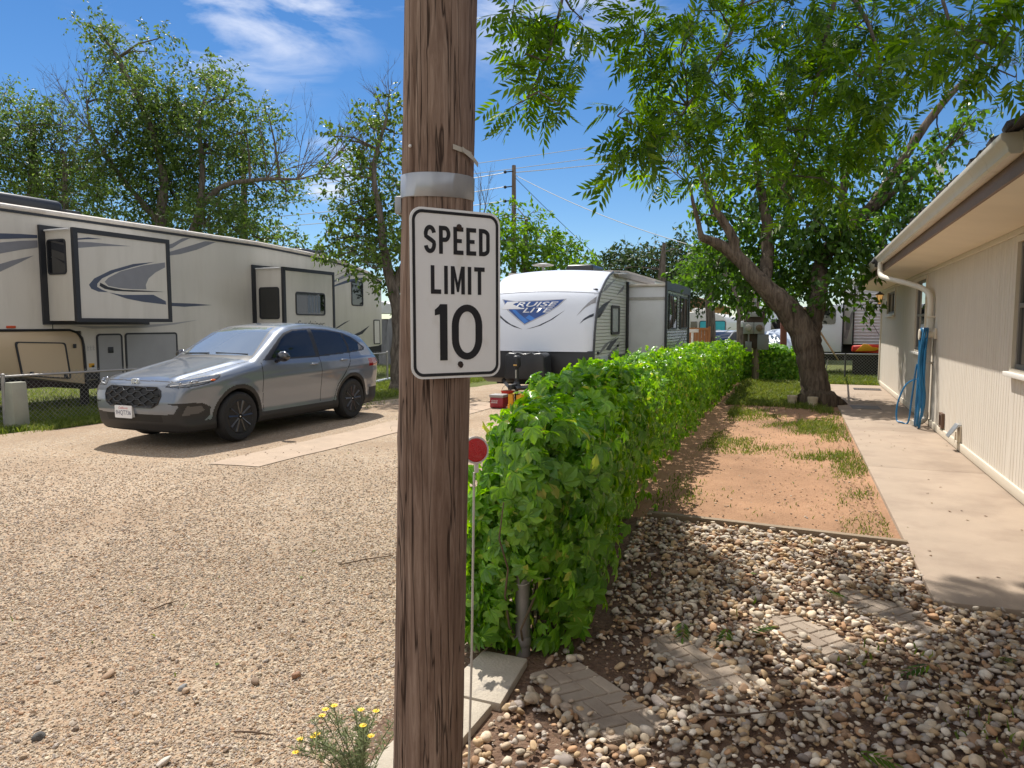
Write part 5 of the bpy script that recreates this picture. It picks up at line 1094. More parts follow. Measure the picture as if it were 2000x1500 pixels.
WD_TRUNK = [(0.26,15.81,-0.12,0.368),(0.22,15.82,0.19,0.316),(0.12,15.83,0.72,0.284),(0.01,15.83,1.24,0.305),(-0.24,15.77,1.75,0.305),(-0.57,15.67,2.13,0.253),(-0.93,15.55,2.5,0.2),(-1.38,15.52,3.01,0.159),(-1.73,15.4,3.27,0.127),(-2.07,15.16,3.41,0.084)]
WD_TRUNK2 = [(0.02,15.95,1.29,0.212),(0.13,16.14,1.77,0.181),(0.21,16.33,2.31,0.172),(0.22,16.6,2.86,0.152),(0.58,16.92,3.52,0.132),(1.07,17.17,3.96,0.132),(1.55,17.32,4.7,0.109),(2.1,17.53,5.7,0.087),(2.68,17.84,6.51,0.065),(3.16,18.08,6.94,0.049)]
WD_L1 = [(-0.87,15.68,2.4,0.148),(-0.81,16.09,3.06,0.13),(-0.9,16.35,3.96,0.11),(-1.08,16.45,4.74,0.083),(-1.16,16.5,5.62,0.055)]
WD_L2 = [(-1.38,15.52,3.01,0.127),(-1.54,15.4,3.55,0.095),(-1.83,15.21,4.01,0.073),(-2.07,15.05,4.56,0.047),(-2.32,14.88,5.05,0.026)]
WD_L3 = [(0.22,16.6,2.86,0.131),(0.64,17.42,3.91,0.101),(0.67,17.84,4.86,0.08),(1.08,18.19,5.69,0.058),(1.59,18.46,6.26,0.04)]
WD_L4 = [(1.07,17.17,3.96,0.099),(1.55,17.18,4.36,0.065),(2.11,17.35,4.87,0.043),(2.58,17.47,5.28,0.027)]
WD_L5 = [(-2.07,15.16,3.41,0.063),(-2.14,15.06,3.75,0.047),(-2.23,14.94,4.14,0.036),(-2.31,14.94,4.45,0.021)]
WD_MID = [(-9.39,15.29,-0.06,0.282),(-9.46,15.32,0.52,0.218),(-9.47,15.41,1.54,0.193),(-9.56,15.34,2.43,0.179),(-9.72,15.24,3.31,0.14),(-9.81,15.19,4.31,0.101),(-9.93,15.13,5.42,0.075),(-9.63,15.26,6.64,0.044)]
WD_MID2 = [(-9.56,15.34,2.43,0.128),(-9.17,15.5,3.57,0.102),(-9.03,15.53,4.56,0.063)]
WD_FAR2 = [(-22.66,20.0,2.28,0.389),(-22.81,20.22,5.38,0.331),(-22.77,20.39,7.13,0.253),(-23.38,20.33,9.26,0.195),(-24.16,20.17,11.01,0.117),(-25.2,19.9,12.75,0.049)]
WD_FAR2B = [(-22.68,20.06,3.06,0.292),(-21.64,20.7,5.38,0.234),(-21.43,20.97,7.32,0.175),(-21.58,21.08,9.26,0.117),(-21.27,21.35,10.82,0.058)]
WD_FAR2C = [(-21.39,20.88,6.16,0.195),(-20.3,20.95,6.82,0.153),(-18.75,21.4,7.01,0.114),(-17.56,21.67,6.97,0.066),(-16.74,21.8,7.11,0.028)]
WD_FAR2D = [(-22.81,20.22,5.38,0.195),(-24.21,19.8,7.13,0.136),(-25.35,19.48,8.88,0.088),(-25.57,19.5,10.04,0.049)]
BL_HANG = [(-1.68,4.06,3.45,0.14),(-1.58,4.28,3.46,0.17),(-1.35,4.12,3.16,0.15),(-1.53,4.09,3.05,0.14),(-1.76,4.3,3.01,0.11),(-1.33,3.88,2.85,0.08),(-1.61,4.23,3.27,0.14),(-1.37,4.48,3.54,0.15),(-1.02,4.68,3.49,0.2),(-0.79,4.69,3.31,0.21),(-1.01,4.81,3.2,0.19),(-1.06,4.16,2.83,0.11),(-0.93,4.17,2.74,0.14),(-0.8,4.82,2.98,0.22),(-0.65,5.36,3.37,0.24),(-0.58,4.87,2.81,0.19),(-0.83,4.46,2.61,0.12),(-1.02,4.23,2.63,0.1),(-1.18,4.55,2.58,0.07),(-0.65,4.85,2.58,0.12),(-0.95,4.82,2.58,0.08),(-0.47,5.2,3.53,0.14),(-0.46,5.29,3.08,0.21),(-0.12,5.72,3.63,0.24),(0.03,5.94,3.32,0.29),(-0.17,5.49,2.98,0.23),(0.2,5.45,2.87,0.23),(0.25,5.03,3.15,0.24),(0.04,5.61,2.71,0.17),(-0.28,5.21,2.65,0.14),(0.34,5.65,3.64,0.27),(0.58,5.51,3.32,0.22),(0.41,5.04,2.92,0.17),(0.18,5.46,2.53,0.1),(-0.12,5.75,2.54,0.11),(0.57,5.21,3.54,0.21),(0.09,6.36,4.02,0.28),(-0.25,5.56,3.31,0.22),(0.66,4.18,3.05,0.14),(0.82,4.21,2.96,0.11),(0.99,4.7,3.25,0.14),(0.61,4.26,2.89,0.09),(0.77,4.25,3.15,0.13),(0.92,4.34,2.85,0.05),(0.57,4.54,3.14,0.14),(-0.82,5.26,3.81,0.22),(-0.53,5.8,4.02,0.15),(-0.15,5.34,3.77,0.21)]
WD_H1 = [(-0.35,5.6,4.64,0.025),(-0.44,5.52,4.13,0.016),(-0.55,5.35,3.67,0.013),(-0.7,5.18,3.32,0.009),(-0.83,4.78,2.92,0.006),(-0.96,4.47,2.67,0.004)]
WD_H2 = [(0.12,5.8,4.64,0.025),(0.13,5.75,4.1,0.018),(0.05,5.68,3.63,0.015),(-0.01,5.61,3.19,0.011),(-0.09,5.54,2.83,0.007),(-0.19,5.48,2.58,0.005)]
WD_H3 = [(-1.31,4.71,4.38,0.017),(-1.43,4.46,3.91,0.013),(-1.46,4.26,3.49,0.009),(-1.52,4.21,3.22,0.006),(-1.62,4.15,3.0,0.004)]
WD_H4 = [(0.66,4.87,4.04,0.017),(0.64,4.83,3.63,0.013),(0.66,4.64,3.28,0.008),(0.76,4.51,3.06,0.005)]
WD_H5 = [(0.13,5.75,4.1,0.018),(0.33,5.47,3.58,0.012),(0.4,5.39,3.21,0.008),(0.36,5.5,2.92,0.005)]
BL_SHADE = [(-1.62,4.69,5.756216483209248,0.6),(-2.21,4.28,5.738612289193597,0.5),(-0.99,5.17,5.700958986010302,0.55),(-2.15,5.23,6.056048341667467,0.38),(-2.59,4.92,5.700740356761978,0.3),(-1.13,4.82,6.47865752675883,0.5),(-1.53,4.12,6.485598434829995,0.6),(-2.61,5.79,6.203981591892969,0.22),(-2.13,5.87,6.591801437989178,0.35),(-1.47,6.0,5.884538918231481,0.35),(-0.98,6.06,6.137332186951785,0.45),(-0.69,6.77,6.374975684478331,0.5),(-1.34,7.27,6.602024269370118,0.4),(-1.64,7.62,6.387350131824729,0.3),(-2.36,7.5,6.669076908779388,0.28),(-0.89,7.77,6.150525171224856,0.35),(-2.48,7.96,6.471637834616124,0.16),(-3.38,7.46,6.0287596907651935,0.38),(-3.58,7.06,6.351559178372852,0.35),(-3.44,6.78,6.505753289449471,0.26),(-3.76,8.1,6.439907603416186,0.25),(-3.53,5.86,6.137552481441624,0.22),(-3.17,5.9,5.997778088575429,0.22),(-3.15,7.24,6.417682680186447,0.2),(-3.02,6.35,6.228965408239198,0.16),(-3.63,5.72,6.5992435563117455,0.16),(-0.18,5.46,5.911142477777134,0.6)]

# ------------------------------------------------------------------ leaves, trees, hedge
def unit(a): return a / np.maximum(np.linalg.norm(a, axis=1)[:, None], 1e-6)
def place(TV, TF, pos, d, n, size, wid=None):
    """copies of a leaf template: TV columns are (along, across, up)"""
    d = unit(d); s = unit(np.cross(n, d)); n2 = np.cross(d, s)
    N_ = len(pos); size = np.broadcast_to(size, (N_,))
    V = pos[:, None, :] + size[:, None, None] * (TV[None, :, 0:1] * d[:, None, :] + TV[None, :, 1:2] * s[:, None, :] * (1 if wid is None else wid[:, None, None]) + TV[None, :, 2:3] * n2[:, None, :])
    off = (np.arange(N_) * len(TV))[:, None, None]
    return V.reshape(-1, 3), [(off + f[None]).reshape(-1, f.shape[1]) for f in TF]
def joinVF(parts):
    Vs, Fs, o = [], {}, 0
    for V, F in parts:
        Vs.append(V)
        for f in F: Fs.setdefault(f.shape[1], []).append(f + o)
        o += len(V)
    return np.concatenate(Vs), [np.concatenate(v) for v in Fs.values()]
LEAF5 = (np.array([(0, 0, 0), (.42, .27, .05), (1, 0, -.14), (.42, -.27, .05), (.48, 0, -.02)], float), [np.array([(0, 4, 2, 1), (0, 3, 2, 4)])])
LEAF8 = (np.array([(0, 0, 0), (.22, .22, .05), (.55, .27, .04), (1, 0, -.2), (.55, -.27, .04), (.22, -.22, .05), (.3, 0, -.02), (.62, 0, -.05)], float), [np.array([(0, 6, 1), (7, 3, 2), (0, 5, 6), (7, 4, 3)]), np.array([(6, 7, 2, 1), (5, 4, 7, 6)])])
def compound(n_pairs=5, leaf=.40, w=.30):
    V, F4, o = [], [], 0
    for k in range(n_pairs * 2 + 1):
        t = (k // 2 + 1) / (n_pairs + .6); side = (1 if k % 2 else -1)
        base = np.array([t * .78, 0, -.22 * t * t]); dr = np.array([.72, side * .85, -.35]) if k < n_pairs * 2 else np.array([1, 0, -.5])
        dr = dr / np.linalg.norm(dr); s = np.cross([0, 0, 1.], dr); s /= np.linalg.norm(s); L_ = leaf * (1 - .35 * abs(t - .5))
        for a, b_ in ((0, 0), (.40, w * .5), (1, 0), (.40, -w * .5)): V.append(base + dr * a * L_ + s * b_ * L_ + np.array([0, 0, -.10 * a * a * L_]))
        F4.append((o, o + 3, o + 2, o + 1)); o += 4
    return np.array(V), [np.array(F4)]
def palmate(hi):
    V, F3, F4, o = [], [], [], 0
    T, TF = LEAF8 if hi else LEAF5
    if hi:                # toothed outline
        T = np.array([(0, 0, 0), (.25, .13, .03), (.42, .25, .03), (.50, .22, .02), (.66, .25, .0), (.74, .19, -.03), (.86, .12, -.08), (1, 0, -.2), (.86, -.12, -.08), (.74, -.19, -.03), (.66, -.25, .0), (.50, -.22, .02), (.42, -.25, .03), (.25, -.13, .03), (.4, 0, -.03), (.72, 0, -.09)], float)
        TF = [np.array([(0, 14, 1), (15, 7, 6), (0, 13, 14), (15, 8, 7)]), np.array([(14, 3, 2, 1), (14, 15, 4, 3), (15, 6, 5, 4), (14, 13, 12, 11), (14, 11, 10, 15), (15, 10, 9, 8)])]
    for a, L_ in ((-78, .62), (-38, .88), (0, 1), (38, .88), (78, .62)):
        c, s = math.cos(R(a)), math.sin(R(a)); W = T * L_
        for q in W: V.append((q[0] * c - q[1] * s, q[0] * s + q[1] * c, q[2] - .10 * abs(a) / 78 * q[0]))
        for f in TF: (F3 if f.shape[1] == 3 else F4).append(f + o)
        o += len(T)
    out = []
    if F3: out.append(np.concatenate(F3))
    out.append(np.concatenate(F4)); return np.array(V), out
def rdir(n): return unit(RNG.normal(size=(n, 3)))
def crown_mesh(name, blobs, mat, parent, tmpl, size, dens, per_twig=12, twig=.45, droop=.35, rise=.25, gap=.0, up=.7, wid=None):
    """foliage: twigs with leaves scattered through the crown's clumps"""
    P, D, Nn, S = [], [], [], []
    tw = []
    for (x, y, z, r) in blobs:
        n = max(3, int(dens * r ** 2.2))
        u = rdir(n); rad = r * RNG.random(n) ** (1 / 2.4); st = np.array([x, y, z]) + u * rad[:, None] * np.array([1.1, 1.1, .85])
        st += RNG.normal(size=st.shape) * r * .12
        dr = unit(u * .55 + rdir(n) * .75 + np.array([0, 0, rise]))
        tl = twig * (.6 + .7 * RNG.random(n))
        tw.append((st, dr, tl, np.array([x, y, z])))
        k = per_twig
        t = (np.arange(k)[None, :] + RNG.random((n, k))) / k
        pos = st[:, None, :] + dr[:, None, :] * (t * tl[:, None])[:, :, None] + np.array([0, 0, -1.])[None, None] * (droop * .5 * (t * tl[:, None]) ** 2 / twig)[:, :, None]
        pos += RNG.normal(size=pos.shape) * size * .25
        ld = unit((dr[:, None, :] * .6 + RNG.normal(size=pos.shape) * .65 + np.array([0, 0, -droop])).reshape(-1, 3))
        ln = unit(RNG.normal(size=ld.shape) * .55 + np.array([0, 0, up]))
        P.append(pos.reshape(-1, 3)); D.append(ld); Nn.append(ln); S.append(size * (.65 + .6 * RNG.random(len(ld))))
    P, D, Nn, S = map(np.concatenate, (P, D, Nn, S))
    V, F = place(tmpl[0], tmpl[1], P, D, Nn, S)
    return link(name, npmesh(name, V, F, False), mat, parent), tw
def limb(b, pts, seg=10, wob=.03, n=5):
    """pts: (x, y, z, radius) tapered, slightly crooked"""
    P = smooth_path([p[:3] for p in pts], n); rr = np.interp(np.linspace(0, len(pts) - 1, len(P)), range(len(pts)), [p[3] for p in pts])
    Q = []
    for i, p in enumerate(P):
        q = p + Vector((random.uniform(-1, 1), random.uniform(-1, 1), random.uniform(-.5, .5))) * wob * rr[i] * 3 * (i > 0)
        Q.append(q)
    b.tube(Q, list(rr * np.array([1 + random.uniform(-.06, .06) for _ in rr])), seg); return Q
def twigs_mesh(b, tw, nodes, r_branch=.02, every=6, r_twig=.006, seg=4):
    for st, dr, tl, c in tw:
        c = Vector(c); near = min(nodes, key=lambda p: (p - c).length)
        mid = near.lerp(c, .5) + Vector((random.uniform(-.1, .1), random.uniform(-.1, .1), .08 * (c - near).length))
        b.tube([near, mid, c], [r_branch, r_branch * .7, r_branch * .4], 5)
        for i in range(0, len(st), every):
            s = Vector(st[i]); e = s + Vector(dr[i]) * float(tl[i])
            b.tube([c, c.lerp(s, .6) + Vector((0, 0, .03)), s, e], [r_branch * .4, r_twig * 1.3, r_twig, r_twig * .5], seg)
    return b
def bare(b, base, d, n, L, r, spread=.5, depth=2):
    base = Vector(base); d = Vector(d).normalized()
    for _ in range(n):
        e = (d + Vector((random.uniform(-1, 1), random.uniform(-1, 1), random.uniform(-1, 1))) * spread).normalized(); l = L * random.uniform(.5, 1.1)
        m1 = base + e * l * .5 + Vector((random.uniform(-1, 1), random.uniform(-1, 1), random.uniform(-1, 1))) * l * .08; p2 = base + e * l
        b.tube([base, m1, p2], [r, r * .7, r * .3], 4)
        if depth > 0: bare(b, m1, e, 2, L * .55, r * .6, spread, depth - 1); bare(b, p2, e, 2, L * .45, r * .4, spread, depth - 1)
bark_main = bark('rough brown bark', (.05, .038, .029), (.185, .145, .11), 14, (1, 1, .13), 1, .05)
bark_grey = bark('grey brown bark', (.06, .048, .04), (.20, .17, .145), 16, (1, 1, .2), .8, .02)
leaf_main = leafmat('mulberry leaves', (.036, .088, .015), (.095, .19, .03), .45, .38)
leaf_far = leafmat('elm leaves', (.045, .085, .022), (.12, .185, .045), .45, .45)
leaf_mid = leafmat('ash leaves', (.045, .085, .018), (.12, .19, .04), .42, .42)
leaf_bright = leafmat('bright shrub leaves', (.055, .12, .015), (.13, .24, .035), .48, .45)
leaf_dark = leafmat('dark cedar leaves', (.022, .045, .014), (.055, .09, .028), .3, .6)
leaf_hang = leafmat('chinaberry leaves', (.034, .085, .013), (.13, .245, .025), .58, .4, c3=(.20, .30, .03), spec=.35)
leaf_vine = leafmat('creeper leaves', (.07, .20, .016), (.25, .47, .05), .42, .3, c3=(.46, .46, .10), spec=.6)

# the tree by the walkway
T1 = thing('mulberry_tree', 'large leaning tree with thick brown forked trunk and broad leaves beside the walkway', 'tree', (.28, 15.87, 0))
b = B(); nodes = []
flare = [(WD_TRUNK[0][0], WD_TRUNK[0][1], -.06, .56)]
for L_ in (flare + [(*p[:3], p[3] * .9) for p in WD_TRUNK[1:]], WD_TRUNK2): nodes += limb(b, L_, 20, .02, 6)
b.done('trunk', bark_main, T1, smooth=70)
b = B()
for L_ in (WD_L1, WD_L2, WD_L3, WD_L4, WD_L5): nodes += limb(b, L_, 9, .06, 5)
bare(b, WD_L5[-1][:3], (-.3, .2, 1), 5, .9, .012, .6); bare(b, WD_L2[-1][:3], (-.3, 0, 1), 5, 1.0, .012, .6); bare(b, WD_TRUNK2[-1][:3], (.8, 0, .6), 4, .9, .012, .6)
bare(b, WD_L3[-2][:3], (.3, 0, .8), 4, 1.0, .014, .6); bare(b, WD_TRUNK2[6][:3], (-.3, 0, 1), 5, 1.1, .016, .6); bare(b, WD_L4[-1][:3], (.6, .0, .6), 4, .8, .01, .6)
nodes = [p for p in nodes if p.z > 1.6]
cr, tw = crown_mesh('crown', BL_MAIN, leaf_main, T1, LEAF8, .150, 260, 9, .42, .55, .1)
twigs_mesh(b, tw, nodes, .022, 7); b.done('limbs', bark_main, T1, smooth=60)

def simple_tree(name, label, loc, limbs, blobs, leaf, bmat, tmpl, size, dens, group=None, bares=(), per=11, twig=.5, droop=.35, rb=.03, every=8, trunk_seg=12):
    t = thing(name, label, 'tree', loc, 0, group); nodes = []
    b = B()
    for L_ in limbs: nodes += limb(b, L_, trunk_seg, .05, 5)
    b.done('trunk', bmat, t, smooth=60)
    b = B()
    for (p, d, n, L_, r) in bares: bare(b, p, d, n, L_, r, .55)
    cr, tw = crown_mesh('crown', blobs, leaf, t, tmpl, size, dens, per, twig, droop)
    nodes = [p for p in nodes if p.z > 1.5] or nodes
    twigs_mesh(b, tw, nodes, rb, every, .008); b.done('branches', bmat, t, smooth=60)
    return t
GT = 'trees behind the cream trailer'
simple_tree('elm_tree', 'tall loose crowned tree with bare twigs rising behind the cream trailer', (-23.6, 20.9, 0), [[(*p[:3], p[3] * .62) for p in L_] for L_ in ([(WD_FAR2[0][0], WD_FAR2[0][1], -.1, .42)] + WD_FAR2[1:], WD_FAR2B, WD_FAR2C, WD_FAR2D)], BL_FAR2, leaf_far, bark_grey, LEAF5, .16, 115, GT,
    bares=[(WD_FAR2C[-1][:3], (.6, .3, .25), 8, 2.2, .022), (WD_FAR2C[-2][:3], (.4, .2, .7), 6, 2.2, .022), (WD_FAR2C[2][:3], (.3, .2, .9), 5, 2.4, .024), (WD_FAR2D[-1][:3], (-.1, 0, 1), 5, 1.5, .018), (WD_FAR2[-2][:3], (-.3, 0, 1), 4, 1.6, .018), (WD_FAR2D[2][:3], (-.4, -.1, .9), 5, 2.2, .02)], per=10, twig=.75, rb=.05)
simple_tree('elm_tree', 'fine leaved tree at the far left behind the front of the cream trailer', (-24.9, 16.8, 0), [[(-24.9, 16.8, -.1, .3), (-24.9, 16.9, 3, .26), (-25.2, 17, 6, .18), (-25, 17, 8.5, .08)], [(-24.9, 16.9, 3, .2), (-24, 17.2, 5.5, .12), (-23.8, 17.2, 7.5, .06)]], BL_FAR1, leaf_far, bark_grey, LEAF5, .13, 110, GT,
    bares=[((-24.5, 17.2, 7.6), (.3, 0, 1), 5, 2.0, .018), ((-24.2, 17.2, 6.6), (.5, 0, .8), 5, 2.0, .018)], per=12, twig=.8, rb=.04)
simple_tree('low_tree', 'low bushy green tree showing over the roof of the cream trailer', (-21.6, 24, 0), [[(-21.6, 24, -.1, .2), (-21.6, 24, 3, .15), (-21.4, 24, 5.2, .06)]], BL_LOW, leaf_mid, bark_grey, LEAF5, .17, 130, GT, per=10, twig=.6)
simple_tree('ash_tree', 'slender open tree with a scarred trunk just behind the wooden pole', (-9.55, 15.4, 0), [[(*p[:3], p[3] * .8) for p in L_] for L_ in ([(WD_MID[0][0], WD_MID[0][1], -.06, .30)] + WD_MID[1:], WD_MID2)], BL_MID, leaf_mid, bark_grey, LEAF8, .125, 170, None,
    bares=[(WD_MID[-1][:3], (-.3, 0, 1), 5, 1.0, .012), (WD_MID[-2][:3], (-.5, 0, .9), 5, 1.2, .012), (WD_MID[4][:3], (-.8, 0, .5), 5, 1.3, .014)], per=10, twig=.5, droop=.45, every=6)
simple_tree('cottonwood_tree', 'bright green bushy tree beyond the white travel trailer', (-12.3, 31.2, 0), [[(-12.3, 31.2, -.1, .3), (-12.3, 31.2, 4, .2), (-12.2, 31.2, 6.5, .08)]], BL_BACK, leaf_bright, bark_grey, LEAF5, .24, 85, None, bares=[((-14.5, 31, 6.2), (-.3, 0, 1), 6, 2.2, .02)], per=10, twig=.7)
simple_tree('cedar_tree', 'dark green feathery tree mass beyond the trailer slide-out', (-5.8, 30, 0), [[(-5.8, 30, -.1, .28), (-5.7, 30, 3, .2), (-5.6, 30, 5, .07)], [(-3.6, 30, -.1, .22), (-3.7, 30, 3, .16), (-3.8, 30, 5, .06)]], BL_DARK, leaf_dark, bark_grey, LEAF5, .20, 130, None, per=12, twig=.8)
t2 = simple_tree('mulberry_tree', 'twin stemmed shade tree beside the pale sedan beyond the hedge', (-1.98, 24.9, 0), [[(-2.0, 25.0, -.05, .14), (-2.05, 25, 1.2, .12), (-2.2, 25, 2.6, .09), (-2.8, 25.2, 3.6, .05)], [(-1.55, 25.1, -.05, .12), (-1.35, 25.1, 1.0, .10), (-1.75, 25.1, 2.0, .085), (-1.3, 25.1, 3.4, .05)]], BL_SIDE, leaf_main, bark_grey, LEAF5, .20, 120, None, per=9, twig=.5, droop=.5)

# the tree overhead: trunk behind the viewer, limbs reaching over the path
T3 = thing('chinaberry_tree', 'overhanging tree whose long feathery leaves hang across the top of the view', 'tree', (.5, -2.6, 0))
b = B(); nodes = []
nodes += limb(b, [(.5, -2.6, -.1, .34), (.45, -2.4, 1.2, .27), (.3, -2.0, 2.6, .24), (.0, -1.0, 4.0, .19)], 14, .02); b.done('trunk', bark_grey, T3, smooth=60)
b = B(); hub = (.0, -1.0, 4.0)
for tgt in ((WD_H1[0], 1), (WD_H2[0], 1), (WD_H3[0], 1), (WD_H4[0], 1)):
    e = tgt[0]; nodes += limb(b, [(*hub, .12), (hub[0] * .6 + e[0] * .4, hub[1] * .6 + e[1] * .4, max(hub[2], e[2]) + .5, .085), e], 8, .05)
for L_ in (WD_H1, WD_H2, WD_H3, WD_H4, WD_H5): nodes += limb(b, L_, 7, .08)
for s_ in BL_SHADE[::2]: nodes += limb(b, [(*hub, .06), ((hub[0] + s_[0]) / 2, (hub[1] + s_[1]) / 2, s_[2] + .4, .035), (*s_[:3], .015)], 6, .05)
COMP = compound()
V_, D_, N_2, S_2 = [], [], [], []
tws = []
for (x, y, z, r) in BL_HANG + BL_SHADE:
    n = max(4, int((760 if z < 5.3 else 1150) * r ** 1.9)); u = rdir(n); st = np.array([x, y, z]) + u * (r * (.92 if z < 5.3 else 1) * RNG.random(n) ** (1 / 2.2))[:, None] * np.array([1, 1, .9])
    dd = unit(u * .6 + rdir(n) * .9 + np.array([-.1, 0, -.38]))
    V_.append(st); D_.append(dd); N_2.append(unit(rdir(n) * .75 + np.array([0, 0, .8]))); S_2.append(.20 * (.7 + .55 * RNG.random(n)))
    tws.append((st, dd, S_2[-1] * .8, np.array([x, y, z])))
V, F = place(*COMP, *map(np.concatenate, (V_, D_, N_2)), np.concatenate(S_2))
link('crown', npmesh('crown', V, F), leaf_hang, T3)
twigs_mesh(b, tws, [p for p in nodes if p.z > 2.6], .008, 9, .002, 4)
b.done('limbs', bark_grey, T3, smooth=60)

# hedge: creeper over a chain link fence
HC = np.array([(3.05, -1.27, .18, .80), (3.3, -1.29, .23, .95), (4, -1.36, .24, 1.11), (5, -1.52, .29, 1.19), (6, -1.64, .31, 1.13), (7.5, -1.76, .29, 1.12), (9.5, -1.83, .30, 1.18), (11.5, -1.84, .28, 1.10), (13, -1.86, .31, 1.19), (15, -1.88, .30, 1.10), (17, -1.92, .32, 1.12), (18.6, -1.98, .34, 1.03), (20, -2.05, .36, 1.06), (20.8, -2.05, .34, 1.04), (21.2, -2.0, .3, 1.0)])
hedge = thing('creeper_hedge', 'long bright green creeper hedge grown over a low fence between gravel and yard', 'hedge', (-1.7, 10, 0))
def hedge_leaves(y0, y1, n, tmpl, size, shell=.10, inner=.0):
    y = y0 + (y1 - y0) * RNG.random(n)
    xc = np.interp(y, HC[:, 0], HC[:, 1]); hw = np.interp(y, HC[:, 0], HC[:, 2]); zt = np.interp(y, HC[:, 0], HC[:, 3])
    lump = .10 * np.sin(y * 2.3) + .07 * np.sin(y * 5.1 + 1) + .05 * np.sin(y * 9.7 + 2)
    per = 2 * zt + 2 * hw; s = RNG.random(n) * per
    a = np.where(s < zt, 0, np.where(s < zt + 2 * hw, 1, 2))
    zz = np.where(a == 0, s, np.where(a == 1, zt, per - s)); xo = np.where(a == 0, hw, np.where(a == 1, hw - (s - zt), -hw))
    bul = .72 + .28 * np.sin(np.clip(zz / zt, 0, 1) * math.pi * .55) + .10 * np.sin(zz * 7 + y * 3); 
    # rounded top
    e = np.clip((np.abs(xo) / hw), 0, 1); zz = np.where(a == 1, zt - .16 * e ** 3, zz * .94)
    hole = np.sin(y * 4.3 + zz * 5) * np.sin(zz * 6.1 - y * 2.2)
    k = 1 - inner * RNG.random(n)
    x = xc + xo * np.where(a == 1, 1, bul) * (1 + lump * .8) * k + RNG.normal(size=n) * shell * .6
    z = zz * (1 + lump * .55 * (zz / zt)) * np.where(a == 1, k ** .35, 1) + RNG.normal(size=n) * shell * .5
    nrm = np.stack([np.where(a == 0, 1., np.where(a == 1, xo / hw * .5, -1.)), np.zeros(n), np.where(a == 1, 1., .35)], 1)
    keep = (z > .03) & ~((a != 1) & (hole > .5) & (RNG.random(n) < .82)) & ~((zz < .25) & (RNG.random(n) < .45))
    pos = np.stack([x, y + RNG.normal(size=n) * .04, z], 1)[keep]; nrm = unit(nrm[keep] + RNG.normal(size=(keep.sum(), 3)) * .42)
    side = (a[keep] != 1)
    d = unit(np.cross(nrm, rdir(len(pos))) * .7 + np.where(side[:, None], np.array([0, 0, -.9]), RNG.normal(size=(len(pos), 3)) * .5) + nrm * .15)
    return place(tmpl[0], tmpl[1], pos, d, nrm, size * (.55 + .75 * RNG.random(len(pos))))
PH, PL = palmate(True), palmate(False)
parts = [hedge_leaves(3.1, 6.5, 4000, PH, .078), hedge_leaves(3.1, 6.5, 1300, PL, .075, inner=.7), hedge_leaves(6.2, 12, 5200, PL, .080), hedge_leaves(6.2, 12, 2600, PL, .075, inner=.7), hedge_leaves(12, 21.2, 6200, PL, .088, inner=.15), hedge_leaves(12, 21.2, 2500, PL, .085, inner=.8)]
# rounded near end, trailing vines at its foot and shoots above
def clump(c, r, n, size, tm=PH, out=(0, 0, 0)):
    u = rdir(n); p = np.array(c) + u * np.array(r) * (RNG.random(n) ** .4)[:, None]; p = p[p[:, 2] > .02]; u = u[:len(p)]
    nr = unit(u * .8 + np.array(out) + RNG.normal(size=u.shape) * .4 + np.array([0, 0, .3])); d = unit(np.cross(nr, rdir(len(p))) + np.array([0, 0, -.5]))
    return place(tm[0], tm[1], p, d, nr, size * (.5 + .8 * RNG.random(len(p))))
parts += [clump((-1.45, 3.12, .20), (.16, .16, .22), 190, .08, out=(0, -.6, 0)), clump((-1.50, 3.22, .48), (.15, .15, .28), 210, .085, out=(-.2, -.6, 0)), clump((-1.08, 3.42, .36), (.17, .22, .34), 260, .088, out=(.6, -.5, 0)), clump((-1.22, 3.25, .86), (.22, .18, .20), 330, .09, out=(0, -.7, .2)), clump((-1.44, 3.22, .74), (.10, .14, .22), 130, .085, out=(-.3, -.5, 0)), clump((-1.05, 3.55, .75), (.15, .30, .35), 300, .09, out=(.8, -.3, 0)), clump((-1.14, 3.30, .56), (.15, .14, .26), 150, .088, out=(.4, -.7, 0)), clump((-1.20, 3.24, 1.10), (.20, .16, .13), 200, .085, out=(0, -.4, .6)), clump((-1.25, 3.12, 1.02), (.10, .07, .10), 70, .08, out=(0, -1, .4)), clump((-1.20, 3.06, .84), (.14, .07, .22), 170, .085, out=(.2, -1, .1)), clump((-1.19, 3.08, .60), (.09, .05, .17), 60, .08, out=(.2, -1, 0)), clump((-1.36, 3.08, .42), (.08, .06, .24), 70, .075, out=(-.1, -1, 0))]
# uneven shoots over the top and down the sides
for i in range(90):
    y = RNG.uniform(3.3, 20.5) if i > 35 else RNG.uniform(3.3, 7.5); xc = float(np.interp(y, HC[:, 0], HC[:, 1])); hw = float(np.interp(y, HC[:, 0], HC[:, 2])); zt = float(np.interp(y, HC[:, 0], HC[:, 3])); q = RNG.random()
    if q < .6: parts.append(clump((xc + RNG.uniform(-.8, .8) * hw, y, zt + RNG.uniform(-.03, .10)), (.12, .16, .07), 26 if y < 7.5 else 20, RNG.uniform(.06, .105), PH if y < 7.5 else PL, out=(0, 0, .5)))
    else: parts.append(clump((xc + hw * RNG.uniform(.85, 1.1), y, zt * RNG.uniform(.25, .85)), (.07, .14, .16), 26 if y < 7.5 else 20, RNG.uniform(.06, .11), PH if y < 7.5 else PL, out=(.8, 0, 0)))
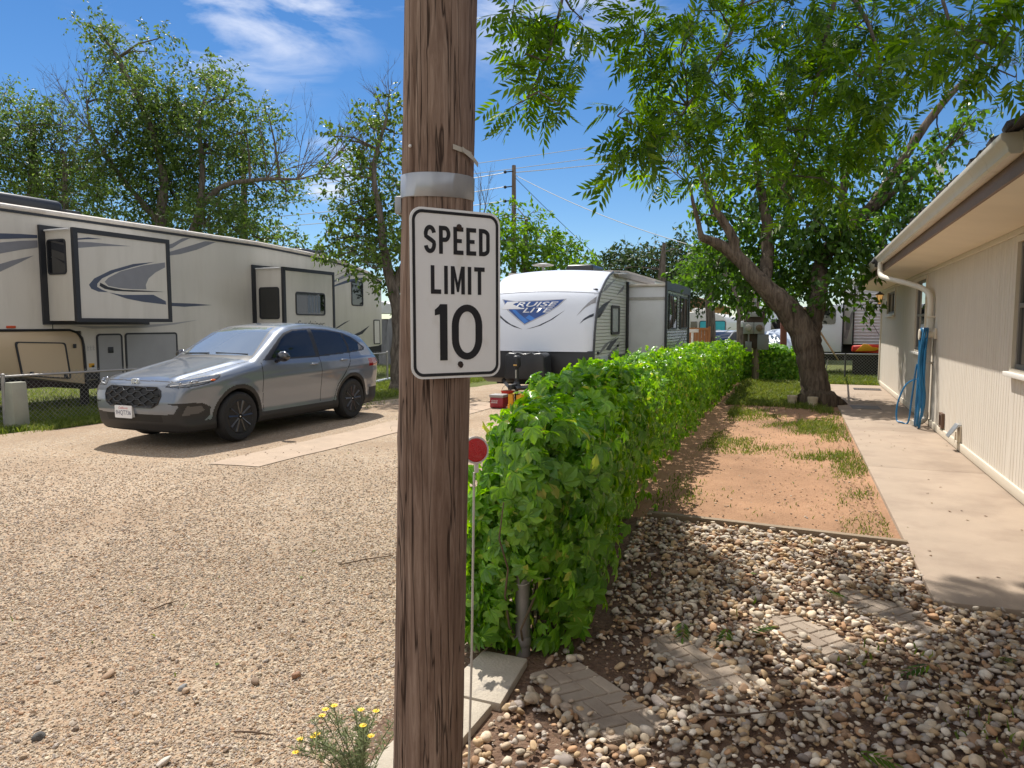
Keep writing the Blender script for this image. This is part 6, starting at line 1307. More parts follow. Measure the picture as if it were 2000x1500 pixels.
# the stretch that turns right behind the meter post
n = 5200; x_ = RNG.uniform(-2.2, -.08, n); f_ = RNG.random(n)
zt_ = .90 + .06 * np.sin(x_ * 5) + np.clip(-x_ - 1.5, 0, 1) * .12; top_ = f_ < .35
pos = np.stack([x_, np.where(top_, 21.45 + RNG.uniform(0, .7, n), 21.45 + RNG.normal(size=n) * .06), np.where(top_, zt_ + RNG.normal(size=n) * .05, zt_ * RNG.random(n))], 1)
nr = unit(np.where(top_[:, None], np.array([0, -.2, 1.]), np.array([0, -1., .35])) + RNG.normal(size=(n, 3)) * .4); d = unit(np.cross(nr, rdir(n)) + np.where(top_[:, None], 0, np.array([0, 0, -.9])))
parts.append(place(PL[0], PL[1], pos, d, nr, .085 * (.6 + .7 * RNG.random(n))))
V, F = joinVF(parts); link('foliage', npmesh('foliage', V, F), leaf_vine, hedge)
b = B()
for i in range(110):
    y = random.uniform(3.15, 21) if i > 45 else random.uniform(3.15, 6.5); xc = float(np.interp(y, HC[:, 0], HC[:, 1])); hw = float(np.interp(y, HC[:, 0], HC[:, 2])); zt = float(np.interp(y, HC[:, 0], HC[:, 3]))
    x0 = xc + random.uniform(-hw, hw) * .7; p = [Vector((x0, y, 0))]
    for k in range(5): p.append(p[-1] + Vector((random.uniform(-.06, .06), random.uniform(-.12, .12), zt / 5.5)))
    b.tube(p, [.007, .006, .006, .005, .004, .003], 5)
b.tube([(-1.43, 3.05, .01), (-1.36, 3.03, .08), (-1.33, 3.06, .22), (-1.28, 3.1, .34)], [.004, .004, .003, .003], 5)
b.done('vine_stems', M('brown vine stems', (.12, .085, .05), .9), hedge, kind='stuff')

# ------------------------------------------------------------------ grass and weeds
def blades(name, zones, mat, label, h=.10, w=.006):
    P, D, Sz = [], [], []
    for (poly_fn, n, hh) in zones:
        p = poly_fn(n); P.append(p); Sz.append(np.full(len(p), hh) * (.5 + .9 * RNG.random(len(p))))
    P = np.concatenate(P); Sz = np.concatenate(Sz); n = len(P)
    lean = RNG.normal(size=(n, 3)) * .38; lean[:, 2] = 1; lean = unit(lean); sd = unit(np.cross(lean, rdir(n))) * (w * (.6 + .8 * RNG.random(n)))[:, None] * (Sz / h)[:, None] ** .5
    bend = RNG.normal(size=(n, 3)) * .22 * Sz[:, None]; bend[:, 2] = -abs(bend[:, 2])
    A = P - sd; Bb = P + sd; m1 = P + lean * (Sz * .55)[:, None]; C1 = m1 + sd * .75; C0 = m1 - sd * .75; T = P + lean * Sz[:, None] + bend
    V = np.stack([A, Bb, C1, C0, T], 1).reshape(-1, 3); o = (np.arange(n) * 5)[:, None]
    return tag(link(name, npmesh(name, V, [o + np.array([[0, 1, 2, 3]]), o + np.array([[3, 2, 4]])]), mat), label, kind='stuff')
def rectz(x0, x1, y0, y1, z=-.015, patch=None, edge=0):
    def f(n):
        p = np.stack([RNG.uniform(x0, x1, n), RNG.uniform(y0, y1, n), np.full(n, z)], 1)
        if patch is not None:
            v = np.sin(p[:, 0] * 2.9 + 1.3 * np.sin(p[:, 1] * 1.7)) + np.sin(p[:, 1] * 2.1 + p[:, 0] * 1.4 + .7) + .6 * np.sin(p[:, 0] * 7.1 - p[:, 1] * 5.3)
            p = p[v + RNG.normal(size=n) * .75 > patch]
        return p
    return f
grass_m = leafmat('lawn grass', (.07, .115, .018), (.19, .24, .05), .35, .6, c3=(.30, .28, .12))
blades('lawn_grass', [(rectz(-1.3, .5, 13.2, 15, patch=.35), 5000, .09), (rectz(-1.5, .35, 15, 18), 9000, .11), (rectz(-1.6, .55, 18, 21.3), 10000, .13), (rectz(-.1, 2.6, 20.9, 23.4), 9000, .16), (rectz(.5, 4, 23, 27), 4000, .14)], grass_m, 'patchy yard grass around the big tree')
blades('yard_weeds', [(rectz(-1.25, .45, 9.2, 13.6, patch=.45), 15000, .045), (rectz(-1.25, .5, 6.2, 9.4, patch=1.5), 2500, .035), (rectz(.30, .66, 6.0, 9.5, patch=.5), 1800, .03), (rectz(-.1, .62, 9.5, 14.5, patch=.6), 3500, .07), (rectz(.40, .68, 7.2, 10, patch=.9), 1100, .05), (rectz(-1.3, -.9, 5.9, 10, patch=.8), 900, .05), (rectz(-1.0, 1.5, 3.2, 5.6, z=.015, patch=1.9), 800, .06), (rectz(.5, 1.9, 2.2, 4.4, z=.015, patch=2.0), 700, .06)], grass_m, 'small weeds in the bare yard and between the stones', .06, .005)
blades('fence_grass', [(rectz(-12.9, -11.05, 4.5, 13), 26000, .11), (rectz(-11.1, -10.75, 6, 9.4, patch=.3), 3500, .09), (rectz(-20, -12.9, 5, 26), 26000, .12), (rectz(-12.9, -8.6, 12.6, 22), 26000, .11), (rectz(-10.9, -9.2, 10.5, 12.8, patch=.4), 4500, .07), (rectz(-8.9, -7.7, 11.6, 15.5, patch=1.0), 1800, .06), (rectz(-6.6, -5.3, 8.6, 12, z=0, patch=1.8), 800, .05), (rectz(-4.0, -1.9, 1.5, 6, patch=2.15), 700, .035)], grass_m, 'grass along the left fence and under the cream trailer')

# ------------------------------------------------------------------ stones
def ico(sub):
    bm_ = bmesh.new(); bmesh.ops.create_icosphere(bm_, subdivisions=sub, radius=1); bm_.verts.ensure_lookup_table()
    V = np.array([v.co[:] for v in bm_.verts]); F = np.array([[v.index for v in f.verts] for f in bm_.faces]); bm_.free(); return V, F
def rock_shapes(sub, k, rough):
    V, F = ico(sub); out = []
    for _ in range(k):
        W = V.copy()
        for _2 in range(4):
            d = rdir(1)[0]; c = RNG.uniform(.45, .85); t = W @ d; W = W - np.outer(np.maximum(t - c, 0) * .8, d)
        W *= 1 + rough * np.sin(W[:, [1, 2, 0]] * RNG.uniform(2, 4, 3) + RNG.uniform(0, 6, 3)).sum(1)[:, None] * .33
        out.append(W)
    return out, F
def rot_mats(n, flat=.35):
    a = RNG.uniform(0, 2 * math.pi, n); t = RNG.normal(size=(n, 2)) * flat
    ca, sa = np.cos(a), np.sin(a); Rz = np.zeros((n, 3, 3)); Rz[:, 0, 0] = ca; Rz[:, 0, 1] = -sa; Rz[:, 1, 0] = sa; Rz[:, 1, 1] = ca; Rz[:, 2, 2] = 1
    cx, sx_ = np.cos(t[:, 0]), np.sin(t[:, 0]); Rx = np.zeros((n, 3, 3)); Rx[:, 0, 0] = 1; Rx[:, 1, 1] = cx; Rx[:, 1, 2] = -sx_; Rx[:, 2, 1] = sx_; Rx[:, 2, 2] = cx
    cy, sy = np.cos(t[:, 1]), np.sin(t[:, 1]); Ry = np.zeros((n, 3, 3)); Ry[:, 1, 1] = 1; Ry[:, 0, 0] = cy; Ry[:, 0, 2] = sy; Ry[:, 2, 0] = -sy; Ry[:, 2, 2] = cy
    return Ry @ Rx @ Rz
def rocks(pos, rad, sub, k, rough=.17, flat=(.42, .72)):
    shp, F = rock_shapes(sub, k, rough); n = len(pos); which = RNG.integers(0, k, n)
    Vv, Ff, o = [], [], 0
    for i in range(k):
        m = which == i; q = pos[m]; c = len(q)
        if c == 0: continue
        sc = rad[m][:, None] * np.stack([RNG.uniform(.85, 1.35, c), RNG.uniform(.75, 1.0, c), RNG.uniform(*flat, c)], 1)
        W = (shp[i][None] * sc[:, None, :]) @ np.transpose(rot_mats(c), (0, 2, 1)) + q[:, None, :]
        Vv.append(W.reshape(-1, 3)); Ff.append((F[None] + (np.arange(c) * len(shp[i]))[:, None, None]).reshape(-1, 3) + o); o += c * len(shp[i])
    return np.concatenate(Vv), [np.concatenate(Ff)]
def stone_mat(name, cols, rough=.75, scale=25):
    m, nt, N, L, P = nodes_of(name)
    g = N.new('ShaderNodeNewGeometry'); r = N.new('ShaderNodeValToRGB'); cr = r.color_ramp; cr.interpolation = 'CONSTANT'
    for i, c in enumerate(cols):
        e = cr.elements[0] if i == 0 else cr.elements.new(i / len(cols)); e.position = i / len(cols); e.color = (*c, 1)
    cr.elements.remove(cr.elements[-1]) if len(cr.elements) > len(cols) else None
    L.new(g.outputs['Random Per Island'], r.inputs[0])
    tc = N.new('ShaderNodeTexCoord'); n = N.new('ShaderNodeTexNoise'); n.inputs['Scale'].default_value = scale; n.inputs['Detail'].default_value = 6; n.inputs['Roughness'].default_value = .65; L.new(tc.outputs['Object'], n.inputs[0])
    mr = N.new('ShaderNodeMapRange'); mr.inputs['From Min'].default_value = .3; mr.inputs['From Max'].default_value = .7; mr.inputs['To Min'].default_value = .72; mr.inputs['To Max'].default_value = 1.25; L.new(n.outputs[0], mr.inputs[0])
    mm = N.new('ShaderNodeMath'); mm.operation = 'MULTIPLY'; mr2 = N.new('ShaderNodeMapRange'); mr2.inputs['To Min'].default_value = .75; mr2.inputs['To Max'].default_value = 1.2
    ml = N.new('ShaderNodeMath'); ml.operation = 'MULTIPLY'; ml.inputs[1].default_value = 37.7; fr = N.new('ShaderNodeMath'); fr.operation = 'FRACT'; L.new(g.outputs['Random Per Island'], ml.inputs[0]); L.new(ml.outputs[0], fr.inputs[0]); L.new(fr.outputs[0], mr2.inputs[0])
    L.new(mr.outputs[0], mm.inputs[0]); L.new(mr2.outputs[0], mm.inputs[1])
    hv = N.new('ShaderNodeHueSaturation'); L.new(r.outputs[0], hv.inputs['Color']); L.new(mm.outputs[0], hv.inputs['Value']); L.new(hv.outputs[0], P.inputs['Base Color'])
    b = N.new('ShaderNodeBump'); b.inputs['Strength'].default_value = .35; b.inputs['Distance'].default_value = .003; L.new(n.outputs[0], b.inputs['Height']); L.new(b.outputs[0], P.inputs['Normal'])
    P.inputs['Roughness'].default_value = rough; P.inputs['Specular IOR Level'].default_value = .3
    return m
rock_m = stone_mat('river stones', [(.58, .49, .37), (.47, .33, .19), (.60, .53, .44), (.34, .265, .20), (.55, .39, .23), (.43, .37, .31), (.66, .57, .45), (.33, .21, .13), (.56, .43, .30), (.38, .32, .28), (.58, .47, .34), (.42, .25, .14)])
grav_m = stone_mat('gravel stones', GRAV + [(.48, .39, .30), (.40, .33, .27), (.52, .44, .35), (.34, .29, .25)], .85, 60)
# paving pads in the stones
PADS = [[(-1.13, 2.945), (-.956, 3.146), (-.436, 2.773), (-.653, 2.566)], [(-.717, 3.494), (-.569, 3.727), (-.077, 3.242), (-.307, 3.045)], [(-.222, 4.035), (-.038, 4.203), (.359, 3.871), (.15, 3.593)], [(.119, 4.532), (.305, 4.754), (.808, 4.346), (.597, 4.076)]]
PAD_L = ['worn brick pattern paver pad nearest the wooden pole', 'half buried paver pad next along towards the walkway, in the hedge shade', 'sunlit paver pad in the middle of the stone bed', 'paver pad closest to the concrete walkway']
pad_m = M('grey brown concrete paver', (.36, .29, .225), .9, var=.16, vs=9, bump=.6, bs=150, island=.12, col2=(.28, .22, .17), c2s=4)
for q, (pd, lb) in enumerate(zip(PADS, PAD_L)):
    b = B(); A_, B_, C_, D_2 = [Vector((*p, 0)) for p in pd]
    P_at = lambda u, v: (A_.lerp(D_2, u)).lerp(B_.lerp(C_, u), v)
    nu = 4
    zc_ = .020 - .006 * q
    for i in range(nu):
        cells = [((i / nu, (i + 1) / nu), (0, .25)), ((i / nu, (i + 1) / nu), (.25, .5)), ((i / nu, (i + .5) / nu), (.5, 1)), (((i + .5) / nu, (i + 1) / nu), (.5, 1))] if i % 2 == 0 else [((i / nu, (i + .5) / nu), (0, .5)), (((i + .5) / nu, (i + 1) / nu), (0, .5)), ((i / nu, (i + 1) / nu), (.5, .75)), ((i / nu, (i + 1) / nu), (.75, 1))]
        for (u0, u1), (v0, v1) in cells:
            e = .006; ev = .012
            pts = [P_at(u0 + e, v0 + ev), P_at(u1 - e, v0 + ev), P_at(u1 - e, v1 - ev), P_at(u0 + e, v1 - ev)]
            b.prism('xy', [(p.x, p.y) for p in pts], -.03, zc_ + random.uniform(-.0015, .0015), bev=.004, seg=1)
    pts = [P_at(0, 0), P_at(1, 0), P_at(1, 1), P_at(0, 1)]; b.prism('xy', [(p.x, p.y) for p in pts], -.04, zc_ - .007)
    o = b.done('paver_pad', pad_m, smooth=0, loc=((A_.x + C_.x) / 2, (A_.y + C_.y) / 2, 0)); tag(o, lb, 'paver', 'brick pattern paver pads in the stone bed')
# edging slabs and timber
edge_m = M('old concrete edging', (.44, .385, .31), .92, var=.15, vs=6, bump=.6, bs=90, col2=(.22, .20, .18), c2s=5, c2w=(.58, .7))
for (y0, y1, lb) in ((2.635, 3.06, 'worn concrete edging slab at the hedge end behind the pole'), (1.60, 2.62, 'longer pale concrete edging slab running out of view beside the pole')):
    o = B().prism('xy', [(-1.43, y0), (-1.145 + (2.6 - y0) * -.04, y0), (-1.185 + .01 * (y0 < 2), y1), (-1.42, y1)], -.06, .028, bev=.009).done('edging_slab', edge_m, loc=(-1.3, (y0 + y1) / 2, 0)); tag(o, lb, 'edging slab', 'concrete edging slabs')
o = B().prism('xy', [(-1.2, 5.90), (.735, 5.80), (.735, 5.86), (-1.2, 5.965)], -.03, .038, bev=.008).done('edging_timber', M('weathered timber edging', (.30, .23, .16), .9, var=.25, vs=4, bump=.6, bs=30, stretch=(.4, 6, 6)), loc=(-.2, 5.9, 0)); tag(o, 'weathered timber edging board between the stone bed and the red dirt', 'timber')
def in_quad(p, q, grow=0):
    c = np.mean(q, 0); r = np.ones(len(p), bool)
    for i in range(4):
        a = np.array(q[i]); e = np.array(q[(i + 1) % 4]) - a; nn = np.array([e[1], -e[0]]); nn = nn / np.linalg.norm(nn)
        if np.dot(c - a, nn) > 0: nn = -nn
        r &= ((p - a) @ nn) < grow
    return r
def bed(n, rmin, rmax, z0, sub, bare_c):
    p = np.stack([RNG.uniform(-1.3, 2.6, n), RNG.uniform(.9, 5.85, n)], 1)
    left = np.interp(p[:, 1], [0, 2.6, 3.2, 3.6, 4, 5, 6], [-1.16, -1.13, -1.1, -.9, -1.05, -1.15, -1.25])
    right = np.where(p[:, 1] > 4.62, .735, 9.)
    k = (p[:, 0] > left) & (p[:, 0] < right - .02) & (p[:, 1] < 5.84 - .05 * (p[:, 0] + 1.2))
    for i, q in enumerate(PADS): k &= ~(in_quad(p, q, -.035 - .03 * (i == 1)) & (RNG.random(n) < .93))
    # thin spots where the soil shows
    soil = np.exp(-(((p[:, 0] + .85) / .35) ** 2 + ((p[:, 1] - 3.25) / .35) ** 2)) + .9 * np.exp(-(((p[:, 0] - 1.15) / .35) ** 2 + ((p[:, 1] - 3.0) / .3) ** 2)) + .8 * np.exp(-(((p[:, 0] + .95) / .2) ** 2 + ((p[:, 1] - 4.4) / .9) ** 2)) + .7 * np.exp(-(((p[:, 0] + 1.0) / .15) ** 2 + ((p[:, 1] - 2.6) / .4) ** 2))
    k &= RNG.random(n) > soil * bare_c
    p = p[k]; r = rmin + (rmax - rmin) * RNG.random(len(p)) ** 2.0
    return rocks(np.column_stack([p, z0 + r * .42 + RNG.random(len(p)) * .008]), r, sub, 10)
parts = [bed(14500, .011, .026, .0, 2, .7), bed(1300, .022, .038, .004, 2, .85), bed(12000, .005, .011, .0, 1, .3), bed(4200, .011, .023, .02, 2, 1.0)]
V, F = joinVF(parts); tag(link('river_stones', npmesh('river_stones', V, F, True), rock_m), 'rounded river stones covering the bed between hedge and walkway', kind='stuff')
# gravel: real stones where the drive is near
def gravel(n, x0, x1, y0, y1, r0, r1, fade, rise=None):
    p = np.stack([RNG.uniform(x0, x1, n), RNG.uniform(y0, y1, n)], 1); right = np.interp(p[:, 1], [0, 3.1, 6, 10], [-1.36, -1.46, -1.7, -1.95])
    v = np.sin(p[:, 0] * 1.9 + np.sin(p[:, 1] * 1.3) * 1.5) * np.sin(p[:, 1] * 1.7 + p[:, 0] * .9)
    vw = (p[:, 0] * sA * -1 + p[:, 1] * cA); vr = p[:, 0] * cA + p[:, 1] * sA
    k = (p[:, 0] < right) & ~((v + .4 * np.sin(p[:, 0] * 7 + p[:, 1] * 5) > .75) & (RNG.random(n) < .4)) & (np.abs(vr) < vw * (.80 + .5 * RNG.random(n) ** 2) + .3) & (vw > 1.0 + .7 * RNG.random(n)) & (RNG.random(n) < np.clip((fade[1] - vw) / (fade[1] - fade[0]), 0, 1))
    if rise: k &= RNG.random(n) < np.clip((vw - rise[0]) / (rise[1] - rise[0]), 0, 1)
    p = p[k]; r = r0 + (r1 - r0) * RNG.random(len(p)) ** 3
    return rocks(np.column_stack([p, -.012 + r * .30]), r, 1, 8, .15, (.45, .8))
parts = [gravel(250000, -5.6, -1.3, .6, 5.6, .0032, .0078, (2.9, 5.4)), gravel(7500, -5.6, -1.3, .6, 5.6, .008, .017, (3.5, 5.5)), gravel(130000, -9, -1.5, 2.0, 9.5, .0055, .0105, (4.6, 9.0), (3.0, 5.0)), gravel(16000, -9.5, -1.5, 3.5, 9.5, .007, .012, (6, 10))]
V, F = joinVF(parts); tag(link('gravel_stones', npmesh('gravel_stones', V, F, False), grav_m), 'loose pale gravel over the driveway', kind='stuff')
def lone(name, label, cat, p, r, col, fl=.7, group=None):
    shp, Fi = rock_shapes(3, 1, .12); W = shp[0] * np.array([r * 1.2, r * .9, r * fl]) @ rot_mats(1, .3)[0].T
    o = link(name, npmesh(name, W, [Fi], True), M('stone %s' % label, col, .8, var=.2, vs=20, bump=.3, bs=60)); o.location = (p[0], p[1], r * fl * .6 - .01)
    return tag(o, label, cat, group)
for p, r, c, lb in (((-2.136, 2.549), .024, (.26, .14, .08), 'rounded dark brown stone lying alone on the gravel left of the pole'), ((-2.27, 2.43), .022, (.22, .15, .10), 'flat brown stone just left of the rounded dark brown one'), ((-2.50, 2.247), .020, (.42, .30, .20), 'upright tan stone leaning on a grey one on the gravel'), ((-2.535, 2.262), .018, (.24, .24, .24), 'grey stone under the leaning tan stone'), ((-2.16, 1.83), .026, (.56, .50, .43), 'pale flat stone at the bottom edge of the gravel'), ((-2.95, 2.22), .027, (.38, .26, .17), 'long flat tan stone on the gravel far left of the pole'), ((-2.75, 1.76), .022, (.10, .095, .09), 'dark grey stone in the gravel near the lower left corner')):
    lone('stone', lb, 'stone', p, r, c, .7 if r < .025 else .5)
twig_m = M('dry twig', (.13, .085, .055), .9)
for pts, lb in (([(-2.88, 3.88, .0), (-2.76, 4.03, .008), (-2.64, 4.19, .002)], 'thin dark twig on the gravel just left of the pole'), ([(-3.40, 2.84, 0), (-3.38, 2.92, .008), (-3.37, 3.0, .0)], 'short crooked twig on the open gravel'), ([(-2.06, 2.075, .004), (-1.98, 2.09, .012), (-1.90, 2.115, .004)], 'pale split stick on the gravel above the yellow flowers'), ([(-.34, 2.83, .05), (-.2, 2.87, .06), (-.05, 2.99, .05), (.1, 3.05, .045)], 'long curved twig across the river stones')):
    o = B().tube(pts, [.004, .0045, .003][:len(pts)] + [.003] * (len(pts) - 3), 6).done('twig', twig_m, loc=pts[0]); tag(o, lb, 'twig')
# crumbs of stone on the red dirt
n = 1700; p = np.stack([RNG.uniform(-1.35, .66, n), RNG.uniform(5.95, 15, n)], 1); r = .003 + .011 * RNG.random(n) ** 4
V, F = rocks(np.column_stack([p, -.016 + r * .3]), r, 1, 6, .15); tag(link('dirt_pebbles', npmesh('dirt_pebbles', V, F), grav_m), 'small crumbs of stone strewn over the red dirt yard', kind='stuff')
# fallen leaves
n = 260; p = np.stack([RNG.uniform(-1, 2, n), RNG.uniform(1.6, 5.6, n), np.full(n, .05)], 1); p = p[(p[:, 1] < 4.6) | (p[:, 0] < .7)]
V1 = place(*LEAF5, p, rdir(len(p)) * [1, 1, .15], unit(rdir(len(p)) * .4 + [0, 0, 1]), .035 + .02 * RNG.random(len(p)))
n = 160; p2 = np.stack([RNG.uniform(-6.5, -1.5, n), RNG.uniform(1.8, 8, n), np.full(n, .0)], 1); V2 = place(*LEAF5, p2, rdir(n) * [1, 1, .15], unit(rdir(n) * .4 + [0, 0, 1]), .04)
n = 70; p3 = np.stack([RNG.uniform(.75, 1.8, n), RNG.uniform(4.8, 19, n), np.full(n, .026)], 1); V3 = place(*LEAF5, p3, rdir(n) * [1, 1, .1], unit(rdir(n) * .3 + [0, 0, 1]), .035)
n = 900; p4 = np.stack([np.where(RNG.random(n) < .5, .62 - .3 * RNG.random(n) ** 2, RNG.uniform(-1.2, .7, n)), RNG.uniform(6, 13, n), np.full(n, -.008)], 1); V4 = place(*LEAF5, p4, rdir(n) * [1, 1, .1], unit(rdir(n) * .3 + [0, 0, 1]), .03)
V, F = joinVF([V1, V2, V3, V4]); tag(link('dry_leaves', npmesh('dry_leaves', V, F), leafmat('dry leaf litter', (.07, .04, .02), (.20, .12, .06), .1, .8, c3=(.10, .16, .03))), 'scattered dry leaf litter on stones and ground', kind='stuff')
n = 9; p = np.stack([RNG.uniform(-.6, 1.2, n), RNG.uniform(2.3, 4.6, n), np.full(n, .07)], 1); V, F = place(*COMP, p, rdir(n) * [1, 1, .1], unit(rdir(n) * .25 + [0, 0, 1]), .15); tag(link('fallen_sprigs', npmesh('fallen_sprigs', V, F), leaf_hang), 'fresh green leaf sprigs fallen on the river stones', kind='stuff')

# ------------------------------------------------------------------ yellow flowers by the pole
FL = thing('yellow_flower_plant', 'spindly grey green plant with small yellow flowers at the foot of the pole', 'plant', (-1.40, 1.98, 0))
b = B(); tips = []; LP, LD = [], []
for k in range(26):
    a = random.uniform(0, 6.28); sp = random.uniform(.02, .17) if k < 19 else random.uniform(.12, .26); hgt = random.uniform(.17, .33) if k < 19 else random.uniform(.14, .22)
    cx_, cy_ = (-1.40, 1.98)
    if k >= 19: a = R(200) + random.uniform(-.5, .5)
    p = [Vector((cx_ + random.uniform(-.02, .02), cy_ + random.uniform(-.02, .02), -.02))]
    e = Vector((cx_ + sp * math.cos(a), cy_ + sp * math.sin(a), hgt)); p += [p[0].lerp(e, .5) + Vector((random.uniform(-.015, .015), random.uniform(-.015, .015), .03)), e]
    q = smooth_path(p, 5); b.tube(q, [.0018] * len(q), 4); tips.append(e)
    for i in range(60):
        t = random.uniform(.15, 1); i0 = min(int(t * (len(q) - 1)), len(q) - 2); LP.append(q[i0].lerp(q[i0 + 1], random.random())); LD.append((random.uniform(-1, 1), random.uniform(-1, 1), random.uniform(.0, 1.2)))
b.done('stems', M('plant stem', (.13, .15, .07), .7), FL)
LP, LD = np.array([p[:] for p in LP]), np.array(LD); V, F = place(np.array([(0, 0, 0), (.5, .07, .02), (1, 0, 0), (.5, -.07, .02)], float), [np.array([(0, 3, 2, 1)])], LP, LD, rdir(len(LP)), .024 + .016 * RNG.random(len(LP)))
link('leaves', npmesh('leaves', V, F), leafmat('grey green leaves', (.13, .17, .085), (.22, .26, .14), .35, .6), FL)
yel = M('yellow petals', (.78, .52, .02), .6, var=.1)
for i, e in enumerate(sorted(tips, key=lambda v: -v.z)[:7] + tips[-4:]):
    b = B(); m_ = 9
    for k in range(m_):
        a = k / m_ * 6.283; d = Vector((math.cos(a), math.sin(a), .25)); s = Vector((-math.sin(a), math.cos(a), 0)) * .0035
        vs = [b.bm.verts.new(e + x) for x in (d * .003 - s * .5, d * .010 - s, d * .013, d * .010 + s, d * .003 + s * .5)]; b.bm.faces.new(vs)
    b.ball(e + Vector((0, 0, .002)), (.004, .004, .003), sub=1); b.done('flower_head', yel, FL, smooth=0)

# ------------------------------------------------------------------ fences
wire_m = M('galvanised wire', (.36, .36, .36), .5, metal=.6, var=.1); pipe_m = M('galvanised pipe', (.33, .32, .31), .55, metal=.5, var=.2, vs=6)
def netting(name, parent, p0, p1, h, cell=.055, r=.0022, z0=.03):
    """chain link netting between two points: bent wires woven as diagonals"""
    p0, p1 = Vector(p0), Vector(p1); L_ = (p1 - p0).length; u = (p1 - p0) / L_; nrm = Vector((-u.y, u.x, 0)); segs = []
    for s in (1, -1):
        k = -h
        while k < L_ + h:
            a0, b0 = (k, 0.), (k + h * s, h)
            x0, x1 = sorted((a0[0], b0[0]))
            if x1 > 0 and x0 < L_:
                t0 = 0; t1 = 1
                for (lim, sign) in ((0, 1), (L_, -1)):
                    d = b0[0] - a0[0]; t = (lim - a0[0]) / d
                    if sign * d > 0: t0 = max(t0, t)
                    else: t1 = min(t1, t)
                if t1 > t0: segs.append((a0[0] + (b0[0] - a0[0]) * t0, h * t0, a0[0] + (b0[0] - a0[0]) * t1, h * t1, s))
            k += cell * 1.414
    S = np.array(segs); A = np.array(p0)[None] + S[:, 0:1] * np.array(u)[None] + np.column_stack([np.zeros(len(S)), np.zeros(len(S)), S[:, 1] + z0]) + (S[:, 4:5] * r) * np.array(nrm)[None]
    Bq = np.array(p0)[None] + S[:, 2:3] * np.array(u)[None] + np.column_stack([np.zeros(len(S)), np.zeros(len(S)), S[:, 3] + z0]) + (S[:, 4:5] * r) * np.array(nrm)[None]
    d = unit(Bq - A); n1 = np.array(nrm)[None].repeat(len(S), 0); n2 = np.cross(d, n1)
    ring = [n1 * r, (n1 * -.5 + n2 * .866) * r, (n1 * -.5 - n2 * .866) * r]
    V = np.stack([A + q for q in ring] + [Bq + q for q in ring], 1).reshape(-1, 3); o = (np.arange(len(S)) * 6)[:, None]
    F = np.concatenate([o + np.array([[0, 1, 4, 3]]), o + np.array([[1, 2, 5, 4]]), o + np.array([[2, 0, 3, 5]])])
    return link(name, npmesh(name, V, [F]), wire_m, parent)
lf = thing('chain_link_fence', 'low rusty chain link fence running behind the grey car', 'fence', (-11.3, 11, 0))
LFP = [(-12.1, 4.6), (-11.62, 7.2), (-11.35, 10.6), (-11.15, 14.0), (-11.2, 17.6)]
for i, (x, y) in enumerate(LFP):
    B().cyl((x, y, -.1), (x, y, .83), .030, seg=10).ball((x, y, .835), (.036, .036, .022), sub=2).done('post', pipe_m, lf)
for (a, c) in zip(LFP[:-1], LFP[1:]):
    B().cyl((*a, .805), (*c, .80), .019, seg=8).done('top_rail', pipe_m, lf); netting('netting', lf, (*a, 0), (*c, 0), .83)
o = B().prism('xz', [(-11.62, 0), (-11.36, 0), (-11.40, .72), (-11.56, .72)], 7.18, 7.42, bev=.015).done('concrete_pedestal', M('mossy concrete', (.33, .33, .27), .9, var=.15, bump=.4), loc=(-11.5, 7.3, 0)); tag(o, 'tapered concrete pedestal just behind the left fence post', 'pedestal')
o = B().tube([(-10.95, 16.3, .03), (-11.2, 17.5, .035), (-11.4, 18.6, .03)], .045, 10).done('white_pipe', M('white plastic pipe', (.62, .66, .72), .4), loc=(-11, 17, 0)); tag(o, 'white plastic pipe lying along the foot of the fence behind the car', 'pipe')
tg = thing('hanging_plate', 'grey metal plate hanging from the fence rail beside the slender tree', 'plate', (-11.17, 16.6, .5))
B().prism('yz', rrect(16.48, 16.72, .32, .58, .04), -11.13, -11.11).done('plate', M('dull plate', (.20, .20, .19), .6, var=.2), tg); B().cyl((-11.12, 16.6, .58), (-11.14, 16.6, .81), .006, seg=5).done('hook', pipe_m, tg)
# the end post and netting inside the hedge
hf = thing('chain_link_fence', 'creeper covered chain link fence with grey end post inside the hedge', 'fence', (-1.25, 3.157, 0))
B().cyl((-1.25, 3.157, -.1), (-1.25, 3.157, 1.12), .037, seg=16).lathe([(.040, .045), (.043, .05), (.043, .085), (.040, .09)], (-1.25, 3.157, 0), 'z', 16).done('end_post', M('weathered galvanised post', (.27, .25, .235), .6, metal=.35, var=.25, vs=9), hf)
B().tube([(-1.25 + .040 * math.cos(a) - .0, 3.157 + .042 * math.sin(a), .37 + .012 * math.sin(a * 1.0)) for a in np.linspace(2.2, 8.3, 22)] + [(-1.17, 3.19, .37), (-1.10, 3.22, .385)], .003, 5).done('wire_tie', M('pale wire', (.5, .47, .44), .6), hf)
q = [(float(np.interp(y, HC[:, 0], HC[:, 1])), y) for y in (3.157, 6.0, 9.0, 12.0, 15, 18, 20.8)]; q[0] = (-1.25, 3.157)
for (a, c) in zip(q[:-1], q[1:]): netting('netting', hf, (*a, 0), (*c, 0), 1.0, .06, .0016); B().cyl((*c, 0), (*c, 1.05), .022, seg=8).done('post', pipe_m, hf)
rf2 = thing('chain_link_fence', 'low chain link fence in front of the far corrugated trailer', 'fence', (1.2, 22.6, 0))
fx = [.25, 1.05, 2.9]
for x in fx: B().cyl((x, 22.6, -.05), (x, 22.6, .80), .024, seg=8).done('post', M('dark fence post', (.10, .10, .10), .6), rf2)
